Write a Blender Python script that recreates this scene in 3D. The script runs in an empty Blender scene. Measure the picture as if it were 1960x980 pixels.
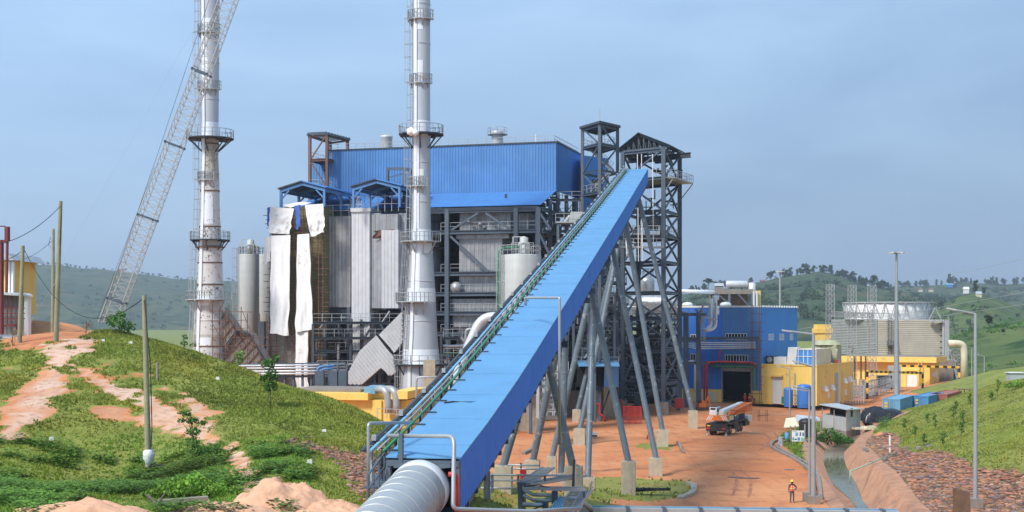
import bpy, bmesh, math, random
import numpy as np
from mathutils import Vector, Matrix, noise as mnoise

S = bpy.context.scene
COL = S.collection
R = math.radians
HAZE = 0.00018
rnd = random.Random(7)

# ------------------------------------------------------------------ camera
FPX, HORIZON, CAMH = 2500.0, 605.0, 15.0          # focal length and horizon in pixels of the photograph, camera height in metres
cam_data = bpy.data.cameras.new('camera')
cam_data.sensor_width = 36.0
cam_data.lens = 36.0 * FPX / 1960.0
cam_data.shift_y = (HORIZON - 490.0) / 1960.0
cam_data.clip_start = 0.5
cam_data.clip_end = 20000.0
cam = bpy.data.objects.new('camera', cam_data)
cam.location = (0, 0, CAMH)
cam.rotation_euler = (R(90), 0, 0)
COL.objects.link(cam)
S.camera = cam

# ------------------------------------------------------------------ sky and sun
SUN_EL, SUN_AZ = 47.0, 224.0                       # azimuth clockwise from +Y: behind the camera, to the left
world = bpy.data.worlds.new('World'); S.world = world
world.use_nodes = True
nt = world.node_tree; nt.nodes.clear()
out = nt.nodes.new('ShaderNodeOutputWorld'); bg = nt.nodes.new('ShaderNodeBackground')
sky = nt.nodes.new('ShaderNodeTexSky'); sky.sky_type = 'NISHITA'; sky.sun_disc = False
sky.sun_elevation = R(SUN_EL); sky.sun_rotation = R(SUN_AZ)
sky.air_density = 1.0; sky.dust_density = 3.0; sky.ozone_density = 1.5
tc = nt.nodes.new('ShaderNodeTexCoord')
mp = nt.nodes.new('ShaderNodeMapping'); mp.inputs['Scale'].default_value = (1.0, 1.0, 3.2)
n1 = nt.nodes.new('ShaderNodeTexNoise'); n1.inputs['Scale'].default_value = 2.6; n1.inputs['Detail'].default_value = 7; n1.inputs['Roughness'].default_value = 0.52
n1.inputs['Distortion'].default_value = 0.4
rp = nt.nodes.new('ShaderNodeValToRGB')
rp.color_ramp.elements[0].position = 0.33; rp.color_ramp.elements[0].color = (2.75, 4.5, 7.2, 1)
rp.color_ramp.elements[1].position = 0.68; rp.color_ramp.elements[1].color = (4.5, 6.7, 9.4, 1)
# thin overcast veil: paler low on the left, greyer and darker low on the right
sep = nt.nodes.new('ShaderNodeSeparateXYZ')
rx = nt.nodes.new('ShaderNodeMapRange'); rx.inputs['From Min'].default_value = -0.36; rx.inputs['From Max'].default_value = 0.36
rx.inputs['To Min'].default_value = 1.12; rx.inputs['To Max'].default_value = 0.90
rz = nt.nodes.new('ShaderNodeMapRange'); rz.inputs['From Min'].default_value = 0.02; rz.inputs['From Max'].default_value = 0.26
rz.inputs['To Min'].default_value = 0.90; rz.inputs['To Max'].default_value = 1.12
mul = nt.nodes.new('ShaderNodeMath'); mul.operation = 'MULTIPLY'
mx = nt.nodes.new('ShaderNodeMixRGB'); mx.blend_type = 'MIX'; mx.inputs['Fac'].default_value = 0.86
sc = nt.nodes.new('ShaderNodeMixRGB'); sc.blend_type = 'MULTIPLY'; sc.inputs['Fac'].default_value = 1.0
L = nt.links.new
L(tc.outputs['Generated'], mp.inputs['Vector']); L(mp.outputs[0], n1.inputs['Vector']); L(n1.outputs['Fac'], rp.inputs['Fac'])
L(tc.outputs['Generated'], sep.inputs[0]); L(sep.outputs['X'], rx.inputs['Value']); L(sep.outputs['Z'], rz.inputs['Value'])
L(rx.outputs[0], mul.inputs[0]); L(rz.outputs[0], mul.inputs[1])
L(sky.outputs[0], mx.inputs['Color1']); L(rp.outputs[0], mx.inputs['Color2'])
L(mx.outputs[0], sc.inputs['Color1']); L(mul.outputs[0], sc.inputs['Color2'])
L(sc.outputs[0], bg.inputs['Color']); bg.inputs['Strength'].default_value = 0.086
L(bg.outputs[0], out.inputs['Surface'])

sun_data = bpy.data.lights.new('sun', 'SUN'); sun_data.energy = 3.4; sun_data.angle = R(12); sun_data.color = (1.0, 0.95, 0.88)
sun = bpy.data.objects.new('sun', sun_data); COL.objects.link(sun)
_az, _el = R(SUN_AZ), R(SUN_EL)
_d = Vector((math.sin(_az) * math.cos(_el), math.cos(_az) * math.cos(_el), math.sin(_el)))
sun.rotation_euler = _d.to_track_quat('Z', 'Y').to_euler()

S.view_settings.view_transform = 'Standard'; S.view_settings.look = 'None'
S.view_settings.exposure = 0.40; S.view_settings.gamma = 1.0; S.view_settings.use_curve_mapping = False
S.render.engine = 'CYCLES'
S.cycles.volume_bounces = 0
S.cycles.max_bounces = 6; S.cycles.diffuse_bounces = 3; S.cycles.glossy_bounces = 3; S.cycles.transparent_max_bounces = 6

# ------------------------------------------------------------------ projection helpers
def W(px, py, Y):
    return Vector(((px - 980) * Y / FPX, Y, CAMH + (HORIZON - py) * Y / FPX))
def G(px, py, z=0.0):
    Y = (CAMH - z) * FPX / (py - HORIZON)
    return Vector(((px - 980) * Y / FPX, Y, z))

class Frame:
    """A site grid: u to the right along a front, d behind it, z up."""
    def __init__(s, ox, oy, deg):
        s.o = Vector((ox, oy)); t = R(deg); s.deg = deg
        s.u = Vector((math.cos(t), -math.sin(t))); s.v = Vector((math.sin(t), math.cos(t))); s.rz = -t
    def p(s, u, d, z): q = s.o + s.u * u + s.v * d; return Vector((q.x, q.y, z))
    def ray(s, px, d):
        a = (px - 980) / FPX; r = Vector((a, 1.0))
        t = (d + s.o.dot(s.v)) / r.dot(s.v); q = r * t
        return (q - s.o).dot(s.u), t
    def U(s, px, d): return s.ray(px, d)[0]
    def Z(s, px, py, d): return CAMH + (HORIZON - py) * s.ray(px, d)[1] / FPX
    def P(s, px, py, d): return s.p(s.U(px, d), d, s.Z(px, py, d))

# ------------------------------------------------------------------ mesh builder
EACH = {'post','flange','roof_bracket','walkway_post','rail_standard','tray_fitting','pier','handrail','plinth_wall','section_joint','joint_flange','support','leg','leg_steel','concrete_pier','inlet_column','riser_pipe','concrete_columns','wall_unit','downpipe','clamp','door_bar','lightning_rod','saddle','bracket','drive_machinery','track','column','blue_cable','green_cable','black_cable','pipes','blue_pipes','duct_section','side_platform','cable_loop','bars','frame_members','pipe_clip','wall_panel','corner_post','machine','steel_column','black_bands','yellow_bands','pipework','frame','railing'}
RENAME = {'black_bands': 'black_band', 'yellow_bands': 'yellow_band', 'pipes': 'pipe', 'blue_pipes': 'blue_pipe', 'concrete_columns': 'concrete_column', 'bars': 'bar', 'frame_members': 'frame_member'}
class MB:
    def __init__(s): s.v = []; s.f = []; s.m = []; s.cur = 0; s.smooth = []; s.sm = False; s.adds = []
    def clusters(s):
        """groups of shapes that touch one another"""
        A = s.adds + [(len(s.v), len(s.f))]; V = np.array([tuple(p) for p in s.v]); bb = [(V[a:b].min(0) - .03, V[a:b].max(0) + .03) for (a, _), (b, _) in zip(A[:-1], A[1:])]; n = len(bb); par = list(range(n))
        def root(i):
            while par[i] != i: i = par[i]
            return i
        for i in range(n):
            for j in range(i):
                if (bb[i][0] <= bb[j][1]).all() and (bb[j][0] <= bb[i][1]).all(): par[root(i)] = root(j)
        g = {}
        for i in range(n): g.setdefault(root(i), []).append(i)
        return A, list(g.values())
    def add(s, vs, fs):
        s.adds.append((len(s.v), len(s.f))); b = len(s.v); s.v.extend([tuple(x) for x in vs])
        for f in fs: s.f.append(tuple(b + i for i in f)); s.m.append(s.cur); s.smooth.append(s.sm)
        return s
    def box(s, c, size, rz=0.0):
        hx, hy, hz = size[0] / 2, size[1] / 2, size[2] / 2; co, si = math.cos(rz), math.sin(rz); vs = []
        for dz in (-hz, hz):
            for dx, dy in ((-hx, -hy), (hx, -hy), (hx, hy), (-hx, hy)):
                vs.append((c[0] + dx * co - dy * si, c[1] + dx * si + dy * co, c[2] + dz))
        return s.add(vs, [(0, 3, 2, 1), (4, 5, 6, 7), (0, 1, 5, 4), (1, 2, 6, 5), (2, 3, 7, 6), (3, 0, 4, 7)])
    def fbox(s, fr, u0, u1, d0, d1, z0, z1):
        vs = [fr.p(u, d, z) for z in (z0, z1) for u, d in ((u0, d0), (u1, d0), (u1, d1), (u0, d1))]
        return s.add(vs, [(0, 3, 2, 1), (4, 5, 6, 7), (0, 1, 5, 4), (1, 2, 6, 5), (2, 3, 7, 6), (3, 0, 4, 7)])
    def hexa(s, b, t):
        return s.add(list(b) + list(t), [(0, 3, 2, 1), (4, 5, 6, 7), (0, 1, 5, 4), (1, 2, 6, 5), (2, 3, 7, 6), (3, 0, 4, 7)])
    def beam(s, a, b, w=0.3, h=None, up=None):
        a, b = Vector(a), Vector(b); h = h or w; d = b - a
        if d.length < 1e-6: return s
        d.normalize(); up = Vector(up or (0, 0, 1))
        if abs(d.dot(up)) > 0.98: up = Vector((math.sin(0.3), math.cos(0.3), 0))
        x = d.cross(up).normalized(); y = x.cross(d).normalized()
        o = [(-w / 2, -h / 2), (w / 2, -h / 2), (w / 2, h / 2), (-w / 2, h / 2)]
        return s.hexa([a + x * p + y * q for p, q in o], [b + x * p + y * q for p, q in o])
    def hbeam(s, a, b, w=0.4, h=0.4, t=0.05, up=None):
        """an H section"""
        a, b = Vector(a), Vector(b); d = b - a; d.normalize(); up = Vector(up or (0, 0, 1))
        if abs(d.dot(up)) > 0.98: up = Vector((math.sin(0.28), math.cos(0.28), 0))
        x = d.cross(up).normalized(); y = x.cross(d).normalized()
        s.beam(a + y * (h / 2 - t / 2), b + y * (h / 2 - t / 2), w, t, up); s.beam(a - y * (h / 2 - t / 2), b - y * (h / 2 - t / 2), w, t, up)
        return s.beam(a, b, t, h - 2 * t - .004, up)
    def tube(s, a, b, r, n=8, r2=None, caps=True):
        a, b = Vector(a), Vector(b); r2 = r if r2 is None else r2; d = (b - a)
        if d.length < 1e-6: return s
        d.normalize(); up = Vector((0, 0, 1)) if abs(d.z) < 0.95 else Vector((1, 0, 0))
        x = d.cross(up).normalized(); y = x.cross(d); vs = []
        for c, q in ((a, r), (b, r2)):
            for i in range(n):
                t = 2 * math.pi * i / n; vs.append(c + x * math.cos(t) * q + y * math.sin(t) * q)
        o = s.sm; s.sm = n > 5
        s.add(vs, [(i, i + n, (i + 1) % n + n, (i + 1) % n)[::-1] for i in range(n)]); s.sm = o
        if caps: s.add(vs, [tuple(range(n - 1, -1, -1))[::-1], tuple(range(n, 2 * n))[::-1]])
        return s
    def path(s, pts, r, n=6, bend=0.0):
        pts = [Vector(p) for p in pts]
        if bend:
            q = [pts[0]]
            for i in range(1, len(pts) - 1):
                a, b, c = pts[i - 1], pts[i], pts[i + 1]
                l1 = min(bend, (a - b).length * .45); l2 = min(bend, (c - b).length * .45)
                p0 = b + (a - b).normalized() * l1; p1 = b + (c - b).normalized() * l2
                for k in range(6):
                    t = k / 5; q.append(p0 * (1 - t) ** 2 + b * 2 * t * (1 - t) + p1 * t * t)
            q.append(pts[-1]); pts = q
        vs = []; prev = None; m = len(pts)
        for i, p in enumerate(pts):
            d = (pts[min(i + 1, m - 1)] - pts[max(i - 1, 0)])
            if d.length < 1e-9: d = Vector((0, 0, 1))
            d.normalize()
            if prev is None:
                up = Vector((0, 0, 1)) if abs(d.z) < 0.9 else Vector((1, 0, 0)); x = d.cross(up).normalized()
            else:
                x = (prev - d * prev.dot(d)).normalized()
            prev = x; y = x.cross(d)
            for k in range(n):
                t = 2 * math.pi * k / n; vs.append(p + x * math.cos(t) * r + y * math.sin(t) * r)
        o = s.sm; s.sm = n > 4
        fs = [(i * n + k, i * n + (k + 1) % n, (i + 1) * n + (k + 1) % n, (i + 1) * n + k) for i in range(m - 1) for k in range(n)]
        fs += [tuple(range(n))[::-1], tuple((m - 1) * n + k for k in range(n))]
        s.add(vs, fs); s.sm = o
        return s
    def lathe(s, c, prof, n=24, axis=None, smooth=True, flip=False):
        c = Vector(c); ax = Vector(axis or (0, 0, 1)).normalized()
        up = Vector((0, 0, 1)) if abs(ax.z) < 0.9 else Vector((1, 0, 0))
        x = ax.cross(up).normalized(); y = ax.cross(x); vs = []
        for r, z in prof:
            for i in range(n):
                t = 2 * math.pi * i / n; vs.append(c + ax * z + x * math.cos(t) * r + y * math.sin(t) * r)
        fs = []
        for j in range(len(prof) - 1):
            for i in range(n):
                fs.append((j * n + i, j * n + (i + 1) % n, (j + 1) * n + (i + 1) % n, (j + 1) * n + i))
        o = s.sm; s.sm = smooth; k = len(s.adds); s.add(vs, fs); s.sm = False
        if prof[0][0] > 1e-4: s.add(vs[:n], [tuple(range(n))[::-1]])
        if prof[-1][0] > 1e-4: s.add(vs[-n:], [tuple(range(n))])
        s.sm = o
        return s
    def corr(s, bl, du, dz, nrm, pitch=0.4, dep=0.05):
        """corrugated sheet: bottom-left corner, width vector, height vector, outward normal"""
        bl, du, dz, nrm = Vector(bl), Vector(du), Vector(dz), Vector(nrm).normalized(); n = max(1, int(du.length / pitch)); e = du / n
        us = []
        for i in range(n):
            us += [(i, 0), (i + .35, 0), (i + .5, 1), (i + .85, 1)]
        us.append((n, 0)); vs = []
        for q, k in us: vs += [bl + e * q + nrm * (dep * k), bl + e * q + nrm * (dep * k) + dz]
        return s.add(vs, [(2 * i, 2 * i + 2, 2 * i + 3, 2 * i + 1) for i in range(len(us) - 1)])
    def quad(s, a, b, c, d): return s.add([a, b, c, d], [(0, 1, 2, 3)])
    def build(s, name, mats, parent=None):
        if not s.f: return None
        if parent is not None and name in EACH and len(s.adds) > 1:
            A, cl = s.clusters(); name = RENAME.get(name, name)
            if len(cl) > 1:
                cl = cl[:99] + ([sum(cl[99:], [])] if len(cl) > 99 else []); first = None
                for q, ids in enumerate(cl):
                    m = MB()
                    for i in ids:
                        (a, fa), (b, fb_) = A[i], A[i + 1]; k = len(m.v) - a; m.v.extend(s.v[a:b]); m.f.extend(tuple(x + k for x in f) for f in s.f[fa:fb_]); m.m.extend(s.m[fa:fb_]); m.smooth.extend(s.smooth[fa:fb_])
                    o = m.build(name, mats, parent); first = first or o
                    if q == 99: o['kind'] = 'stuff'
                return first
        me = bpy.data.meshes.new(name)
        off = Vector((0, 0, 0)); p = parent
        while p is not None: off += p.location; p = p.parent
        v = np.array(s.v, dtype=np.float64) - np.array(off)
        me.from_pydata(v.tolist(), [], s.f)
        if not isinstance(mats, (list, tuple)): mats = [mats]
        for m in mats: me.materials.append(m)
        me.polygons.foreach_set('material_index', [min(i, len(mats) - 1) for i in s.m])
        me.polygons.foreach_set('use_smooth', s.smooth)
        me.update()
        o = bpy.data.objects.new(name, me); COL.objects.link(o)
        if parent is not None: o.parent = parent
        return o

def railing(mb, pts, h=1.1, step=1.6, r=0.035, mid=True):
    pts = [Vector(p) for p in pts]; up = Vector((0, 0, h))
    for a, b in zip(pts, pts[1:]):
        n = max(1, round((b - a).length / step))
        for i in range(n + 1):
            q = a.lerp(b, i / n); mb.beam(q, q + up, r * 2, r * 2)
        mb.beam(a + up, b + up, r * 2, r * 2)
        if mid: mb.beam(a + up * .5, b + up * .5, r * 1.6, r * 1.6)
    return mb
def ladder(mb, a, b, out_dir, w=0.5, step=0.45, cage=True, r=0.035):
    a, b = Vector(a), Vector(b); o = Vector(out_dir).normalized(); d = (b - a).normalized(); x = d.cross(o).normalized() * w / 2
    mb.beam(a + x, b + x, r * 2, r * 2); mb.beam(a - x, b - x, r * 2, r * 2); L_ = (b - a).length; n = int(L_ / step)
    for i in range(n): q = a + d * (i + .5) * step; mb.beam(q - x, q + x, r * 1.4, r * 1.4)
    if cage:
        ring = [x * 1.3, x * 1.3 + o * .5, o * .78, -x * 1.3 + o * .5, -x * 1.3]; k = max(1, int(L_ / 1.4))
        for i in range(k + 1):
            q = a + d * L_ * i / k
            for m, n2 in zip(ring, ring[1:]): mb.beam(q + m, q + n2, .05, .05)
        for m in ring[1:4]: mb.beam(a + m, b + m, .04, .04)
    return mb
def lattice(mb, a, b, w0, w1, n, leg=0.16, br=0.08, xdir=None, ydir=None, style='x'):
    a, b = Vector(a), Vector(b); d = (b - a).normalized()
    x = Vector(xdir) if xdir else Vector((1, 0, 0)); x = (x - d * x.dot(d)).normalized(); y = d.cross(x)
    def ring(t):
        c = a.lerp(b, t); w = (w0 + (w1 - w0) * t) / 2
        return [c + x * w * i + y * w * j for i, j in ((-1, -1), (1, -1), (1, 1), (-1, 1))]
    r0, r1 = ring(0), ring(1)
    for p, q in zip(r0, r1): mb.beam(p, q, leg, leg)
    prev = r0
    for i in range(1, n + 1):
        cur = ring(i / n)
        for k in range(4):
            k2 = (k + 1) % 4
            mb.beam(cur[k], cur[k2], br, br)
            if style == 'x': mb.beam(prev[k], cur[k2], br, br); mb.beam(prev[k2], cur[k], br, br)
            else: mb.beam(*((prev[k], cur[k2]) if (i + (style == 'n')) % 2 or style == 's' else (prev[k2], cur[k])), br, br)
        prev = cur
    return mb

# ------------------------------------------------------------------ scene-tree helpers
def T(name, label, cat, loc=(0, 0, 0), group=None, kind=None):
    o = bpy.data.objects.new(name, None); COL.objects.link(o); o.location = loc; o.empty_display_size = 0.5
    return tag(o, label, cat, group, kind)
def tag(o, label=None, cat=None, group=None, kind=None):
    if label: o['label'] = label
    if cat: o['category'] = cat
    if group: o['group'] = group
    if kind: o['kind'] = kind
    return o
def struct(o, label=None): o['kind'] = 'structure'; o['label'] = label or o.name.replace('_', ' '); return o
_kids = {}
def copy_tree(o, loc=None, label=None, rz=None, scale=None, parent=None):
    kids = [c for c in bpy.data.objects if c.parent == o] if o.name not in _kids else _kids[o.name]
    _kids[o.name] = kids
    c = o.copy(); COL.objects.link(c)
    if parent is not None: c.parent = parent
    if loc is not None: c.location = loc
    if rz is not None: c.rotation_euler = (0, 0, rz)
    if scale is not None: c.scale = (scale,) * 3 if not isinstance(scale, tuple) else scale
    if label: c['label'] = label
    for k in kids: copy_tree(k, parent=c)
    return c

# ------------------------------------------------------------------ materials
def mat(name, col, rough=0.6, metal=0.0, var=0.15, vscale=0.6, streak=0.0, dirt=None, dirt_amt=0.0, dirt_scale=1.2,
        bump=0.0, bscale=8.0, band=0.0, band_scale=1.0, spec=0.5, coat=0.0):
    m = bpy.data.materials.new(name); m.use_nodes = True; t = m.node_tree; n = t.nodes; l = t.links.new
    b = n['Principled BSDF']; b.inputs['Roughness'].default_value = rough; b.inputs['Metallic'].default_value = metal
    b.inputs['Specular IOR Level'].default_value = spec
    if coat: b.inputs['Coat Weight'].default_value = coat
    tc = n.new('ShaderNodeTexCoord'); co = tc.outputs['Object']
    def noise(scale, detail=5, stretch=None, rough_=0.6):
        q = n.new('ShaderNodeTexNoise'); q.inputs['Scale'].default_value = scale; q.inputs['Detail'].default_value = detail; q.inputs['Roughness'].default_value = rough_
        if stretch:
            mp = n.new('ShaderNodeMapping'); mp.inputs['Scale'].default_value = stretch; l(co, mp.inputs['Vector']); l(mp.outputs[0], q.inputs['Vector'])
        else: l(co, q.inputs['Vector'])
        return q.outputs['Fac']
    def ramp(src, a, b_, lo=0.0, hi=1.0):
        q = n.new('ShaderNodeMapRange'); q.inputs['From Min'].default_value = a; q.inputs['From Max'].default_value = b_
        q.inputs['To Min'].default_value = lo; q.inputs['To Max'].default_value = hi; l(src, q.inputs['Value']); return q.outputs[0]
    def mix(fac, c1, c2, mode='MIX'):
        q = n.new('ShaderNodeMixRGB'); q.blend_type = mode
        for s_, v_ in (('Fac', fac), ('Color1', c1), ('Color2', c2)):
            if isinstance(v_, (tuple, float, int)): q.inputs[s_].default_value = v_ if isinstance(v_, (float, int)) else (*v_, 1)[:4]
            else: l(v_, q.inputs[s_])
        return q.outputs[0]
    c = tuple(col)
    cur = mix(ramp(noise(vscale), .3, .7), tuple(x * (1 - var) for x in c), tuple(min(1, x * (1 + var)) for x in c))
    if streak: cur = mix(ramp(noise(1.0, 4, (2.2, 2.2, .09)), .42, .72, 0, streak), cur, tuple(x * .45 + .02 for x in c))
    if band:
        w = n.new('ShaderNodeTexWave'); w.bands_direction = 'Z'; w.inputs['Scale'].default_value = band_scale; w.inputs['Distortion'].default_value = .6
        l(co, w.inputs['Vector']); cur = mix(ramp(w.outputs['Fac'], 0, 1, 0, band), cur, tuple(x * .55 for x in c))
    if dirt is not None:
        cur = mix(ramp(noise(dirt_scale, 9, None, .72), .62 - dirt_amt * .3, .72 - dirt_amt * .22), cur, dirt)
    l(cur, b.inputs['Base Color'])
    l(ramp(noise(vscale * 3), .3, .7, max(.05, rough - .1), min(1, rough + .12)), b.inputs['Roughness'])
    if bump:
        bp = n.new('ShaderNodeBump'); bp.inputs['Strength'].default_value = bump; bp.inputs['Distance'].default_value = .05
        l(noise(bscale), bp.inputs['Height']); l(bp.outputs[0], b.inputs['Normal'])
    return m

M = {
 'blue':     mat('blue_cladding', (.085, .235, .50), .5, var=.10, vscale=.25, streak=.22, dirt=(.16, .26, .42), dirt_amt=.12, dirt_scale=.5),
 'blue_lt':  mat('light_blue_roof_sheet', (.105, .285, .50), .5, var=.07, vscale=.5, dirt=(.11, .30, .62), dirt_amt=.18, dirt_scale=.35),
 'blue_dk':  mat('deep_blue_cladding', (.065, .24, .60), .5, var=.08, vscale=.3, streak=.10),
 'navy':     mat('ultramarine_cladding', (.028, .060, .36), .5, var=.08, vscale=.3, streak=.10),
 'bluesteel':mat('blue_painted_steel', (.09, .23, .48), .5, var=.1, dirt=(.2, .24, .3), dirt_amt=.1),
 'steel':    mat('grey_painted_steel', (.085, .112, .148), .5, var=.14, dirt=(.09, .07, .06), dirt_amt=.16, dirt_scale=.9),
 'steel_dk': mat('dark_structural_steel', (.042, .052, .066), .55, var=.2),
 'leg':      mat('blue_grey_tube_paint', (.125, .165, .20), .45, var=.08, vscale=.5, streak=.25, dirt=(.42, .44, .44), dirt_amt=.17, dirt_scale=1.6),
 'rail':     mat('galvanised_rail', (.42, .43, .44), .45, metal=.3, var=.1),
 'rusty':    mat('rusty_scaffold', (.16, .075, .045), .85, var=.35, vscale=2),
 'brown':    mat('primer_brown_steel', (.20, .105, .085), .6, var=.15),
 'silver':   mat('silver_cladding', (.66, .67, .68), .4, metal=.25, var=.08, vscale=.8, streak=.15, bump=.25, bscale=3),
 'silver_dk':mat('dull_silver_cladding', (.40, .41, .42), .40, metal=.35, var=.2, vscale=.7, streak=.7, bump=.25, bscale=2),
 'zinc':     mat('zinc_tube_sheet', (.42, .44, .44), .42, metal=.3, var=.10, vscale=.5, streak=.2, dirt=(.40, .40, .38), dirt_amt=.2, dirt_scale=.7),
 'stack':    mat('chimney_silver_paint', (.50, .52, .55), .42, metal=.25, var=.04, vscale=.3, streak=.03),
 'stack_pl': mat('bright_patched_plate', (.80, .82, .84), .36, metal=.2, var=.05, vscale=1.5, bump=.5, bscale=2.5),
 'stack_wh': mat('rusting_white_paint', (.60, .59, .57), .55, var=.07, streak=.2, dirt=(.24, .12, .06), dirt_amt=.10, dirt_scale=.9),
 'stack_be': mat('weathered_beige_plate', (.46, .44, .38), .6, var=.12, streak=.25, dirt=(.26, .14, .07), dirt_amt=.16, dirt_scale=.9),
 'white':    mat('white_paint', (.78, .78, .76), .5, var=.06, streak=.15),
 'tarp':     mat('white_tarpaulin', (.87, .87, .86), .62, var=.05, vscale=1.2, bump=.5, bscale=1.4, dirt=(.55, .50, .42), dirt_amt=.1, dirt_scale=.5),
 'bltarp':   mat('blue_tarpaulin', (.05, .14, .55), .6, bump=.5, bscale=2),
 'blue_lt2': mat('lean_to_blue_sheet', (.075, .245, .58), .5, var=.05, vscale=.3),
 'blue_dk2': mat('gallery_side_blue', (.048, .21, .68), .5, var=.06, vscale=.3, streak=.08),
 'blue_m':   mat('hall_blue', (.040, .18, .60), .5, var=.06, vscale=.3, streak=.15),
 'blue_b':   mat('bright_hall_blue', (.055, .27, .68), .48, var=.06, vscale=.3, streak=.1),
 'hazard':   mat('hazard_yellow', (.80, .47, .03), .5),
 'pane_white': mat('frosted_pane', (.5, .53, .55), .3, band=.3, band_scale=2),
 'green2':   mat('pale_green_paint', (.28, .48, .33), .5),
 'boom':     mat('pale_boom_paint', (.40, .39, .37), .5, var=.06),
 'palletw':  mat('orange_wood', (.62, .30, .12), .8),
 'stripe':   mat('reflective_stripe', (.75, .72, .35), .4),
 'sandm':    mat('peach_sand', (.66, .37, .23), .95, var=.12, vscale=1.5, bump=.7, bscale=5, dirt=(.50, .27, .16), dirt_amt=.35, dirt_scale=1.2),
 'rut':      mat('damp_wheel_rut', (.37, .135, .062), .9, var=.25, vscale=1.5, bump=.5, dirt=(.50, .22, .11), dirt_amt=.5, dirt_scale=1.5),
 'puddle':   mat('muddy_puddle', (.22, .12, .08), .12, spec=.6),
 'shedw':    mat('dull_grey_sheet', (.20, .20, .20), .6, var=.15, streak=.4),
 'vessel':   mat('polished_vessel', (.42, .43, .44), .3, metal=.6, var=.08, streak=.2),
 'silo':     mat('grey_silo_paint', (.46, .475, .46), .5, var=.04, streak=.3, band=.10, band_scale=.25),
 'concrete': mat('weathered_concrete', (.46, .40, .30), .88, var=.18, vscale=1.3, streak=.5, bump=.3, dirt=(.27, .17, .11), dirt_amt=.2, dirt_scale=1.1),
 'conc_dk':  mat('dirty_concrete', (.26, .23, .20), .9, var=.2, streak=.4, bump=.3, dirt=(.32, .17, .10), dirt_amt=.3),
 'yellow':   mat('yellow_render', (.86, .58, .14), .75, var=.05, vscale=.4, streak=.16, dirt=(.46, .27, .12), dirt_amt=.08, dirt_scale=.6),
 'yellow_l': mat('pale_yellow_paint', (.74, .56, .20), .7, var=.06, streak=.15),
 'frp':      mat('olive_plastic_casing', (.40, .41, .25), .5, var=.1, streak=.3),
 'cream':    mat('cream_pipe_paint', (.66, .60, .42), .5, var=.06),
 'tower_l':  mat('beige_ribbed_casing', (.47, .44, .36), .7, var=.10, vscale=.4, band=.35, band_scale=1.1, streak=.1),
 'tower_g':  mat('grey_ribbed_casing', (.33, .33, .31), .75, var=.1, vscale=.4, band=.2, band_scale=1.1),
 'red':      mat('red_paint', (.56, .035, .03), .45, var=.08, dirt=(.3, .06, .04), dirt_amt=.1),
 'redframe': mat('dull_red_steel', (.17, .028, .032), .55, var=.12),
 'green':    mat('green_pipe_paint', (.03, .24, .10), .45, var=.08),
 'orange':   mat('orange_paint', (.80, .20, .035), .4, var=.06, dirt=(.45, .2, .1), dirt_amt=.12),
 'black':    mat('black_paint', (.022, .022, .024), .45, var=.3, dirt=(.10, .06, .045), dirt_amt=.15, dirt_scale=3),
 'dark':     mat('dark_interior', (.009, .009, .011), .9, var=.3),  # near-black colour stands in for shade in openings and backdrops
 'glass':    mat('dark_glass', (.02, .025, .03), .12, spec=.8),
 'rubber':   mat('dusty_rubber', (.12, .075, .05), .9, var=.35, vscale=4),
 'tank':     mat('blue_tank_paint', (.045, .17, .50), .38, var=.05, dirt=(.09, .2, .42), dirt_amt=.1),
 'contblue': mat('faded_blue_container', (.16, .36, .52), .6, var=.08, streak=.3, dirt=(.30, .33, .30), dirt_amt=.25, dirt_scale=.8),
 'contblue2':mat('blue_container', (.09, .27, .50), .55, var=.07, streak=.2, dirt=(.17, .28, .38), dirt_amt=.14),
 'contred':  mat('rust_red_container', (.38, .125, .08), .6, var=.08, streak=.3, dirt=(.26, .11, .08), dirt_amt=.15),
 'iron':     mat('galvanised_iron_sheet', (.50, .53, .55), .45, metal=.15, var=.14, streak=.3, dirt=(.22, .18, .15), dirt_amt=.15),
 'galv':     mat('galvanised_pole', (.40, .42, .43), .42, metal=.4, var=.07, streak=.1),
 'plastic':  mat('black_plastic_sheet', (.016, .017, .020), .28, var=.3, bump=.8, bscale=1.6),
 'wood':     mat('weathered_pole_wood', (.33, .31, .19), .85, var=.2, vscale=2, streak=.6, bump=.4),
 'plank':    mat('grey_plank', (.27, .23, .18), .9, var=.2, streak=.4),
 'cable':    mat('black_cable', (.012, .012, .013), .6),
 'cloth':    mat('white_cloth', (.75, .75, .75), .7, bump=.6, bscale=8),
 'wool':     mat('mineral_wool_lagging', (.23, .20, .095), .9, var=.25, band=.5, band_scale=.75, streak=.4),
 'rust_pl':  mat('rust_brown_plate', (.17, .10, .06), .7, var=.3, vscale=2, streak=.5),
 'duct_gr':  mat('grey_duct_plate', (.30, .285, .255), .7, var=.14, streak=.4, dirt=(.19, .10, .055), dirt_amt=.25),
 'skin':     mat('skin', (.10, .052, .032), .6),
 'vest':     mat('orange_work_cloth', (.82, .11, .035), .8, var=.1),
 'redsuit':  mat('red_work_cloth', (.58, .04, .025), .8, var=.1),
 'trousers': mat('dark_cloth', (.055, .06, .085), .85),
 'hardhat':  mat('yellow_helmet', (.80, .60, .05), .35),
 'redhat':   mat('red_helmet', (.62, .03, .03), .35),
 'lamp':     mat('lamp_housing', (.5, .5, .5), .4),
 'water':    mat('still_drain_water', (.13, .13, .07), .08, spec=.8, var=.2),
 'hill_rock':mat('stone', (.3, .22, .17), .9),
}

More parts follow.
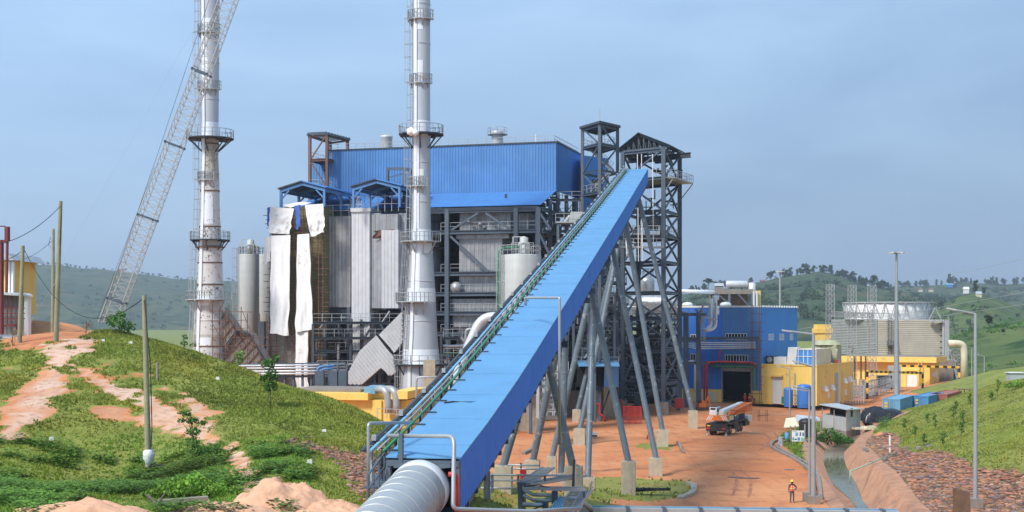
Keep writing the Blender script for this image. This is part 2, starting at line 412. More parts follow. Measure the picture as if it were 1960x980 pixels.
# ================================================================== TERRAIN
def vnoise(x, y, seed=0):
    xi = np.floor(x).astype(np.int64); yi = np.floor(y).astype(np.int64); xf = x - xi; yf = y - yi
    def h(a, b):
        n = (a * 374761393 + b * 668265263 + seed * 1442695041) & 0xffffffff
        n = ((n ^ (n >> 13)) * 1274126177) & 0xffffffff
        return ((n ^ (n >> 16)) & 0xffff) / 65535.0
    u = xf * xf * (3 - 2 * xf); v = yf * yf * (3 - 2 * yf)
    return (h(xi, yi) * (1 - u) + h(xi + 1, yi) * u) * (1 - v) + (h(xi, yi + 1) * (1 - u) + h(xi + 1, yi + 1) * u) * v
def fbm(x, y, o=4, seed=0):
    t = 0; a = .5; s = 0
    for i in range(o): t = t + a * vnoise(x * 2 ** i, y * 2 ** i, seed + i); s += a; a *= .55
    return t / s - .5

CP = []
def cp(px, py, Y): w = W(px, py, Y); CP.append((w.x, w.y, w.z))
for a in [(283,915,62),(0,980,42),(150,978,44),(300,978,46),(600,978,44),(700,962,47),(480,965,45),(0,860,62),(150,800,68),(0,700,78),
          (90,665,82),(110,655,84),(0,660,84),(180,650,86),(60,652,98),(0,655,98),(101,634,98),(60,632,112),(150,621,104),(0,638,112),(250,636,90),(360,668,88),(450,698,86),(560,743,83),
          (650,770,80),(740,815,76),(790,860,70),(400,800,70),(350,740,76),(450,850,64),(550,880,58),(640,905,55),(600,820,70),(740,905,57),
          (963,945,79),(1097,935,80),(1019,916,97),(1203,945,104),(1125,945,106),(900,962,70),(980,979,74),(1100,979,85),(1300,979,97),(1500,979,99),(1420,962,104),
          (1690,842,158),(1700,815,166),(1830,757,170),(1960,736,152),(1960,900,108),(1870,895,112),(1780,870,125),(1690,846,150),(1960,800,128),(1960,975,100),(1850,800,146),(1745,962,104),
          (1640,856,152),(1870,970,100),(2100,720,140),(2200,800,110),(2100,900,100)]: cp(*a)
for x in (-70, -45, -20, 5, 30): 
    for y in (128, 160, 200, 250): CP.append((x, y, 0))
for x, y in ((-12,112),(4,118),(15,112),(25,112),(28,125),(15,140),(45,200),(60,205),(75,230),(50,180),(48,250),(80,262),(25,100),(20,97)): CP.append((x, y, 0))
for x, y, z in ((-30,124,.5),(-20,104,4.0),(-30,108,8.5),(-44,124,8.5),(-60,132,8),(-80,110,12.5),(-80,80,13),(-60,60,10),(-40,30,9),(-10,20,8),(0,40,7.6),(-2,60,6.6),(8,60,4),(20,60,2.5),(40,60,2.2),
                (30,20,4),(62,196,1.5),(80,200,4.5),(100,170,9),(110,120,11),(90,250,4),(64,175,5.5),(74,150,8.5)): CP.append((x, y, z))
CP = np.array(CP)
def _phi(r): return np.where(r > 1e-9, r * r * np.log(r + 1e-12), 0.0)
_n = len(CP); _s = 50.0; _q = CP[:, :2] / _s
_K = _phi(np.hypot(*(_q[:, None] - _q[None]).transpose(2, 0, 1))) + np.eye(_n) * 2e-3
_Pm = np.c_[np.ones(_n), _q]; _A = np.block([[_K, _Pm], [_Pm.T, np.zeros((3, 3))]])
_w = np.linalg.solve(_A, np.r_[CP[:, 2], 0, 0, 0])
CHAN = [(1790,1120),(1720,1045),(1672,990),(1640,952),(1612,915),(1596,880),(1596,858),(1626,838),(1668,826),(1700,817)]
CHAN = [G(a, b, -1.0) for a, b in CHAN]
CH = np.array([(p.x, p.y) for p in CHAN])
def chan_dist(X, Y):
    best = np.full(X.shape, 1e9)
    for a, b in zip(CH[:-1], CH[1:]):
        d = b - a; t = np.clip(((X - a[0]) * d[0] + (Y - a[1]) * d[1]) / (d @ d), 0, 1)
        best = np.minimum(best, np.hypot(X - a[0] - t * d[0], Y - a[1] - t * d[1]))
    return best
def tz(X, Y, chan=True, rough=True):
    X = np.asarray(X, float); Y = np.asarray(Y, float); sh = X.shape; x = X.ravel(); y = Y.ravel(); z = np.zeros(x.shape)
    inn = (x > -110) & (x < 130) & (y > -20) & (y < 300); idx = np.where(inn)[0]
    for k in range(0, len(idx), 20000):
        i = idx[k:k + 20000]; qx = x[i] / _s; qy = y[i] / _s
        r = np.hypot(qx[:, None] - _q[None, :, 0], qy[:, None] - _q[None, :, 1])
        z[i] = _phi(r) @ _w[:_n] + _w[_n] + _w[_n + 1] * qx + _w[_n + 2] * qy
    flat = np.abs(z) < .35; z = np.where(flat & (y > 110), z * .3, z)
    f = np.clip((x + 110) / 40, 0, 1) * np.clip((130 - x) / 20, 0, 1) * np.clip((300 - y) / 45, 0, 1) * np.clip((y + 20) / 20, 0, 1)
    far = np.where(y > 300, -1.5 - np.clip((y - 300) / 600, 0, 1) * 4.0, 0) * (x < 150) + 0
    far = np.where(x < -70, np.minimum(far, -2.0), far)
    z = z * f + far * (1 - f)
    if rough:
        hill = np.clip((np.abs(z) - .25) / 1.5, 0, 1)
        z = z + hill * (fbm(x / 5, y / 5, 4, 3) * .55 + fbm(x / 1.1, y / 1.1, 3, 9) * .22) + (1 - hill) * fbm(x / 6, y / 6, 4, 5) * .16 * (y > 60)
    if chan:
        d = chan_dist(x, y); z = np.where(d < 2.9, np.minimum(z, -1.9), z)
    return z.reshape(sh)
def inpoly(px, py, poly):
    c = np.zeros(px.shape, bool); n = len(poly)
    for i in range(n):
        x0, y0 = poly[i]; x1, y1 = poly[(i + 1) % n]
        if y0 == y1: continue
        k = ((y0 > py) != (y1 > py)) & (px < (x1 - x0) * (py - y0) / (y1 - y0) + x0); c ^= k
    return c
P_SAND = [[(60,664),(90,652),(185,652),(172,668),(124,684),(150,700),(205,722),(262,742),(335,786),(425,845),(380,842),(318,815),(290,812),(240,772),(200,748),(160,722),(128,702),(105,712),(86,722),(92,690),(96,680)],
          [(318,732),(344,748),(400,792),(424,830),(400,824),(372,800),(340,768)],
          [(20,800),(70,752),(112,700),(124,712),(130,745),(110,785),(70,805),(10,850),(0,850),(0,812)],
          [(90,975),(150,966),(200,975),(240,985),(90,990)],[(440,985),(470,920),(520,905),(560,930),(620,960),(660,985)],[(420,838),(470,862),(500,905),(470,915),(440,870)]]
P_REDL = [[(0,668),(0,636),(60,600),(180,600),(175,640),(160,652),(90,654),(40,668)],[(420,825),(455,850),(480,900),(455,915),(430,870)],[(160,775),(215,780),(285,800),(280,812),(190,800)]]
P_RUT = [[(72,712),(100,702),(108,690),(92,724),(48,770),(0,830),(0,780),(40,750)]]
P_STL = [(550,834),(580,838),(630,852),(690,862),(765,858),(765,890),(728,975),(690,962),(652,905),(618,872),(575,856)]
P_STR = [(1618,884),(1636,852),(1700,826),(1725,840),(1720,860),(1786,868),(1812,866),(1872,896),(1960,901),(2300,930),(2300,1000),(1770,985),(1740,962),(1700,940),(1660,915)]
P_GYARD = [[(1110,915),(1200,912),(1320,920),(1335,945),(1260,960),(1110,962)],[(890,930),(1000,935),(1010,975),(880,980)],[(1095,830),(1130,826),(1128,845),(1096,848)],[(1215,846),(1292,850),(1290,862),(1215,858)]]
P_GDRAIN = [(1488,838),(1560,800),(1640,822),(1705,792),(1712,812),(1640,846),(1600,852),(1575,880),(1572,925),(1550,905),(1520,872)]
def masks(X, Y, Z):
    px = 980 + X * FPX / np.maximum(Y, 1); py = HORIZON - (Z - CAMH) * FPX / np.maximum(Y, 1)
    wob = fbm(X / 2.2, Y / 2.2, 4, 21); w2 = np.clip(np.abs(Z) / 3, .2, 1); px = px + (wob * 36 + fbm(X / .7, Y / .7, 3, 22) * 24) * w2; py = py + (fbm(X / 2.2, Y / 2.2, 4, 33) * 26 + fbm(X / .7, Y / .7, 3, 34) * 22) * w2
    left = (Y < 126) & (X < -4) & (Z > .8) ; right = (X > 30) & (Z > .55) & (Y < 260)
    g = np.zeros(X.shape); s = np.zeros(X.shape); st = np.zeros(X.shape)
    g[left] = 1; g[right] = 1
    yard = (Z < .8) & (Y > 90)
    g[(Y > 300) | ((X < -75) & (Y > 130)) | ((Y > 90) & (X > 95))] = 1
    for p in P_GYARD: g[inpoly(px, py, p)] = .62
    g[(Y > 60) & (Y < 84) & (X > -6) & (X < 6) & (Z > 1.5)] = .6
    g[inpoly(px, py, P_GDRAIN) & (Y < 200)] = 1
    for p in P_REDL: k = inpoly(px, py, p) & left; g[k] = 0
    for p in P_SAND: k = inpoly(px, py, p) & left; g[k] = (.05 + .75 * np.clip(fbm(X / 1.1, Y / 1.1, 4, 90) * 5, 0, 1))[k]; s[k] = (.75 + fbm(X / 2, Y / 2, 4, 91) * 1.2)[k]
    for p in P_RUT: k = inpoly(px, py, p) & left; g[k] = .1; s[k] = .2
    k = inpoly(px, py, P_STL) & left & (fbm(X / .9, Y / .9, 3, 61) > -.14); st[k] = 1; g[k] = .25
    k = inpoly(px, py, P_STR) & (Y < 165) & (X > 20); st[k] = 1; g[k] = .12
    # thin, patchy turf on the spoil bank
    pz = left & (px < 430) & (px > -40) & (py > 690) & (py < 840)
    g = np.where(pz & (g > .5), np.clip(.88 + fbm(X / 2.2, Y / 2.2, 4, 50) * 2.0, .3, 1), g)
    s = np.where(pz & (g < .55), np.maximum(s, .4), s)
    g = np.where(left & (g > .6), np.clip(g + fbm(X / 2.4, Y / 2.4, 4, 77) * .7, .3, 1), g)
    lush = np.where(left & (py > 835) & (px < 600), 1.0, 0.0) * (g > .5)
    lush = np.where(inpoly(px, py, P_GDRAIN), 1.0, lush)
    return g, s, st, lush

xs = np.r_[-np.geomspace(4500, 56, 26), np.arange(-55, 78, .7), np.geomspace(79, 4500, 26)]
ys = np.r_[np.linspace(-150, 24, 9), np.arange(26, 100, .55), np.arange(100.2, 262, .85), np.geomspace(264, 9000, 34)]
GX, GY = np.meshgrid(xs, ys); GZ = tz(GX, GY)
def grid_mesh(name, X, Y, Z, material):
    ny, nx = X.shape; v = np.stack([X.ravel(), Y.ravel(), Z.ravel()], 1); i = np.arange(ny * nx).reshape(ny, nx)
    f = np.stack([i[:-1, :-1], i[:-1, 1:], i[1:, 1:], i[1:, :-1]], -1).reshape(-1, 4)
    me = bpy.data.meshes.new(name); me.vertices.add(len(v)); me.vertices.foreach_set('co', v.astype(np.float32).ravel())
    me.loops.add(f.size); me.loops.foreach_set('vertex_index', f.astype(np.int32).ravel())
    me.polygons.add(len(f)); me.polygons.foreach_set('loop_start', np.arange(0, f.size, 4, dtype=np.int32)); me.polygons.foreach_set('loop_total', np.full(len(f), 4, np.int32))
    me.polygons.foreach_set('use_smooth', np.ones(len(f), bool)); me.update(calc_edges=True); me.materials.append(material)
    o = bpy.data.objects.new(name, me); COL.objects.link(o); return o
def set_attr(me, name, rgba):
    a = me.color_attributes.new(name, 'FLOAT_COLOR', 'POINT'); a.data.foreach_set('color', np.asarray(rgba, np.float32).ravel())

def ground_material():
    m = bpy.data.materials.new('ground_soil_and_turf'); m.use_nodes = True; t = m.node_tree; n = t.nodes; l = t.links.new; b = n['Principled BSDF']
    b.inputs['Roughness'].default_value = .93; b.inputs['Specular IOR Level'].default_value = .25
    tc = n.new('ShaderNodeTexCoord'); at = n.new('ShaderNodeVertexColor'); at.layer_name = 'cover'; sp = n.new('ShaderNodeSeparateColor'); l(at.outputs['Color'], sp.inputs[0])
    def noise(sc, det=6, st=None, ro=.6):
        q = n.new('ShaderNodeTexNoise'); q.inputs['Scale'].default_value = sc; q.inputs['Detail'].default_value = det; q.inputs['Roughness'].default_value = ro
        if st: mp = n.new('ShaderNodeMapping'); mp.inputs['Scale'].default_value = st[0]; mp.inputs['Rotation'].default_value = (0, 0, st[1]); l(tc.outputs['Object'], mp.inputs[0]); l(mp.outputs[0], q.inputs[0])
        else: l(tc.outputs['Object'], q.inputs[0])
        return q.outputs['Fac']
    def mr(src, a, c, lo=0, hi=1):
        q = n.new('ShaderNodeMapRange'); q.interpolation_type = 'SMOOTHSTEP'; q.inputs['From Min'].default_value = a; q.inputs['From Max'].default_value = c; q.inputs['To Min'].default_value = lo; q.inputs['To Max'].default_value = hi; l(src, q.inputs['Value']); return q.outputs[0]
    def mx(f, a, c):
        q = n.new('ShaderNodeMixRGB')
        for k, v in (('Fac', f), ('Color1', a), ('Color2', c)):
            if isinstance(v, tuple): q.inputs[k].default_value = (*v, 1)
            elif isinstance(v, float): q.inputs[k].default_value = v
            else: l(v, q.inputs[k])
        return q.outputs[0]
    def add(a, c, k):
        q = n.new('ShaderNodeMath'); q.operation = 'MULTIPLY_ADD'; l(c, q.inputs[0]); q.inputs[1].default_value = k; l(a, q.inputs[2]); return q.outputs[0]
    big = noise(.05, 6); med = noise(.35, 8, None, .65); fine = noise(2.6, 8, None, .7); vf = noise(9, 4)
    dirt = mx(mr(big, .38, .62), (.52, .185, .070), (.62, .275, .125))
    dirt = mx(mr(med, .48, .70), dirt, (.40, .150, .070))
    dirt = mx(mr(med, .30, .18), dirt, (.66, .38, .24))
    trk = noise(1.6, 5, ((.8, .06, 1), .35)); dirt = mx(mr(trk, .53, .66, 0, .3), dirt, (.34, .13, .065))
    trk2 = noise(1.5, 5, ((.07, .9, 1), -.3)); dirt = mx(mr(trk2, .55, .68, 0, .25), dirt, (.37, .145, .072))
    dirt = mx(mr(fine, .55, .66, 0, .5), dirt, (.30, .12, .065)); dirt = mx(mr(vf, .62, .72, 0, .4), dirt, (.62, .38, .26))
    sand = mx(mr(med, .35, .65), (.56, .345, .235), (.66, .455, .34)); sand = mx(mr(fine, .48, .62, 0, .75), sand, (.40, .235, .15)); sand = mx(mr(vf, .6, .75, 0, .5), sand, (.30, .19, .12))
    vo = n.new('ShaderNodeTexVoronoi'); vo.inputs['Scale'].default_value = 3.0; mpv = n.new('ShaderNodeMapping'); mpv.inputs['Scale'].default_value = (1.25, .8, 1.5); mpv.inputs['Rotation'].default_value = (0, 0, .6)
    l(tc.outputs['Object'], mpv.inputs[0]); vd = n.new('ShaderNodeMixRGB'); vd.inputs[0].default_value = .22; nz = n.new('ShaderNodeTexNoise'); nz.inputs['Scale'].default_value = 1.3; nz.inputs['Detail'].default_value = 4; l(tc.outputs['Object'], nz.inputs[0]); l(mpv.outputs[0], vd.inputs['Color1']); l(nz.outputs['Color'], vd.inputs['Color2']); l(vd.outputs[0], vo.inputs[0])
    spv = n.new('ShaderNodeSeparateColor'); l(vo.outputs['Color'], spv.inputs[0])
    stone = mx(spv.outputs[0], (.30, .15, .10), (.52, .27, .16)); stone = mx(mr(spv.outputs[1], .6, .9, 0, .8), stone, (.20, .15, .14)); stone = mx(mr(spv.outputs[2], .82, .95, 0, .6), stone, (.58, .40, .28))
    stone = mx(mr(vo.outputs['Distance'], .42, .62, 0, .85), stone, (.10, .065, .045)); stone = mx(mr(fine, .5, .75, 0, .4), stone, (.30, .15, .09))
    turf = mx(mr(med, .35, .65), (.17, .205, .038), (.25, .265, .055)); turf = mx(mr(fine, .45, .7, 0, .7), turf, (.10, .125, .028)); turf = mx(mr(big, .5, .7, 0, .5), turf, (.24, .21, .075))
    edge = add(add(sp.outputs[0], fine, .55), med, .35)
    base = mx(mr(sp.outputs[1], .25, .75), dirt, sand); base = mx(mr(sp.outputs[2], .45, .55), base, stone)
    col = mx(mr(edge, .86, 1.08), base, turf); l(col, b.inputs['Base Color'])
    bp = n.new('ShaderNodeBump'); bp.inputs['Strength'].default_value = .6; bp.inputs['Distance'].default_value = .12
    hsum = add(add(med, fine, .35), vf, .12); q = n.new('ShaderNodeMath'); q.operation = 'MULTIPLY'; l(vo.outputs['Distance'], q.inputs[0]); l(sp.outputs[2], q.inputs[1]); hs2 = n.new('ShaderNodeMath'); hs2.operation = 'SUBTRACT'; l(hsum, hs2.inputs[0]); l(q.outputs[0], hs2.inputs[1])
    l(hs2.outputs[0], bp.inputs['Height']); l(bp.outputs[0], b.inputs['Normal'])
    # damp puddled spots on the bare yard
    wet = mr(noise(.12, 3), .70, .73); l(mr(noise(.16, 3), .70, .74, .93, .55), b.inputs['Roughness'])
    return m
ground = grid_mesh('ground', GX, GY, GZ, ground_material()); struct(ground, 'red earth yard and turfed banks of the plant')
_g, _sd, _st, _lu = masks(GX.ravel(), GY.ravel(), GZ.ravel())
set_attr(ground.data, 'cover', np.stack([_g, _sd, _st, np.ones_like(_g)], 1))

# ------------------------------------------------------------------ far hills
def hill_material(name, c1, c2, c3, bare=(.26, .17, .10), bare_amt=.5, sc=1.0):
    m = bpy.data.materials.new(name); m.use_nodes = True; t = m.node_tree; n = t.nodes; l = t.links.new; b = n['Principled BSDF']; b.inputs['Roughness'].default_value = .95; b.inputs['Specular IOR Level'].default_value = .1
    tc = n.new('ShaderNodeTexCoord')
    def noise(s, d=8, r=.65):
        q = n.new('ShaderNodeTexNoise'); q.inputs['Scale'].default_value = s * sc; q.inputs['Detail'].default_value = d; q.inputs['Roughness'].default_value = r; l(tc.outputs['Object'], q.inputs[0]); return q.outputs['Fac']
    def mr(src, a, c, lo=0, hi=1):
        q = n.new('ShaderNodeMapRange'); q.inputs['From Min'].default_value = a; q.inputs['From Max'].default_value = c; q.inputs['To Min'].default_value = lo; q.inputs['To Max'].default_value = hi; l(src, q.inputs['Value']); return q.outputs[0]
    def mx(f, a, c):
        q = n.new('ShaderNodeMixRGB'); l(f, q.inputs['Fac'])
        for k, v in (('Color1', a), ('Color2', c)):
            if isinstance(v, tuple): q.inputs[k].default_value = (*v, 1)
            else: l(v, q.inputs[k])
        return q.outputs[0]
    c = mx(mr(noise(.006), .4, .6), c1, c2); c = mx(mr(noise(.035), .48, .62), c, c3); c = mx(mr(noise(.011, 6), .58, .68, 0, bare_amt), c, bare)
    l(c, b.inputs['Base Color']); return m
HM1 = hill_material('far_hill_scrub', (.048, .080, .040), (.08, .105, .048), (.022, .045, .026), bare_amt=.45)
HM2 = hill_material('near_hill_grass', (.075, .115, .038), (.11, .145, .048), (.030, .062, .022), sc=2.2, bare_amt=.35)
def hill(name, sil, Yc, Yf, zf, mat_, amp=10, label=None, back=1.25, nt=46, px_step=6, nsc=1.0):
    sil = sorted(sil); pxs = np.arange(sil[0][0], sil[-1][0] + 1, px_step); pys = np.interp(pxs, [a for a, _ in sil], [b for _, b in sil])
    Z = CAMH + (HORIZON - pys) * Yc / FPX
    t = np.linspace(0, back, nt); PX, Tt = np.meshgrid(pxs, t); zc = np.broadcast_to(Z, PX.shape)
    Yg = Yf + (Yc - Yf) * Tt; X = (PX - 980) * Yg / FPX
    s = np.clip(Tt, 0, 1); prof = s ** .9
    zz = zf + (zc - zf) * prof; zz = np.where(Tt > 1, zc - (Tt - 1) * (Yc - Yf) * .5, zz)
    env = np.sin(np.clip(Tt, 0, 1) * math.pi) ** .7
    zz = zz + env * amp * (fbm(X / (amp * 9 * nsc), Yg / (amp * 14 * nsc), 5, 11) * 2.2) + (s > .9) * fbm(X / 18, Yg / 18, 3, 4) * amp * .25
    zz[0] = zf - 4
    o = grid_mesh(name, X, Yg, zz, mat_); struct(o, label); return sil
SIL_L = [(-500,500),(0,505),(50,509),(100,506),(150,513),(200,516),(260,523),(330,533),(430,538),(520,541),(700,548),(900,552),(1100,556),(1250,560),(1320,562),(1500,566),(1800,570),(2500,560)]
SIL_R1 = [(1290,575),(1320,562),(1345,556),(1380,553),(1420,548),(1450,541),(1490,531),(1530,526),(1570,520),(1600,526),(1630,537),(1660,546),(1700,554),(1760,566),(1830,580),(1900,596)]
SIL_R2 = [(1540,562),(1640,552),(1690,551),(1740,548),(1800,546),(1830,541),(1880,542),(1930,545),(1960,541),(2100,538),(2500,530)]
SIL_R3 = [(1700,608),(1760,598),(1800,584),(1840,566),(1870,561),(1910,571),(1940,584),(1980,602),(2040,612)]
SIL_R4 = [(1785,660),(1818,645),(1850,637),(1876,629),(1919,621),(1960,611),(2060,598),(2300,580)]
hill('hills', SIL_L, 2900, 1900, -6, HM1, 16, 'long scrub covered ridge beyond the plain')
hill('hills', SIL_R2, 2300, 1300, -6, HM1, 16, 'far ridge on the right')
hill('hills', SIL_R1, 1500, 750, -5, HM1, 12, 'wooded hill behind the turbine hall')
hill('hills', SIL_R3, 1000, 620, -5, HM2, 7, 'pale green rounded hill')
hill('hills', SIL_R4, 430, 318, -1.0, HM2, 1.6, 'grassy bank beyond the cooling tower', nsc=1.4)

# ------------------------------------------------------------------ vegetation
def leaf_mat(name, c, var=.35):
    m = bpy.data.materials.new(name); m.use_nodes = True; t = m.node_tree; n = t.nodes; l = t.links.new; b = n['Principled BSDF']
    b.inputs['Roughness'].default_value = .7; b.inputs['Specular IOR Level'].default_value = .25
    at = n.new('ShaderNodeVertexColor'); at.layer_name = 'tint'; mx = n.new('ShaderNodeMixRGB'); mx.blend_type = 'MULTIPLY'; mx.inputs[0].default_value = 1
    mx.inputs['Color1'].default_value = (*c, 1); l(at.outputs['Color'], mx.inputs['Color2']); l(mx.outputs[0], b.inputs['Base Color'])
    tr = n.new('ShaderNodeBsdfTranslucent'); l(mx.outputs[0], tr.inputs['Color']); ms = n.new('ShaderNodeMixShader'); ms.inputs[0].default_value = .25
    l(b.outputs[0], ms.inputs[1]); l(tr.outputs[0], ms.inputs[2]); l(ms.outputs[0], n['Material Output'].inputs['Surface']); return m
M['grass'] = leaf_mat('turf_blades', (.235, .285, .050)); M['lush'] = leaf_mat('lush_leaves', (.13, .26, .035)); M['leaf'] = leaf_mat('bush_leaves', (.065, .17, .03))
M['leafdk'] = leaf_mat('dark_tree_leaves', (.030, .062, .022)); M['dry'] = leaf_mat('dry_stalks', (.36, .26, .12)); M['bark'] = mat('bark', (.12, .09, .06), .9)
_rs = np.random.RandomState(5)
def tri_mesh(name, V, F, tint, material, parent=None, loc=None):
    me = bpy.data.meshes.new(name); k = F.shape[1]; me.vertices.add(len(V)); me.vertices.foreach_set('co', V.astype(np.float32).ravel())
    me.loops.add(F.size); me.loops.foreach_set('vertex_index', F.astype(np.int32).ravel()); me.polygons.add(len(F))
    me.polygons.foreach_set('loop_start', np.arange(0, F.size, k, dtype=np.int32)); me.polygons.foreach_set('loop_total', np.full(len(F), k, np.int32)); me.update(calc_edges=True)
    set_attr(me, 'tint', np.c_[tint, np.ones(len(V))]); me.materials.append(material)
    o = bpy.data.objects.new(name, me); COL.objects.link(o)
    if parent is not None: o.parent = parent
    if loc is not None: o.location = loc
    return o
def blades(X, Y, Z, h, w, tint, per=3, spread=.12, lean=.5):
    n = len(X) * per; i = np.repeat(np.arange(len(X)), per); a = _rs.rand(n) * 6.283; hh = h[i] * (.6 + .6 * _rs.rand(n)); ww = w[i]
    bx = X[i] + (_rs.rand(n) - .5) * spread; by = Y[i] + (_rs.rand(n) - .5) * spread; bz = Z[i]
    dx, dy = np.cos(a), np.sin(a); la = _rs.rand(n) * 6.283; lx, ly = np.cos(la) * lean * hh, np.sin(la) * lean * hh
    V = np.stack([np.stack([bx - dx * ww, by - dy * ww, bz - .02], 1), np.stack([bx + dx * ww, by + dy * ww, bz - .02], 1), np.stack([bx + lx, by + ly, bz + hh], 1)], 1).reshape(-1, 3)
    return V, np.arange(n * 3).reshape(-1, 3), np.repeat(tint[i], 3, 0)
def scatter(x0, x1, y0, y1, n, seed):
    r = np.random.RandomState(seed); X = x0 + (x1 - x0) * r.rand(n); Y = y0 + (y1 - y0) * r.rand(n); return X, Y
def tints(X, Y, seed, a=.55, yel=.5):
    v = 1 + fbm(X / 3, Y / 3, 4, seed) * a * 2 + (_rs.rand(len(X)) - .5) * .5; y = np.clip(fbm(X / 5, Y / 5, 3, seed + 5) * 3 + _rs.rand(len(X)) * .4 - .1, 0, 1) * yel
    return np.clip(np.stack([v * (1 + y * .8), v * (1 + y * .15), v * (1 - y * .1)], 1), .25, 2.2)
def grass_field(name, label, boxes, hmul=1.0):
    Vs, Fs, Ts = [], [], []; off = 0
    for (x0, x1, y0, y1, n, h0, seed) in boxes:
        X, Y = scatter(x0, x1, y0, y1, n, seed); Z = tz(X, Y); g, s, st, lu = masks(X, Y, Z)
        px = 980 + X * FPX / Y; k = (g > .55 + _rs.rand(n) * .35) & (px > -60) & (px < 2020) & ((Z > .7) | (g < .7) | (lu > 0)) & (chan_dist(X, Y) > 3.3)
        X, Y, Z, lu = X[k], Y[k], Z[k], lu[k]; h = h0 * (.6 + .8 * _rs.rand(len(X))) * (1 + fbm(X / 2, Y / 2, 3, 8) * 1.0); h = np.clip(h, .03, 1.5)
        V, F, Tn = blades(X, Y, Z, h, h * .32 + .012, tints(X, Y, 60) * np.where(lu[:, None] > 0, np.array([[.70, .98, .8]]), 1)); Vs.append(V); Fs.append(F + off); Ts.append(Tn); off += len(V)
    o = tri_mesh(name, np.concatenate(Vs), np.concatenate(Fs), np.concatenate(Ts), M['grass']); tag(o, label, 'grass', kind='stuff'); return o
grass_field('grass', 'short patchy turf covering the spoil bank on the left', [(-45, 0, 42, 75, 95000, .085, 1), (-45, 0, 70, 100, 80000, .11, 2)])
grass_field('grass', 'green turf on the bank right of the drain', [(30, 80, 100, 205, 120000, .085, 3)])
grass_field('grass', 'thin green weeds growing in the earth yard', [(-6, 24, 66, 125, 12000, .22, 4), (28, 50, 108, 190, 9000, .16, 6)])

def leaves(cx, cy, cz, r, n, size, seed, squash=1.0, shell=.5):
    """n leaf quads filling an ellipsoid"""
    q = np.random.RandomState(seed); d = q.normal(size=(n, 3)); d /= np.linalg.norm(d, axis=1)[:, None]; rad = (shell + (1 - shell) * q.rand(n)) ** .8
    c = d * rad[:, None] * np.array([r, r, r * squash]) + np.array([cx, cy, cz]); s = size * (.6 + .8 * q.rand(n))[:, None]
    a = q.normal(size=(n, 3)); a /= np.linalg.norm(a, axis=1)[:, None]; b = np.cross(a, q.normal(size=(n, 3))); b /= np.linalg.norm(b, axis=1)[:, None]
    V = np.stack([c - a * s, c - b * s * .5, c + a * s, c + b * s * .5], 1).reshape(-1, 3)
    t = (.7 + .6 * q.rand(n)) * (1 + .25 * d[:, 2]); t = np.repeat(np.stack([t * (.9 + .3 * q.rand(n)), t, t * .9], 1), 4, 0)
    return V, t
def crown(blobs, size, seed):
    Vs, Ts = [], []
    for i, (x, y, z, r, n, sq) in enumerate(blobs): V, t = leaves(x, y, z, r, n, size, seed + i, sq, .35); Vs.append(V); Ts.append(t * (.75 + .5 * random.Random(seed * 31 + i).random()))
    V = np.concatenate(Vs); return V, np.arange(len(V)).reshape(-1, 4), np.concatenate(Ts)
# lush weeds in the hollow at lower left: leaves on stems
def weeds(name, label, region, n, seed, h0=.45, mat_='lush', size=.085):
    X, Y = scatter(*region, n, seed); Z = tz(X, Y); g, s, st, lu = masks(X, Y, Z); dens = fbm(X / 2.5, Y / 2.5, 4, seed)
    k = (lu > 0) & (dens > .0) & (chan_dist(X, Y) > 3.4); X, Y, Z, dens = X[k], Y[k], Z[k], dens[k]; m = len(X); per = 7
    i = np.repeat(np.arange(m), per); h = h0 * (.5 + 1.6 * np.clip(dens[i] + .2, 0, 1)) * _rs.rand(len(i)); a = _rs.rand(len(i)) * 6.283; rr = .22 * _rs.rand(len(i)) ** .5
    c = np.stack([X[i] + np.cos(a) * rr, Y[i] + np.sin(a) * rr, Z[i] + h], 1); s = (size * (.6 + .9 * _rs.rand(len(i))))[:, None]
    A = np.stack([np.cos(a), np.sin(a), -.2 + .5 * _rs.rand(len(i))], 1); B = np.stack([-np.sin(a), np.cos(a), .3 * (_rs.rand(len(i)) - .5)], 1)
    V = np.stack([c - A * s, c - B * s * .5, c + A * s, c + B * s * .5], 1).reshape(-1, 3); t = tints(X[i], Y[i], seed, .8, .35) * np.where(_rs.rand(len(i)) < .15, .6, 1)[:, None]
    return tag(tri_mesh(name, V, np.arange(len(V)).reshape(-1, 4), np.repeat(t, 4, 0), M[mat_]), label, 'weeds', kind='stuff')
weeds('weeds', 'lush broad leaved weeds in the hollow below the spoil bank', (-26, 2, 42, 64), 26000, 12)
weeds('weeds', 'tall green weeds beside the drain and washing shelter', (26, 52, 108, 195), 9000, 14, .9, 'lush', .13)

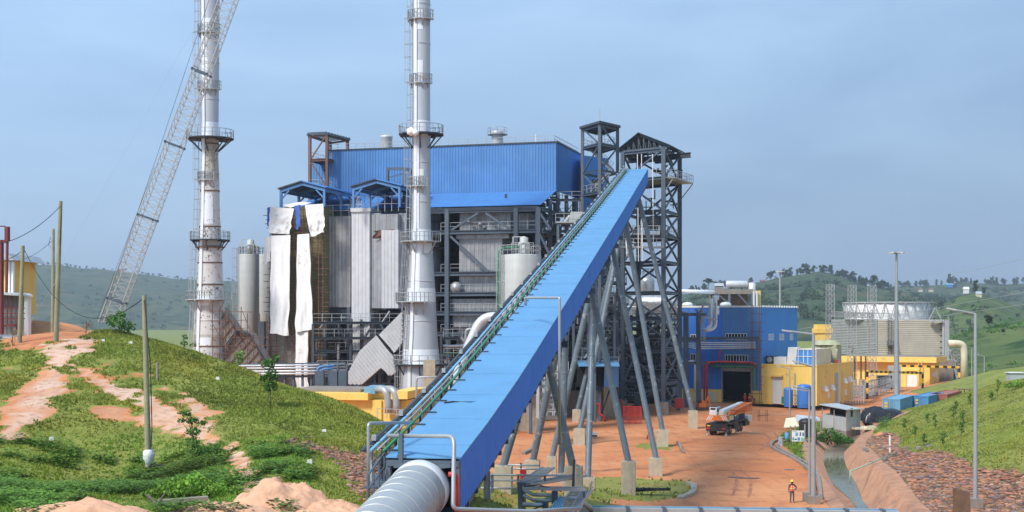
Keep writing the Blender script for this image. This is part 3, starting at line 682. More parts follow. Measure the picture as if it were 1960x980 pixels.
def rocks(name, label, region, n, seed, s0):
    X, Y = scatter(*region, n, seed); Z = tz(X, Y); g, s, st, lu = masks(X, Y, Z); k = (st > .5) & (chan_dist(X, Y) > 4.0); X, Y, Z = X[k], Y[k], Z[k]; m = len(X); q = np.random.RandomState(seed)
    D = np.array([(1, 0, 0), (0, 1, 0), (-1, 0, 0), (0, -1, 0), (.6, .6, .55), (-.6, .5, .6), (-.5, -.6, .5), (.55, -.6, .6), (0, 0, -.6)], float); F0 = np.array([(0, 1, 4), (1, 2, 5), (2, 3, 6), (3, 0, 7), (1, 5, 4), (2, 6, 5), (3, 7, 6), (0, 4, 7), (4, 5, 6), (4, 6, 7)])
    s_ = (s0 * (.5 + 1.4 * q.rand(m) ** 2))[:, None, None]; a = q.rand(m) * 6.283; R_ = D[None] * (.8 + .4 * q.rand(m, 9, 1)) * s_ * np.array([1.35, .8, .55]); c, s2 = np.cos(a)[:, None], np.sin(a)[:, None]
    V = np.stack([R_[..., 0] * c - R_[..., 1] * s2 + X[:, None], R_[..., 0] * s2 + R_[..., 1] * c + Y[:, None], R_[..., 2] + Z[:, None] + .02], -1).reshape(-1, 3); F = (F0[None] + 9 * np.arange(m)[:, None, None]).reshape(-1, 3)
    t = np.repeat((.5 + .8 * q.rand(m, 1)) * np.where(q.rand(m, 1) < .25, np.array([[.7, .85, 1.15]]), np.array([[1.1, .92, .8]])) * (1 + .25 * (q.rand(m, 3) - .5)), 9, 0)
    return tag(tri_mesh(name, V, F, t, M['rockm']), label, 'stones', kind='stuff')
M['rockm'] = leaf_mat('pitching_stone', (.42, .25, .17)); 
rocks('stones', 'rough brown stones set in the bank left of the gallery foot', (-22, -4, 42, 85), 22000, 31, .075); rocks('stones', 'rough reddish stones pitched along the drain bank at the right', (26, 60, 95, 165), 26000, 32, .19)

# ================================================================== BOILER PLANT
F1 = Frame(6.63, 195.0, 16.0)
def base_at(px, Y, z=0.0): return ((px - 980) * Y / FPX, Y, z)
def L3(mb, a, b, w=.3, h=None): return mb.beam(W(*a), W(*b), w, h)
def vcol(mb, px, y0, y1, Y, w=.4, H=True):
    a, b = W(px, y1, Y), W(px, y0, Y); return mb.hbeam(a, b, w, w, w * .15) if H else mb.beam(a, b, w, w)
def fcol(mb, fr, px, y0, d, w=.45, z0=0.0):
    u = fr.U(px, d); return mb.hbeam(fr.p(u, d, z0), fr.p(u, d, fr.Z(px, y0, d)), w, w, .07)
def fb(mb, fr, pl, pr, yt, yb, d0, d1, zb=None):
    ul, ur = fr.U(pl, d0), fr.U(pr, d0); pm = (pl + pr) / 2
    return mb.fbox(fr, ul, ur, d0, d1, fr.Z(pm, yb, d0) if zb is None else zb, fr.Z(pm, yt, d0))
def fcorr(mb, fr, pl, pr, yt, yb, d, pitch=.42, dep=.05):
    ul, ur = fr.U(pl, d), fr.U(pr, d); pm = (pl + pr) / 2; z0, z1 = fr.Z(pm, yb, d), fr.Z(pm, yt, d)
    n = fr.p(ul, d - 1, 0) - fr.p(ul, d, 0)
    return mb.corr(fr.p(ul, d, z0), fr.p(ur, d, 0) - fr.p(ul, d, 0), (0, 0, z1 - z0), n, pitch, dep)
def cladbox(mb, fr, pl, pr, yt, yb, d0, d1, pitch=.42, dep=.05):
    fb(mb, fr, pl, pr, yt, yb, d0 + .02, d1); return fcorr(mb, fr, pl + .2, pr - .2, yt, yb, d0, pitch, dep)

bh = T('boiler_house', 'tall blue clad boiler house with lean-to roof over open grey steelwork', 'boiler house', (6.6, 195, 0))
ZT, ZB = 40.9, 33.7
uL, uR = F1.U(627, 0), 0.0
mb = MB(); nrm = -Vector((F1.v.x, F1.v.y, 0))
mb.corr(F1.p(uL, 0, ZB), F1.p(uR, 0, 0) - F1.p(uL, 0, 0), (0, 0, ZT - ZB), nrm, .45, .07)
mb.fbox(F1, uL, uR, .02, .12, ZB, ZT - .02); mb.fbox(F1, uL - .02, uL + .1, .12, 16, ZB, ZT - .03)
mb.build('cladding', M['blue'], bh)
mb = MB(); mb.corr(F1.p(0.02, 0, ZB), F1.v.to_3d() * 16.3, (0, 0, ZT - ZB), F1.u.to_3d(), .45, .07); mb.fbox(F1, -.1, 0.0, .14, 16.3, ZB, ZT - .03); mb.build('end_cladding', M['blue_dk'], bh)
mb = MB(); mb.fbox(F1, uL - .15, .15, -.15, .0, ZT - .0, ZT + .22); mb.fbox(F1, .0, .2, 0.01, 16.4, ZT, ZT + .22); mb.fbox(F1, uL, -.01, .02, 16.3, ZT + .003, ZT + .12)
mb.build('roof', M['steel_dk'], bh)
mb = MB(); railing(mb, [F1.p(uL, .5, ZT + .12), F1.p(-.4, .5, ZT + .12), F1.p(-.4, 16, ZT + .12)], 1.0, 1.5, .03); mb.build('roof_railing', M['rail'], bh)
for px, y0, r in ((740, 260, .98), (952, 251, .95)):
    u, Yv = F1.ray(px, 7); mb = MB(); c = F1.p(u, 7, ZT); h = F1.Z(px, y0, 7) - ZT
    mb.lathe(c, [(r * .96, 0), (r * .96, h - .35), (r, h - .3), (r, h), (r * .85, h), (r * .85, h - .4), (.01, h - .4)], 24); v_ = mb.build('roof_vent', M['silver'], bh)
    if px == 952:
        mb = MB(); railing(mb, [c + Vector((math.cos(a) * 1.5, math.sin(a) * 1.5, h - .5)) for a in np.linspace(0, 6.28, 9)], 1.0, 1.4, .025); mb.lathe(c, [(1.6, h - .6), (1.6, h - .5)], 16); mb.build('vent_platform', M['rail'], v_)
mb = MB(); c = F1.p(F1.U(1026, 6), 6, ZT); mb.tube(c, c + Vector((0, 0, 2.2)), .12, 6); mb.build('vent_pipe', M['white'], bh)
# lower left block
mb = MB(); cladbox(mb, F1, 596, 628, 306, 420, 2.5, 12); mb.build('side_block', M['blue'], bh)
mb = MB(); fb(mb, F1, 620, 625, 323, 327, 2.2, 2.4); mb.build('vent_louvre', M['dark'], bh)
# lean-to
ul = F1.U(600, 0); ze = 30.9; mb = MB(); n_ = 64
for i in range(n_):
    a0 = ul + (0 - ul) * i / n_; a1 = ul + (0 - ul) * (i + .86) / n_; a2 = ul + (0 - ul) * (i + 1) / n_
    mb.add([F1.p(a0, -9.2, ze), F1.p(a1, -9.2, ze), F1.p(a1, -.1, ZB), F1.p(a0, -.1, ZB)], [(0, 1, 2, 3)])
    mb.add([F1.p(a1, -9.2, ze + .07), F1.p(a2, -9.2, ze + .07), F1.p(a2, -.1, ZB + .07), F1.p(a1, -.1, ZB + .07)], [(0, 1, 2, 3)])
mb.add([F1.p(ul, -9.2, ze - .05), F1.p(0, -9.2, ze - .05), F1.p(0, -.1, ZB - .05), F1.p(ul, -.1, ZB - .05)], [(0, 1, 2, 3)])
mb.build('lean_to_roof', M['blue_lt2'] if 'blue_lt2' in M else M['blue'], bh)
# structural frame of the open boiler bay
fr_ = MB(); sl = MB(); rl = MB(); ib = MB()
DF = -9.0; zs = [F1.Z(920, y, DF) for y in (403, 444, 524, 563, 600, 640, 690)]
ucs = [F1.U(px, DF) for px in (620, 672, 740, 782, 856, 988, 1031)]
for u in ucs:
    fr_.hbeam(F1.p(u, DF, 0), F1.p(u, DF, ze - .35), .62, .62, .09)
for z in zs: fr_.hbeam(F1.p(ucs[0], DF, z), F1.p(ucs[-1], DF, z), .45, .55, .07)
fr_.hbeam(F1.p(ucs[0], DF, ze - .4), F1.p(ucs[-1], DF, ze - .4), .4, .4, .07)
for u in (0.2,):
    for d in (DF + .2, -4.5, 0, 5.5, 10.5, 15.5):
        top = (ze - .3) if d < 0 else ZB - .2
        fr_.hbeam(F1.p(u - (0 if d > DF + 1 else .8), d, 0), F1.p(u - (0 if d > DF + 1 else .8), d, top + (d + 9) * .3 * (d < 0)), .5, .5, .08)
for z in zs:
    fr_.hbeam(F1.p(.2, DF, z), F1.p(.2, 15.5, z), .4, .5, .07)
for i, d in enumerate((DF, -4.5, 0, 5.5, 10.5)):
    d2 = (DF, -4.5, 0, 5.5, 10.5, 15.5)[i + 1]
    for j in range(len(zs) - 1):
        a, b = (zs[j], zs[j + 1]) if (i + j) % 2 else (zs[j + 1], zs[j]); fr_.beam(F1.p(.2, d, a), F1.p(.2, d2, b), .22, .22)
for a, b in (((865, 440), (915, 408)), ((930, 408), (978, 440)), ((862, 452), (935, 520)), ((1032, 445), (1058, 500)), ((1031, 404), (1055, 440))):
    fr_.beam(F1.P(a[0], a[1], DF - .1), F1.P(b[0], b[1], DF - .1), .3, .3)
fr_.hbeam(F1.p(uL, .5, ZB - .3), F1.p(.1, .5, ZB - .3), .4, .5, .07)
for k, z in enumerate(zs[1:]):
    sl.fbox(F1, ucs[2], 0, DF + .3, 15, z + .26, z + .34)
    railing(rl, [F1.p(ucs[4] - 1, DF + .1, z + .34), F1.p(-.6, DF + .1, z + .34), F1.p(0, DF + .3, z + .34), F1.p(0, 15, z + .34)], 1.1, 1.5, .03)
r2 = random.Random(3)
for i in range(150):
    u = ucs[3] + r2.random() * (-ucs[3]); d = -7.5 + r2.random() * 20; z = r2.random() * 33; L_ = 1 + r2.random() * 5
    e = r2.choice([(L_, 0, 0), (0, L_, 0), (0, 0, L_)]); (ib.beam if r2.random() < .6 else ib.tube)(F1.p(u, d, z), F1.p(min(u + e[0], -.1), d + e[1], min(z + e[2], 33)), .12 + r2.random() * .22)
for i in range(40):
    d = 1 + r2.random() * 14; z = 12 + r2.random() * 20; ib.beam(F1.p(-.2 - r2.random() * 5, d, z), F1.p(-.2 - r2.random() * 5, d + 1 + r2.random() * 3, z + r2.random() * 2), .15)
fr_.build('steel_frame', M['steel'], bh); sl.build('floor_deck', M['steel_dk'], bh); rl.build('railing', M['rail'], bh); ib.build('pipework', M['steel_dk'], bh)
bb = MB(); bb.fbox(F1, ucs[2] - 1, -5.5, 3.0, 14.9, .2, 33.2); bb.fbox(F1, ucs[0], ucs[3], 4, 10, 0, 33.2); bb.build('interior_shade_block', M['dark'], bh)  # near-black filler boxes paint the shade deep inside the open bay
sb = MB(); cladbox(sb, F1, 880, 978, 407, 443, DF + 1.4, -2, .55, .06); cladbox(sb, F1, 879, 962, 456, 562, DF + 1.0, -2, .55, .06); fb(sb, F1, 873, 974, 449, 457, DF + .7, -3)
cladbox(sb, F1, 861, 952, 572, 599, DF + .8, -3, .55, .06); cladbox(sb, F1, 866, 956, 602, 626, DF + .7, -3, .55, .06); cladbox(sb, F1, 876, 960, 632, 670, DF + 1.3, -3, .55, .06)
cladbox(sb, F1, 992, 1013, 408, 444, DF + 2.4, -2, .55, .06)
for px, py, r in ((874, 551, .9), (900, 425, .25), (921, 430, .3), (929, 436, .22)):
    c = F1.P(px, py, DF + .6); sb.lathe(c, [(r, -.1), (r * .98, .5), (r * .6, .9), (0.01, 1.0)], 14, axis=-F1.v.to_3d())
sb.build('boiler_casing', M['silver_dk'], bh)

# small equipment hopper on a platform beside the boiler house
hp = T('feed_hopper', 'pale grey hopper on a steel platform beside the conveyor top', 'hopper', base_at(1103, 186))
mb = MB(); a = W(1103, 425, 186); mb.hexa([a + Vector((x, y, 0)) for x, y in ((-1.1, -1), (1.1, -1), (1.1, 1), (-1.1, 1))], [a + Vector((x, y, 1.4)) for x, y in ((-.8, -.8), (.8, -.8), (.8, .8), (-.8, .8))]); mb.tube(a + Vector((-.9, 0, .9)), a + Vector((-1.8, 0, -.2)), .22, 8); mb.build('hopper_body', M['silo'], hp)
mb = MB(); mb.box(a + Vector((0, 0, -.12)), (6, 3, .2)); railing(mb, [a + Vector((-3, -1.5, 0)), a + Vector((3, -1.5, 0))], 1.1, 1.2, .03); mb.build('platform', M['rail'], hp)
mb = MB(); [mb.beam(a + Vector((x, y, -.2)), Vector((a.x + x, a.y + y, 0)), .3) for x in (-2.6, 2.6) for y in (-1.2, 1.2)]; mb.build('post', M['steel'], hp)

# ------------------------------------------------------------------ lift and stair towers
def frame_tower(name, label, cat, cols, levels, roof_y, zbase=0.0, m='steel', w=.42, brace=((0, 1), (1, 2)), decks=True, roofover=.8, stairs=True, railc=True, group=None):
    """cols: (px, Y) of the four columns in order round the plan; levels: heights in metres"""
    P0 = [Vector(base_at(px, Y, 0)) for px, Y in cols]; c = sum(P0, Vector()) / len(P0)
    t = T(name, label, cat, (c.x, c.y, zbase), group); top = roof_y
    mb = MB()
    for p in P0: mb.hbeam(p + Vector((0, 0, zbase)), p + Vector((0, 0, top)), w, w, w * .16)
    mb.build('column', M[m], t) if False else None
    for p in P0:
        q = MB(); q.hbeam(p + Vector((0, 0, zbase)), p + Vector((0, 0, top)), w, w, w * .16); q.build('column', M[m], t)
    fr = MB(); n = len(P0)
    for z in list(levels) + [top - .2]:
        for i in range(n): fr.hbeam(P0[i] + Vector((0, 0, z)), P0[(i + 1) % n] + Vector((0, 0, z)), w * .6, w * .7, .05)
    zz = [zbase] + list(levels) + [top]
    for i, j in brace:
        for k in range(len(zz) - 1):
            a, b = zz[k], zz[k + 1]
            if k % 2: a, b = b, a
            fr.beam(P0[i] + Vector((0, 0, a)), P0[j] + Vector((0, 0, b)), w * .42, w * .42)
    fr.build('bracing', M[m], t)
    if decks:
        dk = MB(); rr = MB()
        for z in (levels if decks is True else [levels[i] for i in decks]):
            dk.add([p + Vector((0, 0, z + .2)) for p in P0] + [p + Vector((0, 0, z + .28)) for p in P0], [tuple(range(n))[::-1], tuple(range(n, 2 * n))] + [(i, (i + 1) % n, (i + 1) % n + n, i + n) for i in range(n)])
            if railc: railing(rr, [p + Vector((0, 0, z + .28)) for p in P0] + [P0[0] + Vector((0, 0, z + .28))], 1.1, 1.3, .028)
        dk.build('deck', M['steel_dk'], t)
        if railc: rr.build('railing', M['rail'], t)
    return t, P0, c
zl = lambda y, Y: CAMH + (HORIZON - y) * Y / FPX
# right hand lift tower with flat roof
lv = [zl(y, 190) for y in (700, 640, 590, 540, 480, 430, 372, 330, 281)]
t, P0, c = frame_tower('stair_tower', 'flat roofed open steel stair tower beside the blue end wall', 'stair tower', [(1148, 187), (1182, 191), (1150, 197), (1115, 192)], lv, zl(243, 190), brace=((0, 1), (3, 0)), decks=(6, 8))
ctr = Vector((c.x, c.y, 0)); mb = MB(); q = [ctr + (p - ctr) * 1.18 for p in P0]; zt = zl(243, 190)
mb.add([p + Vector((0, 0, zt)) for p in q] + [p + Vector((0, 0, zt + .35)) for p in q], [(3, 2, 1, 0), (4, 5, 6, 7), (0, 1, 5, 4), (1, 2, 6, 5), (2, 3, 7, 6), (3, 0, 4, 7)]); mb.build('roof', M['steel_dk'], t)
mb = MB()
for k in range(len(lv) - 1):
    a, b = lv[k] + .3, lv[k + 1] + .3; p, q_ = P0[3].lerp(P0[2], .3), P0[0].lerp(P0[1], .6)
    if k % 2: p, q_ = q_, p
    for o_ in (Vector((0, 0, 0)), Vector((.5, .5, 0))): mb.beam(p + o_ + Vector((0, 0, a)), q_ + o_ + Vector((0, 0, b)), .08, .25); mb.beam(p + o_ + Vector((0, 0, a + 1)), q_ + o_ + Vector((0, 0, b + 1)), .05)
    for i in range(12):
        x = p.lerp(q_, i / 11); z = a + (b - a) * i / 11; mb.beam(x + Vector((0, 0, z)), x + Vector((.5, .5, z)), .22, .04)
mb.build('stairs', M['rail'], t)
mb = MB(); mb.tube(P0[0] + Vector((0, 0, zt + .3)), P0[0] + Vector((0, 0, zt + 2.2)), .05, 5); mb.tube(P0[3] + Vector((.5, 0, zt + .3)), P0[3] + Vector((.5, 0, zt + 1.6)), .03, 5); mb.build('lightning_rod', M['rail'], t)
# blue wall behind the stair tower
bw = T('lift_shaft_house', 'deep blue clad shaft with a dark doorway behind the stair tower', 'shaft house', base_at(1140, 203))
mb = MB(); a, b = W(1113, 400, 203), W(1165, 400, 207); mb.corr(a, Vector((b.x - a.x, b.y - a.y, 0)), (0, 0, zl(300, 205) - a.z), (0, -1, 0), .45, .06); mb.hexa([Vector((a.x, a.y + .05, 0)), Vector((b.x, b.y + .05, 0)), Vector((b.x, b.y + 6, 0)), Vector((a.x, a.y + 6, 0))], [Vector((a.x, a.y + .05, zl(301, 205))), Vector((b.x, b.y + .05, zl(301, 205))), Vector((b.x, b.y + 6, zl(301, 205))), Vector((a.x, a.y + 6, zl(301, 205)))]); mb.build('cladding', M['blue_dk'], bw)
mb = MB(); a = W(1139, 366, 202.3); mb.box(a + Vector((0, 0, .9)), (.9, .1, 1.9)); mb.build('doorway', M['dark'], bw)

# left tower of the boiler house with open top frame
lv = [zl(y, 203) for y in (640, 560, 480, 420, 360, 306)]
t, P0, c = frame_tower('stair_tower', 'open brown and grey steel tower at the far left end of the boiler house', 'stair tower', [(593, 204), (626, 203), (665, 209), (632, 212)], lv, zl(262, 206), m='brown', brace=((0, 1),), stairs=False)
ctr = Vector((c.x, c.y, 0)); mb = MB(); q = [ctr + (p - ctr) * 1.12 for p in P0]; zt = zl(262, 206)
for i in range(9):
    f = i / 8; mb.beam(q[0].lerp(q[3], f) + Vector((0, 0, zt + .25)), q[1].lerp(q[2], f) + Vector((0, 0, zt + .25)), .16, .2)
mb.beam(q[0] + Vector((0, 0, zt)), q[3] + Vector((0, 0, zt)), .3); mb.beam(q[1] + Vector((0, 0, zt)), q[2] + Vector((0, 0, zt)), .3); mb.build('roof_beams', M['steel'], t)

# conveyor head house
lv = [zl(y, 200) for y in (735, 672, 612, 560, 502, 452, 405, 343)]
hh = [(1270, 198), (1301, 208), (1222, 214), (1192, 203)]
t, P0, c = frame_tower('conveyor_tower', 'tall open steel conveyor head tower with gabled roof', 'conveyor tower', hh, lv, zl(292, 203), w=.62, brace=((0, 1), (3, 0), (1, 2), (1, 0), (2, 3)), decks=(5, 7))
zt = zl(290, 203); mb = MB(); tr = MB()
A, B = P0[3].lerp(P0[0], -.12), P0[3].lerp(P0[0], 1.15); off = (P0[1] - P0[0]) * 1.1
rz_ = 2.3
for o_ in (Vector((0, 0, 0)), off * .5, off):
    a, b = A + o_ + Vector((0, 0, zt)), B + o_ + Vector((0, 0, zt)); m_ = (a + b) / 2 + Vector((0, 0, rz_)) - (b - a) * .08
    tr.beam(a, b, .25); tr.beam(a, m_, .25); tr.beam(m_, b, .25)
    for k in range(1, 10):
        f = k / 10; x = a.lerp(b, f); fm = (m_ - a).dot((b - a).normalized()) / (b - a).length
        y = a.lerp(m_, f / fm) if f < fm else m_.lerp(b, (f - fm) / (1 - fm)); tr.beam(x, y, .12)
        f2 = (k + .5) / 10; tr.beam(a.lerp(b, min(f2, 1)), y, .1)
m0 = (A + B) / 2 + Vector((0, 0, zt + rz_)) - (B - A) * .08; e = -off * .06
for p, q_ in ((A, m0), (B, m0)):
    a = Vector((p.x, p.y, zt)) if p is not m0 else p
    o1 = a + e + Vector((0, 0, .2)); o2 = m0 + e + Vector((0, 0, .2)); mb.hexa([o1, o2, o2 + off * 1.12, o1 + off * 1.12], [x + Vector((0, 0, .12)) for x in (o1, o2, o2 + off * 1.12, o1 + off * 1.12)])
mb.build('roof', M['steel_dk'], t); tr.build('roof_truss', M['steel'], t)
mb = MB(); z = zl(300, 203); a = P0[3].lerp(P0[0], -.1) + (P0[1] - P0[0]) * .5; b = P0[3].lerp(P0[0], 1.45) + (P0[1] - P0[0]) * .5; mb.hbeam(a + Vector((0, 0, z)), b + Vector((0, 0, z)), .4, .8, .1)
mb.beam(a.lerp(b, .45) + Vector((0, 0, z - .6)), a.lerp(b, .7) + Vector((0, 0, z - .6)), .5); mb.build('crane_beam', M['steel_dk'], t)
mb = MB(); k = P0[0] + Vector((0, 0, zl(343, 200))); dx = (P0[1] - P0[0]).normalized(); dr = Vector((dx.y, -dx.x, 0)); 
k2 = P0[1] + Vector((0, 0, zl(343, 200))); pl = [k, k + dr * 1.5 + dx * 1, k2 + dr * 2.2, k2]; mb.add([p for p in pl] + [p + Vector((0, 0, .2)) for p in pl], [(3, 2, 1, 0), (4, 5, 6, 7), (0, 1, 5, 4), (1, 2, 6, 5), (2, 3, 7, 6), (3, 0, 4, 7)])
mb.beam(k2 + dr * 2.1, k2 + Vector((0, 0, -2.6)), .15); mb.beam(k + dr * 1.2 + dx, k + Vector((0, 0, -2.4)), .15); railing(mb, [p + Vector((0, 0, .2)) for p in pl[0:4]], 1.1, 1.0, .03); mb.build('outer_platform', M['rail'], t)
mb = MB()
for y0, pl_, pr_, Y in ((472, 1182, 1270, 192), (447, 1210, 1262, 194)):
    a, b = W(pl_, y0, Y), W(pr_, y0, Y); mb.box((a + b) / 2 - Vector((0, 0, .1)), (b.x - a.x, 2.0, .22)); railing(mb, [a + Vector((0, -1, 0)), b + Vector((0, -1, 0)), b + Vector((0, 1, 0))], 1.1, 1.1, .04)
mb.build('side_platform', M['rail'], t)
mb = MB(); a, b = W(1224, 400, 190), W(1226, 500, 190)
for x in (-.3, .3, 1.9): mb.beam(a + Vector((x, 0, 8)), b + Vector((x, 0, 0)), .09)
mb.path([W(1199, 455, 189), W(1199, 490, 189), W(1228, 490, 189), W(1228, 380, 189)], .07, 5); mb.build('cable_loop', M['white'], t)
mb = MB()
for i in range(60):
    f, g_ = rnd.random(), rnd.random(); z = rnd.choice(lv[5:]) + rnd.random() * 2.5; p = P0[3].lerp(P0[0], f).lerp(P0[2].lerp(P0[1], f), g_) + Vector((0, 0, z)); mb.tube(p, p + Vector(rnd.choice([(1.5, 0, 0), (0, 0, 1.5), (0, 2, 0)])), .08 + .12 * rnd.random(), 6)
mb.lathe(P0[3].lerp(P0[1], .55) + Vector((0, 0, lv[-2] - 2.5)), [(1.3, 0), (1.3, 2), (.6, 2.3)], 14); mb.build('drive_machinery', M['steel_dk'], t)
for p in P0:
    mb = MB(); mb.box(p + Vector((0, 0, .9)), (1.3, 1.3, 2.2)); mb.build('footing', M['conc_dk'], t)

# ------------------------------------------------------------------ chimneys
def chimney(name, label, px, Y, prof, platforms, mats, ladder_px):
    ax = (px - 980) * Y / FPX; t = T(name, label, 'chimney', (ax, Y, 0)); c = Vector((ax, Y, 0)); s = Y / FPX
    pr = [(r * s, zl(y, Y)) for y, r in prof]; pr.sort(key=lambda q: q[1])
    def rad(z):
        for (r0, z0), (r1, z1) in zip(pr, pr[1:]):
            if z0 <= z <= z1: return r0 + (r1 - r0) * (z - z0) / max(z1 - z0, 1e-6)
        return pr[-1][0]
    for (y0, y1, mk) in mats:      # shell courses, top to bottom
        z1, z0 = zl(y0, Y), max(zl(y1, Y), 0); zz = sorted({z0, z1} | {z for _, z in pr if z0 < z < z1})
        mb = MB(); mb.lathe(c, [(rad(z), z) for z in zz], 40); mb.build('shell', M[mk], t)
    mb = MB()
    z = 4.0
    while z < pr[-1][1]:
        r = rad(z); mb.lathe(c, [(r + .003, z - .05), (r + .06, z - .04), (r + .06, z + .04), (r + .003, z + .05)], 40); z += 5.2
    mb.build('joint_flange', M['stack'], t)
    for (y, pl, pr_, kind) in platforms:
        z = zl(y, Y); r0 = rad(z); o = MB(); rr = MB(); ro = max(abs(pl - px), abs(pr_ - px)) * s
        a0, a1 = (0, 2 * math.pi) if kind == 'full' else (R(115), R(300)) if kind == 'left' else (R(95), R(345))
        n = 20; ang = [a0 + (a1 - a0) * i / n for i in range(n + 1)]
        ri = r0 + .02; vs = [c + Vector((math.cos(a) * q, math.sin(a) * q, zq)) for zq in (z - .12, z) for a in ang for q in (ri, ro)]
        m_ = 2 * (n + 1); fs = []
        for i in range(n):
            b = 2 * i; fs += [(b, b + 2, b + 3, b + 1)[::-1], (m_ + b, m_ + b + 1, m_ + b + 3, m_ + b + 2)[::-1], (b + 1, b + 3, m_ + b + 3, m_ + b + 1)]
        o.add(vs, fs)
        for a in ang[::3]:
            d = Vector((math.cos(a), math.sin(a), 0)); drop = min(1.9, (ro - r0) * .9 + .4); o.beam(c + d * ro * .96 + Vector((0, 0, z - .12)), c + d * (rad(z - drop) + .02) + Vector((0, 0, z - drop)), .14, .14); o.beam(c + d * r0 + Vector((0, 0, z - .2)), c + d * ro + Vector((0, 0, z - .2)), .12, .16)
        po = o.build('platform', M['steel_dk' if kind == 'full' else 'rail'], t)
        railing(rr, [c + Vector((math.cos(a) * (ro - .05), math.sin(a) * (ro - .05), z)) for a in ang], 1.15, 1.0, .035); rr.build('railing', M['rail'], po)
    # ladder with cage, running from platform to platform, and a cable duct
    ys = sorted([q[0] for q in platforms]); ys = [-90] + ys + [790]
    for k in range(len(ys) - 1):
        z1, z0 = zl(ys[k], Y), max(zl(ys[k + 1], Y), .3); aa = R(205 if k % 2 else 222)
        d = Vector((math.cos(aa), math.sin(aa), 0)); mb = MB(); ladder(mb, c + d * (rad(z0) + .35) + Vector((0, 0, z0)), c + d * (rad(z1) + .35) + Vector((0, 0, z1)), d, .5, .45, True, .03); mb.build('ladder', M['rail'], t)
    d = Vector((math.cos(R(240)), math.sin(R(240)), 0)); mb = MB()
    zc = [z for _, z in pr]; 
    for (r0, z0), (r1, z1) in zip(pr, pr[1:]): mb.beam(c + d * (r0 + .1) + Vector((0, 0, z0)), c + d * (r1 + .1) + Vector((0, 0, z1)), .42, .22)
    mb.build('cable_duct', M['stack_pl'], t)
    return t, c, rad
PR_R = [(-110, 17), (0, 17.5), (150, 17.5), (231, 17.5), (262, 18.5), (280, 17.5), (330, 17.5), (420, 18.5), (462, 20), (487, 22.5), (560, 27.5), (640, 31), (694, 36), (700, 38), (790, 39), (825, 40)]
ch2, cc2, rad2 = chimney('chimney', 'silver steel chimney nearer the conveyor with several railed platforms', 806, 172, PR_R,
    [(257, 763, 849, 'full'), (357, 779, 820, 'left'), (462, 766, 845, 'part'), (577, 757, 822, 'left'), (696, 753, 855, 'full'), (160, 783, 829, 'part'), (38, 780, 830, 'part')],
    [(-110, 232, 'stack'), (232, 262, 'stack_pl'), (262, 440, 'stack'), (440, 485, 'stack_pl'), (485, 552, 'stack'), (552, 578, 'stack_pl'), (578, 668, 'stack'), (668, 696, 'stack_pl'), (696, 830, 'stack')], 790)
def plates(t, c, rad, Y, items, mk, name='plate'):
    for (y0, y1, a0, a1) in items:
        z1, z0 = zl(y0, Y), zl(y1, Y); mb = MB(); n = 8; mb.sm = True
        vs = [c + Vector((math.cos(R(a)) * (rad(z) + .035), math.sin(R(a)) * (rad(z) + .035), z)) for z in (z0, z1) for a in np.linspace(a0, a1, n)]
        mb.add(vs, [(i, i + 1, n + i + 1, n + i) for i in range(n - 1)]); mb.build(name, M[mk], t)
plates(ch2, cc2, rad2, 172, [(262, 440, 243, 262), (485, 560, 243, 268), (118, 160, 238, 285), (22, 60, 240, 285), (325, 338, 255, 290), (-60, 20, 243, 262)], 'stack_pl')
mb = MB(); c = W(787, 252, 169); mb.lathe(c, [(.01, -.6), (.55, -.3), (.6, .3), (.01, .6)], 10); mb.lathe(c + Vector((.6, -.3, -.2)), [(.01, -.4), (.4, -.2), (.45, .2), (.01, .5)], 10); mb.build('wrapped_instrument', M['tarp'], ch2)
PR_L = [(-110, 18), (0, 18), (150, 17), (240, 16), (262, 17), (300, 15.5), (345, 17.5), (410, 18.5), (434, 20), (460, 21.5), (520, 23.5), (573, 26), (600, 29), (640, 31), (700, 33), (780, 34)]
ch1, cc1, rad1 = chimney('chimney', 'left chimney with rust stained white and beige lower courses behind the boom', 402, 185, PR_L,
    [(265, 359, 447, 'full'), (345, 378, 420, 'left'), (459, 364, 436, 'full'), (573, 356, 410, 'part'), (690, 362, 430, 'part'), (172, 378, 417, 'part'), (64, 378, 420, 'part')],
    [(-110, 235, 'stack'), (235, 262, 'stack_pl'), (262, 346, 'stack_be'), (346, 434, 'stack_wh'), (434, 462, 'stack_wh'), (462, 503, 'stack_wh'), (503, 640, 'stack_wh'), (640, 662, 'stack_be'), (662, 790, 'stack_wh')], 380)
plates(ch1, cc1, rad1, 185, [(38, 62, 240, 290), (110, 172, 242, 268), (150, 172, 270, 292), (62, 110, 244, 262), (372, 430, 240, 300), (570, 662, 240, 285)], 'stack_pl')
mb = MB()
for y in (366, 434, 503, 662, 276, 545):
    z = zl(y, 185); r = rad1(z); mb.lathe(cc1, [(r + .01, z - .1), (r + .07, z - .08), (r + .07, z + .08), (r + .01, z + .1)], 36)
z = zl(475, 185); mb.lathe(cc1, [(rad1(z), z), (rad1(z) + .5, z + .1), (rad1(z) + .5, z + .2), (rad1(z), z + .3)], 30)
r3 = random.Random(9)
for y0, y1, n in ((346, 366, 14), (436, 456, 60), (480, 500, 20), (545, 570, 60), (366, 430, 16), (504, 545, 14), (600, 690, 50), (280, 340, 70)):
    for i in range(n):
        z = zl(y0 + (y1 - y0) * r3.random(), 185); a = R(200 + 140 * r3.random()); d = Vector((math.cos(a), math.sin(a), 0)); q = cc1 + d * rad1(z) + Vector((0, 0, z)); mb.tube(q - d * .05, q + d * .06, .07, 6)
mb.build('bolts_and_bands', M['rust_pl'], ch1)

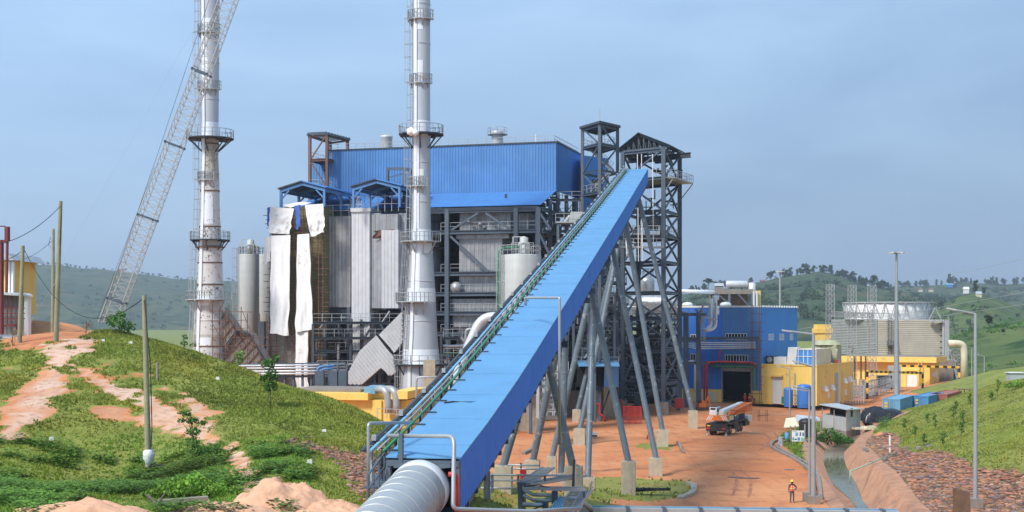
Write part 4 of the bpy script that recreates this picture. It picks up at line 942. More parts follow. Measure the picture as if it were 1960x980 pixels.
# ------------------------------------------------------------------ polygon duct helper
def polyduct(mb, poly, Y, thick, slope_y=0.0):
    a = [W(x, y, Y + slope_y * (x - poly[0][0])) for x, y in poly]; n = len(a); b = [p + Vector((0, thick, 0)) for p in a]
    return mb.add(a + b, [tuple(range(n)), tuple(range(n, 2 * n))[::-1]] + [(i, i + n, (i + 1) % n + n, (i + 1) % n) for i in range(n)])
def polyribs(mb, poly, Y, dirv, spacing, w, h=.12, dy=-.05):
    """ribs across a polygon in the plane Y; dirv = direction of a rib in pixels"""
    d = Vector(dirv).normalized(); nrm_ = Vector((-d.y, d.x)); pv = [Vector(p) for p in poly]; ts = [p.dot(nrm_) for p in pv]; t = min(ts) + spacing * .5
    while t < max(ts):
        hits = []
        for i in range(len(pv)):
            a, b = pv[i], pv[(i + 1) % len(pv)]; ta, tb = a.dot(nrm_), b.dot(nrm_)
            if (ta > t) != (tb > t): hits.append(a.lerp(b, (t - ta) / (tb - ta)))
        hits.sort(key=lambda q: q.dot(d))
        for a, b in zip(hits[::2], hits[1::2]): mb.beam(W(a.x, a.y, Y + dy), W(b.x, b.y, Y + dy), w, h)
        t += spacing
    return mb
dk = T('flue_duct', 'bright silver corrugated duct slanting down from the nearer chimney', 'duct', base_at(720, 177))
pA = [(725, 641), (770, 596), (770, 655), (755, 675)]; pB = [(719, 643), (752, 681), (757, 712), (748, 720), (729, 704), (692, 736), (656, 735), (671, 704), (689, 671)]
for p in (pA, pB):
    mb = MB(); polyduct(mb, p, 175, 5); polyribs(mb, p, 175, (.78, 1), 6.2, .22, .3); mb.build('duct_section', M['silver'], dk)
mb = MB(); polyduct(mb, [(719, 640), (726, 637), (759, 675), (752, 681)], 175.3, 4.5); mb.build('expansion_joint', M['dark'], dk)
mb = MB(); [L3(mb, (x, 700, 178), (x, 800, 178), .4) for x in (700, 727, 745)]; L3(mb, (727, 706, 178), (690, 745, 178), .35); mb.build('support', M['steel'], dk)
dk = T('flue_duct', 'dull grey stained duct stepping down from the rusting chimney', 'duct', base_at(450, 187))
for p in ([(404, 590), (421, 588), (452, 632), (428, 664), (418, 690), (404, 650)], [(430, 664), (454, 632), (478, 640), (508, 692), (500, 745), (432, 745), (419, 692)]):
    mb = MB(); polyduct(mb, p, 184, 5); mb.build('duct_section', M['duct_gr'], dk); mb = MB(); polyribs(mb, p, 184, (-.8, 1) if p[0][0] < 410 else (.9, -1), 13, .16, .14); mb.build('stiffener', M['rust_pl'], dk)
mb = MB(); L3(mb, (417, 692, 183.7), (454, 634, 183.7), .3); L3(mb, (454, 634, 183.7), (478, 640, 183.7), .3); L3(mb, (478, 640, 183.7), (508, 692, 183.7), .25); mb.build('flange', M['steel_dk'], dk)
sc = T('scaffold', 'rusty scaffold poles around the stained duct and chimney foot', 'scaffold', base_at(450, 183))
mb = MB(); r4 = random.Random(4)
for x in range(408, 520, 13): L3(mb, (x + r4.uniform(-3, 3), 596 + r4.uniform(-20, 30) if x < 470 else 600, 182), (x, 760, 182), .09)
for y in (596, 614, 630, 646, 662, 678, 694): L3(mb, (404 + r4.uniform(-6, 6), y, 181.9), (r4.choice((490, 505, 470, 515)), y + r4.uniform(-2, 2), 181.9), .09)
for k in range(9): x = r4.uniform(405, 470); L3(mb, (x, r4.uniform(590, 640), 181.8), (x + r4.uniform(25, 50), r4.uniform(650, 700), 181.8), .08)
for x in (434, 438, 443, 438, 448): L3(mb, (x, r4.uniform(560, 580), 182.3), (x, 640, 182.3), .05)
mb.build('scaffold_poles', M['rusty'], sc)

# ------------------------------------------------------------------ filter casings, canopies
def canopy(label, pl, pr, peak, eave, yb, d0, d1, ridge=None):
    u0, u1 = F1.U(pl, d0), F1.U(pr, d0); ur = F1.U(ridge or (pl + pr) / 2, d0); ze_, zp, z0 = F1.Z((pl + pr) / 2, eave, d0), F1.Z((pl + pr) / 2, peak, d0), F1.Z((pl + pr) / 2, yb, d0)
    c = F1.p((u0 + u1) / 2, (d0 + d1) / 2, z0); t = T('roof_canopy', label, 'canopy', c)
    for a, b in ((u0 - .4, ur), (u1 + .4, ur)):
        mb = MB(); za = ze_ - .1; n = 1; mb.hexa([F1.p(a, d0 - .4, za), F1.p(b, d0 - .4, zp), F1.p(b, d1 + .4, zp), F1.p(a, d1 + .4, za)], [F1.p(a, d0 - .4, za + .18), F1.p(b, d0 - .4, zp + .18), F1.p(b, d1 + .4, zp + .18), F1.p(a, d1 + .4, za + .18)]); mb.build('roof', M['steel_dk' if a < b else 'blue_dk'], t)
    for u in (u0, u1):
        for d in (d0, (d0 + d1) / 2, d1):
            mb = MB(); mb.hbeam(F1.p(u, d, z0), F1.p(u, d, ze_ - .15), .34, .34, .06); mb.build('post', M['bluesteel'], t)
    mb = MB()
    for d in (d0, (d0 + d1) / 2, d1):
        mb.beam(F1.p(u0, d, ze_ - .35), F1.p(ur, d, zp - .3), .28, .42); mb.beam(F1.p(u1, d, ze_ - .35), F1.p(ur, d, zp - .3), .28, .42)
        mb.beam(F1.p(u0, d, ze_ - 1.6), F1.p(u0 + 1.3, d, ze_ - .3), .2); mb.beam(F1.p(u1, d, ze_ - 1.6), F1.p(u1 - 1.3, d, ze_ - .3), .2)
    for u in (u0, u1): mb.beam(F1.p(u, d0, ze_ - .4), F1.p(u, d1, ze_ - .4), .25, .4)
    mb.build('roof_frame', M['bluesteel'], t)
canopy('blue gabled canopy above the tarpaulin wrapped tower', 538, 621, 348, 360, 397, -15, -3)
canopy('blue gabled canopy above the bright silver casing', 677, 765, 344, 356, 397, -15, -3)
mb = MB(); pf = T('steel_portal', 'small grey steel portal frame in front of the blue wall left of the silver chimney', 'frame', F1.P(762, 400, -3))
for x in (742, 774, 786): mb.hbeam(F1.P(x, 400, -3 + (x == 786) * 3), F1.P(x, 325, -3 + (x == 786) * 3), .4, .4, .06)
mb.beam(F1.P(740, 323, -3), F1.P(776, 323, -3), .3, .4); mb.beam(F1.P(776, 323, -3), F1.P(788, 326, 0), .3, .4); mb.beam(F1.P(742, 340, -3), F1.P(774, 332, -3), .15); mb.build('portal_members', M['steel'], pf)

def casing(label, items, rails=(), legs=(), mk='silver_dk', Yd=-12, name='filter_casing'):
    u, Yq = F1.ray(items[0][0], items[0][4]); t = T(name, label, 'casing', F1.p(u, items[0][4], 0))
    for it in items:
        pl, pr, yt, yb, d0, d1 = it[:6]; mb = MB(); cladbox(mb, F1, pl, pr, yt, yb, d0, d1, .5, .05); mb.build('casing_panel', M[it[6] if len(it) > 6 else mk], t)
    for pl, pr, y, d, h in rails:
        mb = MB(); a, b = F1.P(pl, y, d), F1.P(pr, y, d); b.z = a.z; railing(mb, [F1.p(F1.U(pl, d), d + 4, a.z), a, b, F1.p(F1.U(pr, d), d + 4, a.z)], h, 1.1, .04); mb.build('railing', M['rail'], t)
    for (a, b, d, w) in legs:
        mb = MB(); mb.hbeam(F1.P(*a, d), F1.P(*b, d), w, w, .07); mb.build('support_steel', M['steel'], t)
    return t
t = casing('dull ribbed silver casing between the wrapped tower and the bright panel', [(620, 671, 414, 588, -11, -4)], [(622, 668, 414, -11, 1.6)],
       [((622, 588), (622, 745), -11, .5), ((668, 588), (668, 745), -11, .5), ((620, 612), (670, 612), -11, .45), ((645, 614), (624, 668), -11.1, .4), ((645, 614), (668, 668), -11.1, .4), ((620, 672), (670, 672), -11, .45), ((645, 674), (622, 720), -11.1, .4), ((645, 674), (668, 720), -11.1, .4)])
mb = MB(); fb(mb, F1, 620, 670, 588, 606, -10.7, -4); mb.build('hopper_skirt', M['steel_dk'], t)
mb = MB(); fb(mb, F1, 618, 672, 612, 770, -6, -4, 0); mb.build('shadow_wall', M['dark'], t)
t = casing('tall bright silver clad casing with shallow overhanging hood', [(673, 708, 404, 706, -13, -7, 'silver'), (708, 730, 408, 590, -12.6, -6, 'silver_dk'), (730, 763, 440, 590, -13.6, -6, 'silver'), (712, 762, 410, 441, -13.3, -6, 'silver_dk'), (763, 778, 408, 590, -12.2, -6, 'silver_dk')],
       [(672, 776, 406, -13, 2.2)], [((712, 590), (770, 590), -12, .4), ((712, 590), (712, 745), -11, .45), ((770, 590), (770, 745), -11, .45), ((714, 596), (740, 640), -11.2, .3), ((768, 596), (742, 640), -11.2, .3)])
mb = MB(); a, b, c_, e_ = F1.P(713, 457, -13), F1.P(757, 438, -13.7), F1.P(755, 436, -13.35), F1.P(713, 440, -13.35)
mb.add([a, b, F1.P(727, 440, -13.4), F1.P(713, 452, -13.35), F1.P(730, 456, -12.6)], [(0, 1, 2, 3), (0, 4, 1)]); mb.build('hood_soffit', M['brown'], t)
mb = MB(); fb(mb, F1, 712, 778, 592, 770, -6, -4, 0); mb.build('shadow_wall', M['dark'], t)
mb = MB(); fb(mb, F1, 671, 709, 398, 405, -13.3, -7); mb.build('cap', M['silver'], t)
t = T('round_casing', 'round silver casing half hidden behind the nearer chimney', 'casing', F1.P(820, 700, -6)); mb = MB(); c_ = F1.p(F1.U(818, -4), -4, 0); zb_, zt_ = F1.Z(818, 572, -4), F1.Z(818, 409, -4)
mb.lathe(c_, [(2.1, zb_), (2.1, zt_ - .4), (1.9, zt_), (.01, zt_ + .1)], 30); mb.build('casing_shell', M['silver_dk'], t); mb = MB(); railing(mb, [c_ + Vector((math.cos(a) * 2, math.sin(a) * 2, zt_)) for a in np.linspace(0, 6.28, 12)], 1.1, 1.1, .035); mb.build('railing', M['rail'], t)
mb = MB(); [mb.beam(c_ + Vector((x, y, 0)), c_ + Vector((x, y, zb_)), .4) for x in (-1.6, 1.6) for y in (-1.6, 1.6)]; mb.build('leg_steel', M['steel'], t)

# tarpaulin wrapped scaffold tower
tw = T('scaffold_tower', 'scaffolded tower with exposed brown lagging half hidden by hanging white sheets', 'tower', F1.P(565, 745, -14))
mb = MB(); fb(mb, F1, 519, 617, 396, 760, -13.4, -7, 0); mb.build('lagging', M['wool'], tw)
mb = MB(); fb(mb, F1, 521, 590, 640, 770, -13.5, -13.42, 0); mb.build('lower_plate', M['duct_gr'], tw)
r5 = random.Random(5); mb = MB()
for x in (517, 529, 549, 561, 572, 580, 597, 610, 618): mb.beam(F1.P(x, 396, -14.3), F1.P(x, 770, -14.3), .09); mb.beam(F1.P(x, 396, -15), F1.P(x, 770, -15), .08)
y = 400
while y < 760:
    a = 508 + r5.uniform(-4, 6); b = 620 + r5.uniform(-3, 10); mb.beam(F1.P(a, y, -14.8), F1.P(a + r5.uniform(14, 50), y + r5.uniform(-1, 1), -14.8), .09)
    mb.beam(F1.P(556, y + 1, -14.9), F1.P(584 + r5.uniform(-4, 8), y, -14.9), .09); mb.beam(F1.P(596, y, -14.7), F1.P(b, y, -14.7), .09)
    y += r5.uniform(7, 13)
mb.build('scaffold_poles', M['rusty'], tw)
def drape(label, pts, d, seed, m='tarp', amp=.22, nx=22, ny=46):
    """cloth sheet between four pixel corners tl,tr,br,bl; folds run down it"""
    tl, tr, br, bl = [F1.P(x, y, d) for x, y in pts]; nv = -F1.v.to_3d(); V = []; F = []
    for j in range(ny + 1):
        for i in range(nx + 1):
            a, b = i / nx, j / ny; p = tl.lerp(tr, a).lerp(bl.lerp(br, a), b)
            f = math.sin(a * 11 + seed + 1.5 * math.sin(b * 3 + seed)) * .5 + mnoise.noise(Vector((a * 5, b * 4, seed))) * 1.2 + mnoise.noise(Vector((a * 16 + b * 3, b * 3 - a * 2, seed + 7))) * .35 + abs(mnoise.noise(Vector((a * 5 - b * 3, b * 3 + a * 2, seed)))) * 1.0
            p = p + nv * (f * amp * .75 * (.3 + .7 * b)); p += F1.u.to_3d() * (mnoise.noise(Vector((b * 5, seed, a))) * .35 * b)
            if j == ny: p.z += mnoise.noise(Vector((a * 2, seed, 3))) * .25
            V.append(p)
    for j in range(ny):
        for i in range(nx): k = j * (nx + 1) + i; F.append((k, k + nx + 1, k + nx + 2, k + 1))
    mb = MB(); mb.sm = True; mb.add(V, F); o = mb.build('tarpaulin', M[m], None); tag(o, label, 'tarpaulin', 'sheets hung on the scaffold tower'); return o
drape('white sheet hung at the top left corner of the scaffold tower', [(517, 396), (563, 399), (553, 449), (514, 446)], -15.6, 1)
drape('longest white sheet down the left of the scaffold tower', [(519, 451), (556, 450), (552, 642), (517, 639)], -15.8, 2)
drape('white sheet bulging from the top right corner of the scaffold tower', [(584, 392), (619, 390), (622, 445), (594, 453)], -15.6, 3, amp=.4)
drape('white sheet hanging full length beside the exposed lagging', [(569, 449), (592, 447), (599, 630), (566, 636)], -15.7, 4)
drape('lowest white strip reaching the pipe rack', [(566, 634), (590, 634), (588, 752), (566, 752)], -15.4, 5, amp=.12)
drape('small ragged cream sheet on the outer left poles', [(506, 454), (519, 452), (517, 500), (508, 508)], -15.5, 6, amp=.3, nx=6, ny=10)
drape('white sheet laid over the top of the scaffold tower', [(541, 392), (578, 386), (596, 388), (556, 398)], -15.2, 8, amp=.1, nx=8, ny=6)
drape('narrow blue sheet between two white ones at the tower top', [(564, 394), (573, 394), (575, 430), (568, 440)], -15.3, 9, 'bltarp', .15, 5, 10)
drape('thin blue strip at the outer edge of the tower top', [(512, 397), (518, 396), (516, 440), (511, 432)], -15.3, 10, 'bltarp', .15, 4, 8)

# silos
def silo(label, px, Y, rpx, y0, y1, m='silo', top=True, side=-1):
    c = Vector(base_at(px, Y, 0)); r = rpx * Y / FPX; z0, z1 = zl(y1, Y), zl(y0, Y); t = T('silo', label, 'silo', c)
    mb = MB(); mb.lathe(c, [(r * .98, z0), (r, z0 + .1), (r, z1 - .1), (r * .97, z1), (.01, z1 + .25)], 44); mb.build('shell', M[m], t)
    mb = MB(); mb.lathe(c, [(.5, max(z0 - 3.5, .2)), (r * .96, z0 - .02)], 32); mb.build('cone', M[m], t)
    for i in range(6): a = i * math.pi / 3; mb = MB(); mb.beam(c + Vector((math.cos(a) * r * .93, math.sin(a) * r * .93, 0)), c + Vector((math.cos(a) * r * .93, math.sin(a) * r * .93, z0 - .02)), .35); mb.build('leg', M['steel'], t)
    mb = MB(); railing(mb, [c + Vector((math.cos(a) * r * .96, math.sin(a) * r * .96, z1 + .05)) for a in np.linspace(0, 2 * math.pi, 20)], 1.15, 1.0, .04); mb.build('railing', M['rail'], t)
    if top:
        mb = MB(); q = c + Vector((.4, -.5, z1)); mb.lathe(q, [(.75, .2), (.75, 1.5), (.55, 1.7), (.55, 2.2), (.01, 2.4)], 16); mb.beam(q + Vector((-1.4, 0, .3)), q + Vector((-1.4, 0, 2.3)), .12); mb.beam(q + Vector((-1.4, 0, 2.3)), q + Vector((0, 0, 2.3)), .12)
        railing(mb, [q + Vector((-1.6, -.8, .1)), q + Vector((1.2, -.8, .1))], 1.4, .6, .03); mb.build('dust_filter', M['silo'], t)
    a = R(270 + side * 58); d = Vector((math.cos(a), math.sin(a), 0)); mb = MB(); ladder(mb, c + d * (r + .3) + Vector((0, 0, .5)), c + d * (r + .3) + Vector((0, 0, z1 + .9)), d, .5, .45, True, .035); mb.build('ladder', M['rail'], t)
    return t, c, r, z1
silo('pale grey silo left of the scaffold tower', 476, 205, 20, 487, 640)
silo('pale grey silo tucked just behind the scaffold tower', 507, 212, 18, 488, 640, top=False)
t, c, r, z1 = silo('large pale grey silo in front of the boiler casing', 997, 168, 39, 488, 690)
mb = MB(); a = R(197); d = Vector((math.cos(a), math.sin(a), 0)); mb.path([c + d * (r + .35) + Vector((0, 0, 1)), c + d * (r + .35) + Vector((0, 0, z1 + .6)), c + d * (r - .5) + Vector((0, 0, z1 + .9)), c + Vector((.5, -1.0, z1 + 1.0))], .13, 8, .4); mb.build('green_pipe', M['green'], t)

# steel, ducts and clutter in the plant behind
def clutter(label, name, px0, px1, y0, y1, Y0, Y1, n, seed, mk='steel_dk', wmin=.1, wmax=.35, cat='steelwork', grid=None):
    r_ = random.Random(seed); c = W((px0 + px1) / 2, y1, Y0); t = T(name, label, cat, (c.x, (Y0 + Y1) / 2, 0)); s = MB(); p2 = MB(); rl_ = MB()
    gx, gy = grid or (22, 30)
    x = px0
    while x < px1: 
        Y = r_.uniform(Y0, Y1); vcol(s, x, y0 + r_.uniform(0, 15), y1, Y, .38); x += gx * r_.uniform(.7, 1.3)
    y = y0 + 8
    while y < y1:
        for k in range(2):
            Y = Y0 + (Y1 - Y0) * (k + r_.random() * .5) / 2; a, b = W(px0 + r_.uniform(-3, 8), y, Y), W(px1 + r_.uniform(-8, 3), y, Y); s.hbeam(a, b, .3, .38, .06)
            if r_.random() < .6: railing(rl_, [a + Vector((0, 0, .2)), b + Vector((0, 0, .2))], 1.1, 1.4, .03)
        y += gy * r_.uniform(.75, 1.25)
    for i in range(n):
        x, y, Y = r_.uniform(px0, px1), r_.uniform(y0, y1), r_.uniform(Y0, Y1); L_ = r_.uniform(6, 30); k = r_.random(); w = r_.uniform(wmin, wmax)
        e = (x + L_, y) if k < .4 else (x, y + L_) if k < .75 else (x + L_ * .7, y + L_ * r_.choice((-1, 1)))
        tgt = s if r_.random() < .6 else p2
        (tgt.beam(W(x, y, Y), W(min(e[0], px1), min(e[1], y1), Y), w) if tgt is s else tgt.tube(W(x, y, Y), W(min(e[0], px1), min(e[1], y1), Y), w * .7, 8))
    s.build('beams', M[mk], t); p2.build('pipes', M['silver_dk'], t); rl_.build('railing', M['rail'], t); return t
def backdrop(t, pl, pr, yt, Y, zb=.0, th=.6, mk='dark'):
    mb = MB(); a, b = W(pl, yt, Y), W(pr, yt, Y); mb.box(((a.x + b.x) / 2, Y, (a.z + zb) / 2), (b.x - a.x, th, a.z - zb)); return mb.build('shade_backdrop', M[mk], t)  # added near-black slab, its colour stands in for shade behind the steelwork
clutter('dark steelwork and pipes under the filter casings', 'steelwork', 600, 780, 610, 760, 186, 192, 60, 21)
t = clutter('tangle of dark steel and ducts below the boiler casing', 'steelwork', 845, 962, 640, 800, 183, 190, 70, 22)
mb = MB(); fb(mb, F1, 850, 880, 690, 790, -14, -10, 0); fb(mb, F1, 905, 950, 700, 790, -14, -11, 0); mb.build('concrete_pier', M['conc_dk'], t)
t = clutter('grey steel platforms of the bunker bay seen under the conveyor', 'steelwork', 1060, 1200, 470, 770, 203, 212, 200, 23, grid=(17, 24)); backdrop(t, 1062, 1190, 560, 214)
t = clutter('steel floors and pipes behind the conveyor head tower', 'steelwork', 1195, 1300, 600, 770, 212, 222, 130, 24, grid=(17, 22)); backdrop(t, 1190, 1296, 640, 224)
clutter('upper steel bay between the boiler house and stair tower', 'steelwork', 1035, 1112, 375, 560, 196, 206, 70, 25, 'steel', grid=(22, 34))

# big silver bend and thin pipes
def pipe(name, label, pts, r, mk, cat='pipe', bend=0.0, n=10, group=None):
    mb = MB(); mb.path([p if isinstance(p, Vector) else W(*p) for p in pts], r, n, bend); o = mb.build(name, M[mk]); return tag(o, label, cat, group)
pipe('insulated_pipe', 'thick shiny silver pipe bending down behind the conveyor', [(968, 606, 166), (922, 607, 166), (900, 655, 166), (868, 735, 166), (860, 790, 166)], .62, 'silver', bend=2.2, n=18)
pipe('insulated_pipe', 'slim silver pipe stepping down left of the thick bend', [(912, 630, 176), (892, 630, 176), (890, 662, 176), (860, 663, 176), (848, 662, 176)], .2, 'silver', bend=.5)
pipe('green_pipe', 'thin straight green pipe behind the silver chimney foot', [(842, 677, 178), (890, 677, 178)], .1, 'green')

# pipe rack between chimneys and annex
pr_ = T('pipe_rack', 'low steel pipe rack with silver and blue pipes behind the grass crest', 'pipe rack', base_at(560, 165))
mb = MB(); pp = MB(); bl = MB()
for y, r_ in ((700, .12), (705, .12), (711, .15), (716, .12)): pp.path([W(455, y, 165), W(600, y - 1, 165), W(660, y - 3, 168)], r_, 6)
for x in range(460, 665, 17): vcol(mb, x, 697, 740, 165.5, .25)
L3(mb, (455, 722, 165.6), (662, 719, 165.6), .3); L3(mb, (455, 698, 165.6), (662, 694, 165.6), .15)
for dx in (0, 5): bl.path([W(640, 700 + dx, 164), W(608 + dx, 702 + dx, 164), W(606 + dx, 740, 164)], .16, 6, .6)
for x in (612, 640, 655): mb.box(W(x, 730, 163), (1.1, 1.1, 2.6))
mb.build('rack_steel', M['steel'], pr_); pp.build('pipes', M['silver'], pr_); bl.build('blue_pipes', M['bluesteel'], pr_)
# narrow dark tall column by the silo
mb = MB(); vcol(mb, 503, 615, 745, 195, 1.0, False); L3(mb, (452, 705, 195), (515, 705, 195), .5); o = mb.build('steel_column', M['steel']); tag(o, 'short dark grey steel column standing right of the left silos', 'column')

# yellow annex behind the grass crest
F4 = Frame(*[G(779, 815).x * .72, 148], 14) if False else Frame((779 - 980) * 150 / FPX, 150, 12)
an = T('annex', 'flat roofed yellow annex behind the grass crest with two duct pipes', 'annex', F4.p(-5, 0, 0))
mb = MB(); fb(mb, F4, 700, 778, 766, 830, 0, 8, 0); fb(mb, F4, 712, 730, 766, 840, -.25, 0, 0); fb(mb, F4, 560, 700, 762, 830, 0, 8, 0); mb.build('wall', M['yellow'], an)
mb = MB(); fb(mb, F4, 555, 704, 752, 765, -.9, 8.5); fb(mb, F4, 748, 780, 749, 764, -.9, 8); mb.build('parapet', M['yellow'], an)
mb = MB(); fb(mb, F4, 560, 690, 745, 752.5, 1, 8); mb.build('roof_slab', M['conc_dk'], an)
for x in (741, 757):
    mb = MB(); mb.path([F4.P(x - 22, 745, .5), F4.P(x - 4, 745, -.6), F4.P(x + 2, 762, -.7), F4.P(x + 2, 790, -.7)], .42, 14, .8); mb.build('air_duct', M['zinc'], an)
mb = MB(); fb(mb, F4, 697, 718, 741, 754, 0, 1.5); fb(mb, F4, 706, 730, 738, 746, 1.6, 3); mb.build('air_handler', M['contblue'], an)
mb = MB(); fb(mb, F4, 740, 775, 812, 816, -1, -.4); railing(mb, [F4.P(722, 800, -1.6), F4.P(778, 803, -1.6)], 1.1, 1.3, .04); mb.build('railing', M['rail'], an)
bc = MB(); o = bc.path([F4.P(848, 722, -4), F4.P(800, 722, -4), F4.P(797, 726, -4), F4.P(797, 800, -4)], .12, 6, .5).build('bracket_pipe', M['rail']); tag(o, 'bent grey pipe bracket right of the silver chimney foot', 'pipe')
mb = MB(); mb.box(W(822, 760, 158), (1.4, 1.2, 9)); o = mb.build('concrete_pier', M['concrete']); tag(o, 'brown stained concrete pier right of the silver chimney foot', 'pier')

# ================================================================== CONVEYOR
def gx(Y): return .152 * Y - 8.93                   # right edge of the gallery in plan
GD = Vector((.152, 1.0, 0)).normalized(); GN = Vector((GD.y, -GD.x, 0))      # along, to the right
GPROF = [(45.8, 9.83), (48.8, 10.27), (51.9, 10.70), (55.6, 11.30), (59.8, 11.98), (66, 13.10), (75, 14.80), (88.1, 17.26), (110, 21.40), (130.7, 25.30), (160, 30.95), (186.5, 36.05)]
def gz(Y): return float(np.interp(Y, [a for a, _ in GPROF], [b for _, b in GPROF]))
def gp(Y, o=0.0, dz=0.0):
    """point at distance Y on the right roof edge, o metres to the right of it and dz above it"""
    return Vector((gx(Y), Y, gz(Y))) + GN * o + Vector((0, 0, dz))
WG, HG = 2.62, 1.95
gal = T('conveyor_gallery', 'long blue roofed conveyor gallery climbing from the foreground to the head tower', 'conveyor', gp(46))
Ysg = list(np.arange(46.4, 186.3, .62))
roof = MB()
for a, b in zip(Ysg[:-1], Ysg[1:]):
    roof.hexa([gp(a, .06, 0), gp(b, .06, 0), gp(b, -WG - .05, 0), gp(a, -WG - .05, 0)], [gp(a, .06, .05), gp(b, .06, .05), gp(b, -WG - .05, .05), gp(a, -WG - .05, .05)])
    if int(a / .62) % 7 == 0: roof.hexa([gp(a - .05, .065, .052), gp(a + .02, .065, .052), gp(a + .02, -WG - .055, .052), gp(a - .05, -WG - .055, .052)], [gp(a - .05, .065, .062), gp(a + .02, .065, .062), gp(a + .02, -WG - .055, .062), gp(a - .05, -WG - .055, .062)])
roof.build('roof', M['blue_lt'], gal)
side = MB()                                        # vertical ribbed side sheets
Y = 46.4
while Y < 186:
    for f0, f1, o0, o1 in ((0, .5, 0, 0), (.5, .65, 0, .035), (.65, .85, .035, .035), (.85, 1, .035, 0)):
        a, b = Y + .3 * f0, Y + .3 * f1; side.quad(gp(a, o0, -HG), gp(b, o1, -HG), gp(b, o1, 0), gp(a, o0, 0))
    Y += .3
for a, b in zip(Ysg[:-1:4], Ysg[4::4]): side.quad(gp(a, -.03, -HG + .01), gp(a, -.03, -.01), gp(b, -.03, -.01), gp(b, -.03, -HG + .01))
side.build('side_cladding', M['blue_dk2'], gal)
so = MB()
for a, b in zip(Ysg[:-1:3], Ysg[3::3]):
    so.hexa([gp(a, -.05, -HG - .12), gp(b, -.05, -HG - .12), gp(b, -WG, -HG - .12), gp(a, -WG, -HG - .12)], [gp(a, -.05, -HG), gp(b, -.05, -HG), gp(b, -WG, -HG), gp(a, -WG, -HG)])
    so.quad(gp(a, -WG, -HG), gp(a, -WG, 0), gp(b, -WG, 0), gp(b, -WG, -HG)); so.beam(gp(a, .02, -HG - .2), gp(a, -WG - 1.2, -HG - .2), .16, .2)
for o_ in (-.25, -WG + .1, -WG - 1.1): so.beam(gp(46.5, o_, -HG - .35), gp(75, o_, -HG - .35), .2, .4); so.beam(gp(75, o_, -HG - .35), gp(186, o_, -HG - .35), .2, .4)
so.build('floor_girder', M['steel'], gal)
wk = MB()                                          # maintenance walkway outside the left edge
for a, b in zip(Ysg[:-1:2], Ysg[2::2]): wk.hexa([gp(a, -WG - .1, -1.12), gp(b, -WG - .1, -1.12), gp(b, -WG - .85, -1.12), gp(a, -WG - .85, -1.12)], [gp(a, -WG - .1, -1.05), gp(b, -WG - .1, -1.05), gp(b, -WG - .85, -1.05), gp(a, -WG - .85, -1.05)])
wk.build('walkway', M['steel'], gal)
def railrun(o, dz, r, name, mk, y0=47.0, y1=186.0, n=8, parent=gal):
    mb = MB(); mb.path([gp(y, o, dz) for y in list(np.arange(y0, y1, 3.0)) + [y1]], r, n); return mb.build(name, M[mk], parent)
br_ = MB(); po = MB(); p2_ = MB(); p3_ = MB(); Y = 47.2; k = 0
while Y < 186:
    br_.beam(gp(Y, -WG + .28, .085), gp(Y, -WG - .4, .085), .07, .05); br_.beam(gp(Y, -WG - .4, .08), gp(Y, -WG - .4, -1.0), .08)
    po.beam(gp(Y, -WG - .8, -1.1), gp(Y, -WG - .8, .24), .09); p2_.beam(gp(Y + 1.0, -WG - .52, -1.05), gp(Y + 1.0, -WG - .52, .12), .06)
    po.beam(gp(Y, -WG - .4, -.4), gp(Y, -WG - .8, -.4), .06)
    if k % 2 == 0: p3_.box(gp(Y + .6, -WG - .86, .38), (.16, .26, .20))
    Y += 2.1; k += 1
br_.build('roof_bracket', M['steel_dk'], gal); po.build('walkway_post', M['rail'], gal); p2_.build('rail_standard', M['rail'], gal); p3_.build('tray_fitting', M['rail'], gal)
railrun(-WG - .28, .10, .055, 'green_pipe', 'green'); railrun(-WG - .52, .12, .035, 'handrail', 'rail'); railrun(-WG - .5, -.45, .03, 'handrail', 'rail')
railrun(-WG - .74, -.35, .03, 'handrail', 'rail')
for o_, mk in ((-WG - .66, 'contblue'), (-WG - .83, 'cable'), (-WG - .97, 'steel_dk')):
    mb = MB()
    ys_ = list(np.arange(46.5, 186.0, 3.0)) + [186]
    for a, b in zip(ys_[:-1], ys_[1:]): mb.beam(gp(a, o_, .21), gp(b, o_, .21), .12, .06)
    mb.build('cable_tray', M[mk], gal)
mb = MB(); c0 = gp(55.2, -WG + .25, .085); mb.path([c0, c0 + Vector((.35, .15, .03)), c0 + Vector((.7, .25, .0)), c0 + Vector((1.1, .1, .01)), c0 + Vector((1.4, .25, .0))], .035, 5); mb.build('loose_cable', M['cable'], gal)
ef = MB(); a, b = gp(46.4, 0, -.05), gp(46.4, -WG, -.05); ef.beam(a + Vector((0, -.02, -.12)), b + Vector((0, -.02, -.12)), .1, .22); ef.beam(gp(46.45, -.05, -.1), gp(46.45, -.05, -HG), .16); ef.beam(gp(46.45, -WG + .05, -.1), gp(46.45, -WG + .05, -HG), .16)
for o_ in (-.5, -2.1): ef.beam(gp(46.3, o_, -.3), gp(46.3, o_ - .02, -.15), .5, .12)
ef.build('end_frame', M['steel'], gal)
mb = MB(); mb.quad(gp(47.2, -.06, -.06), gp(47.2, -WG + .06, -.06), gp(47.2, -WG + .06, -HG), gp(47.2, -.06, -HG)); mb.build('end_opening', M['dark'], gal)

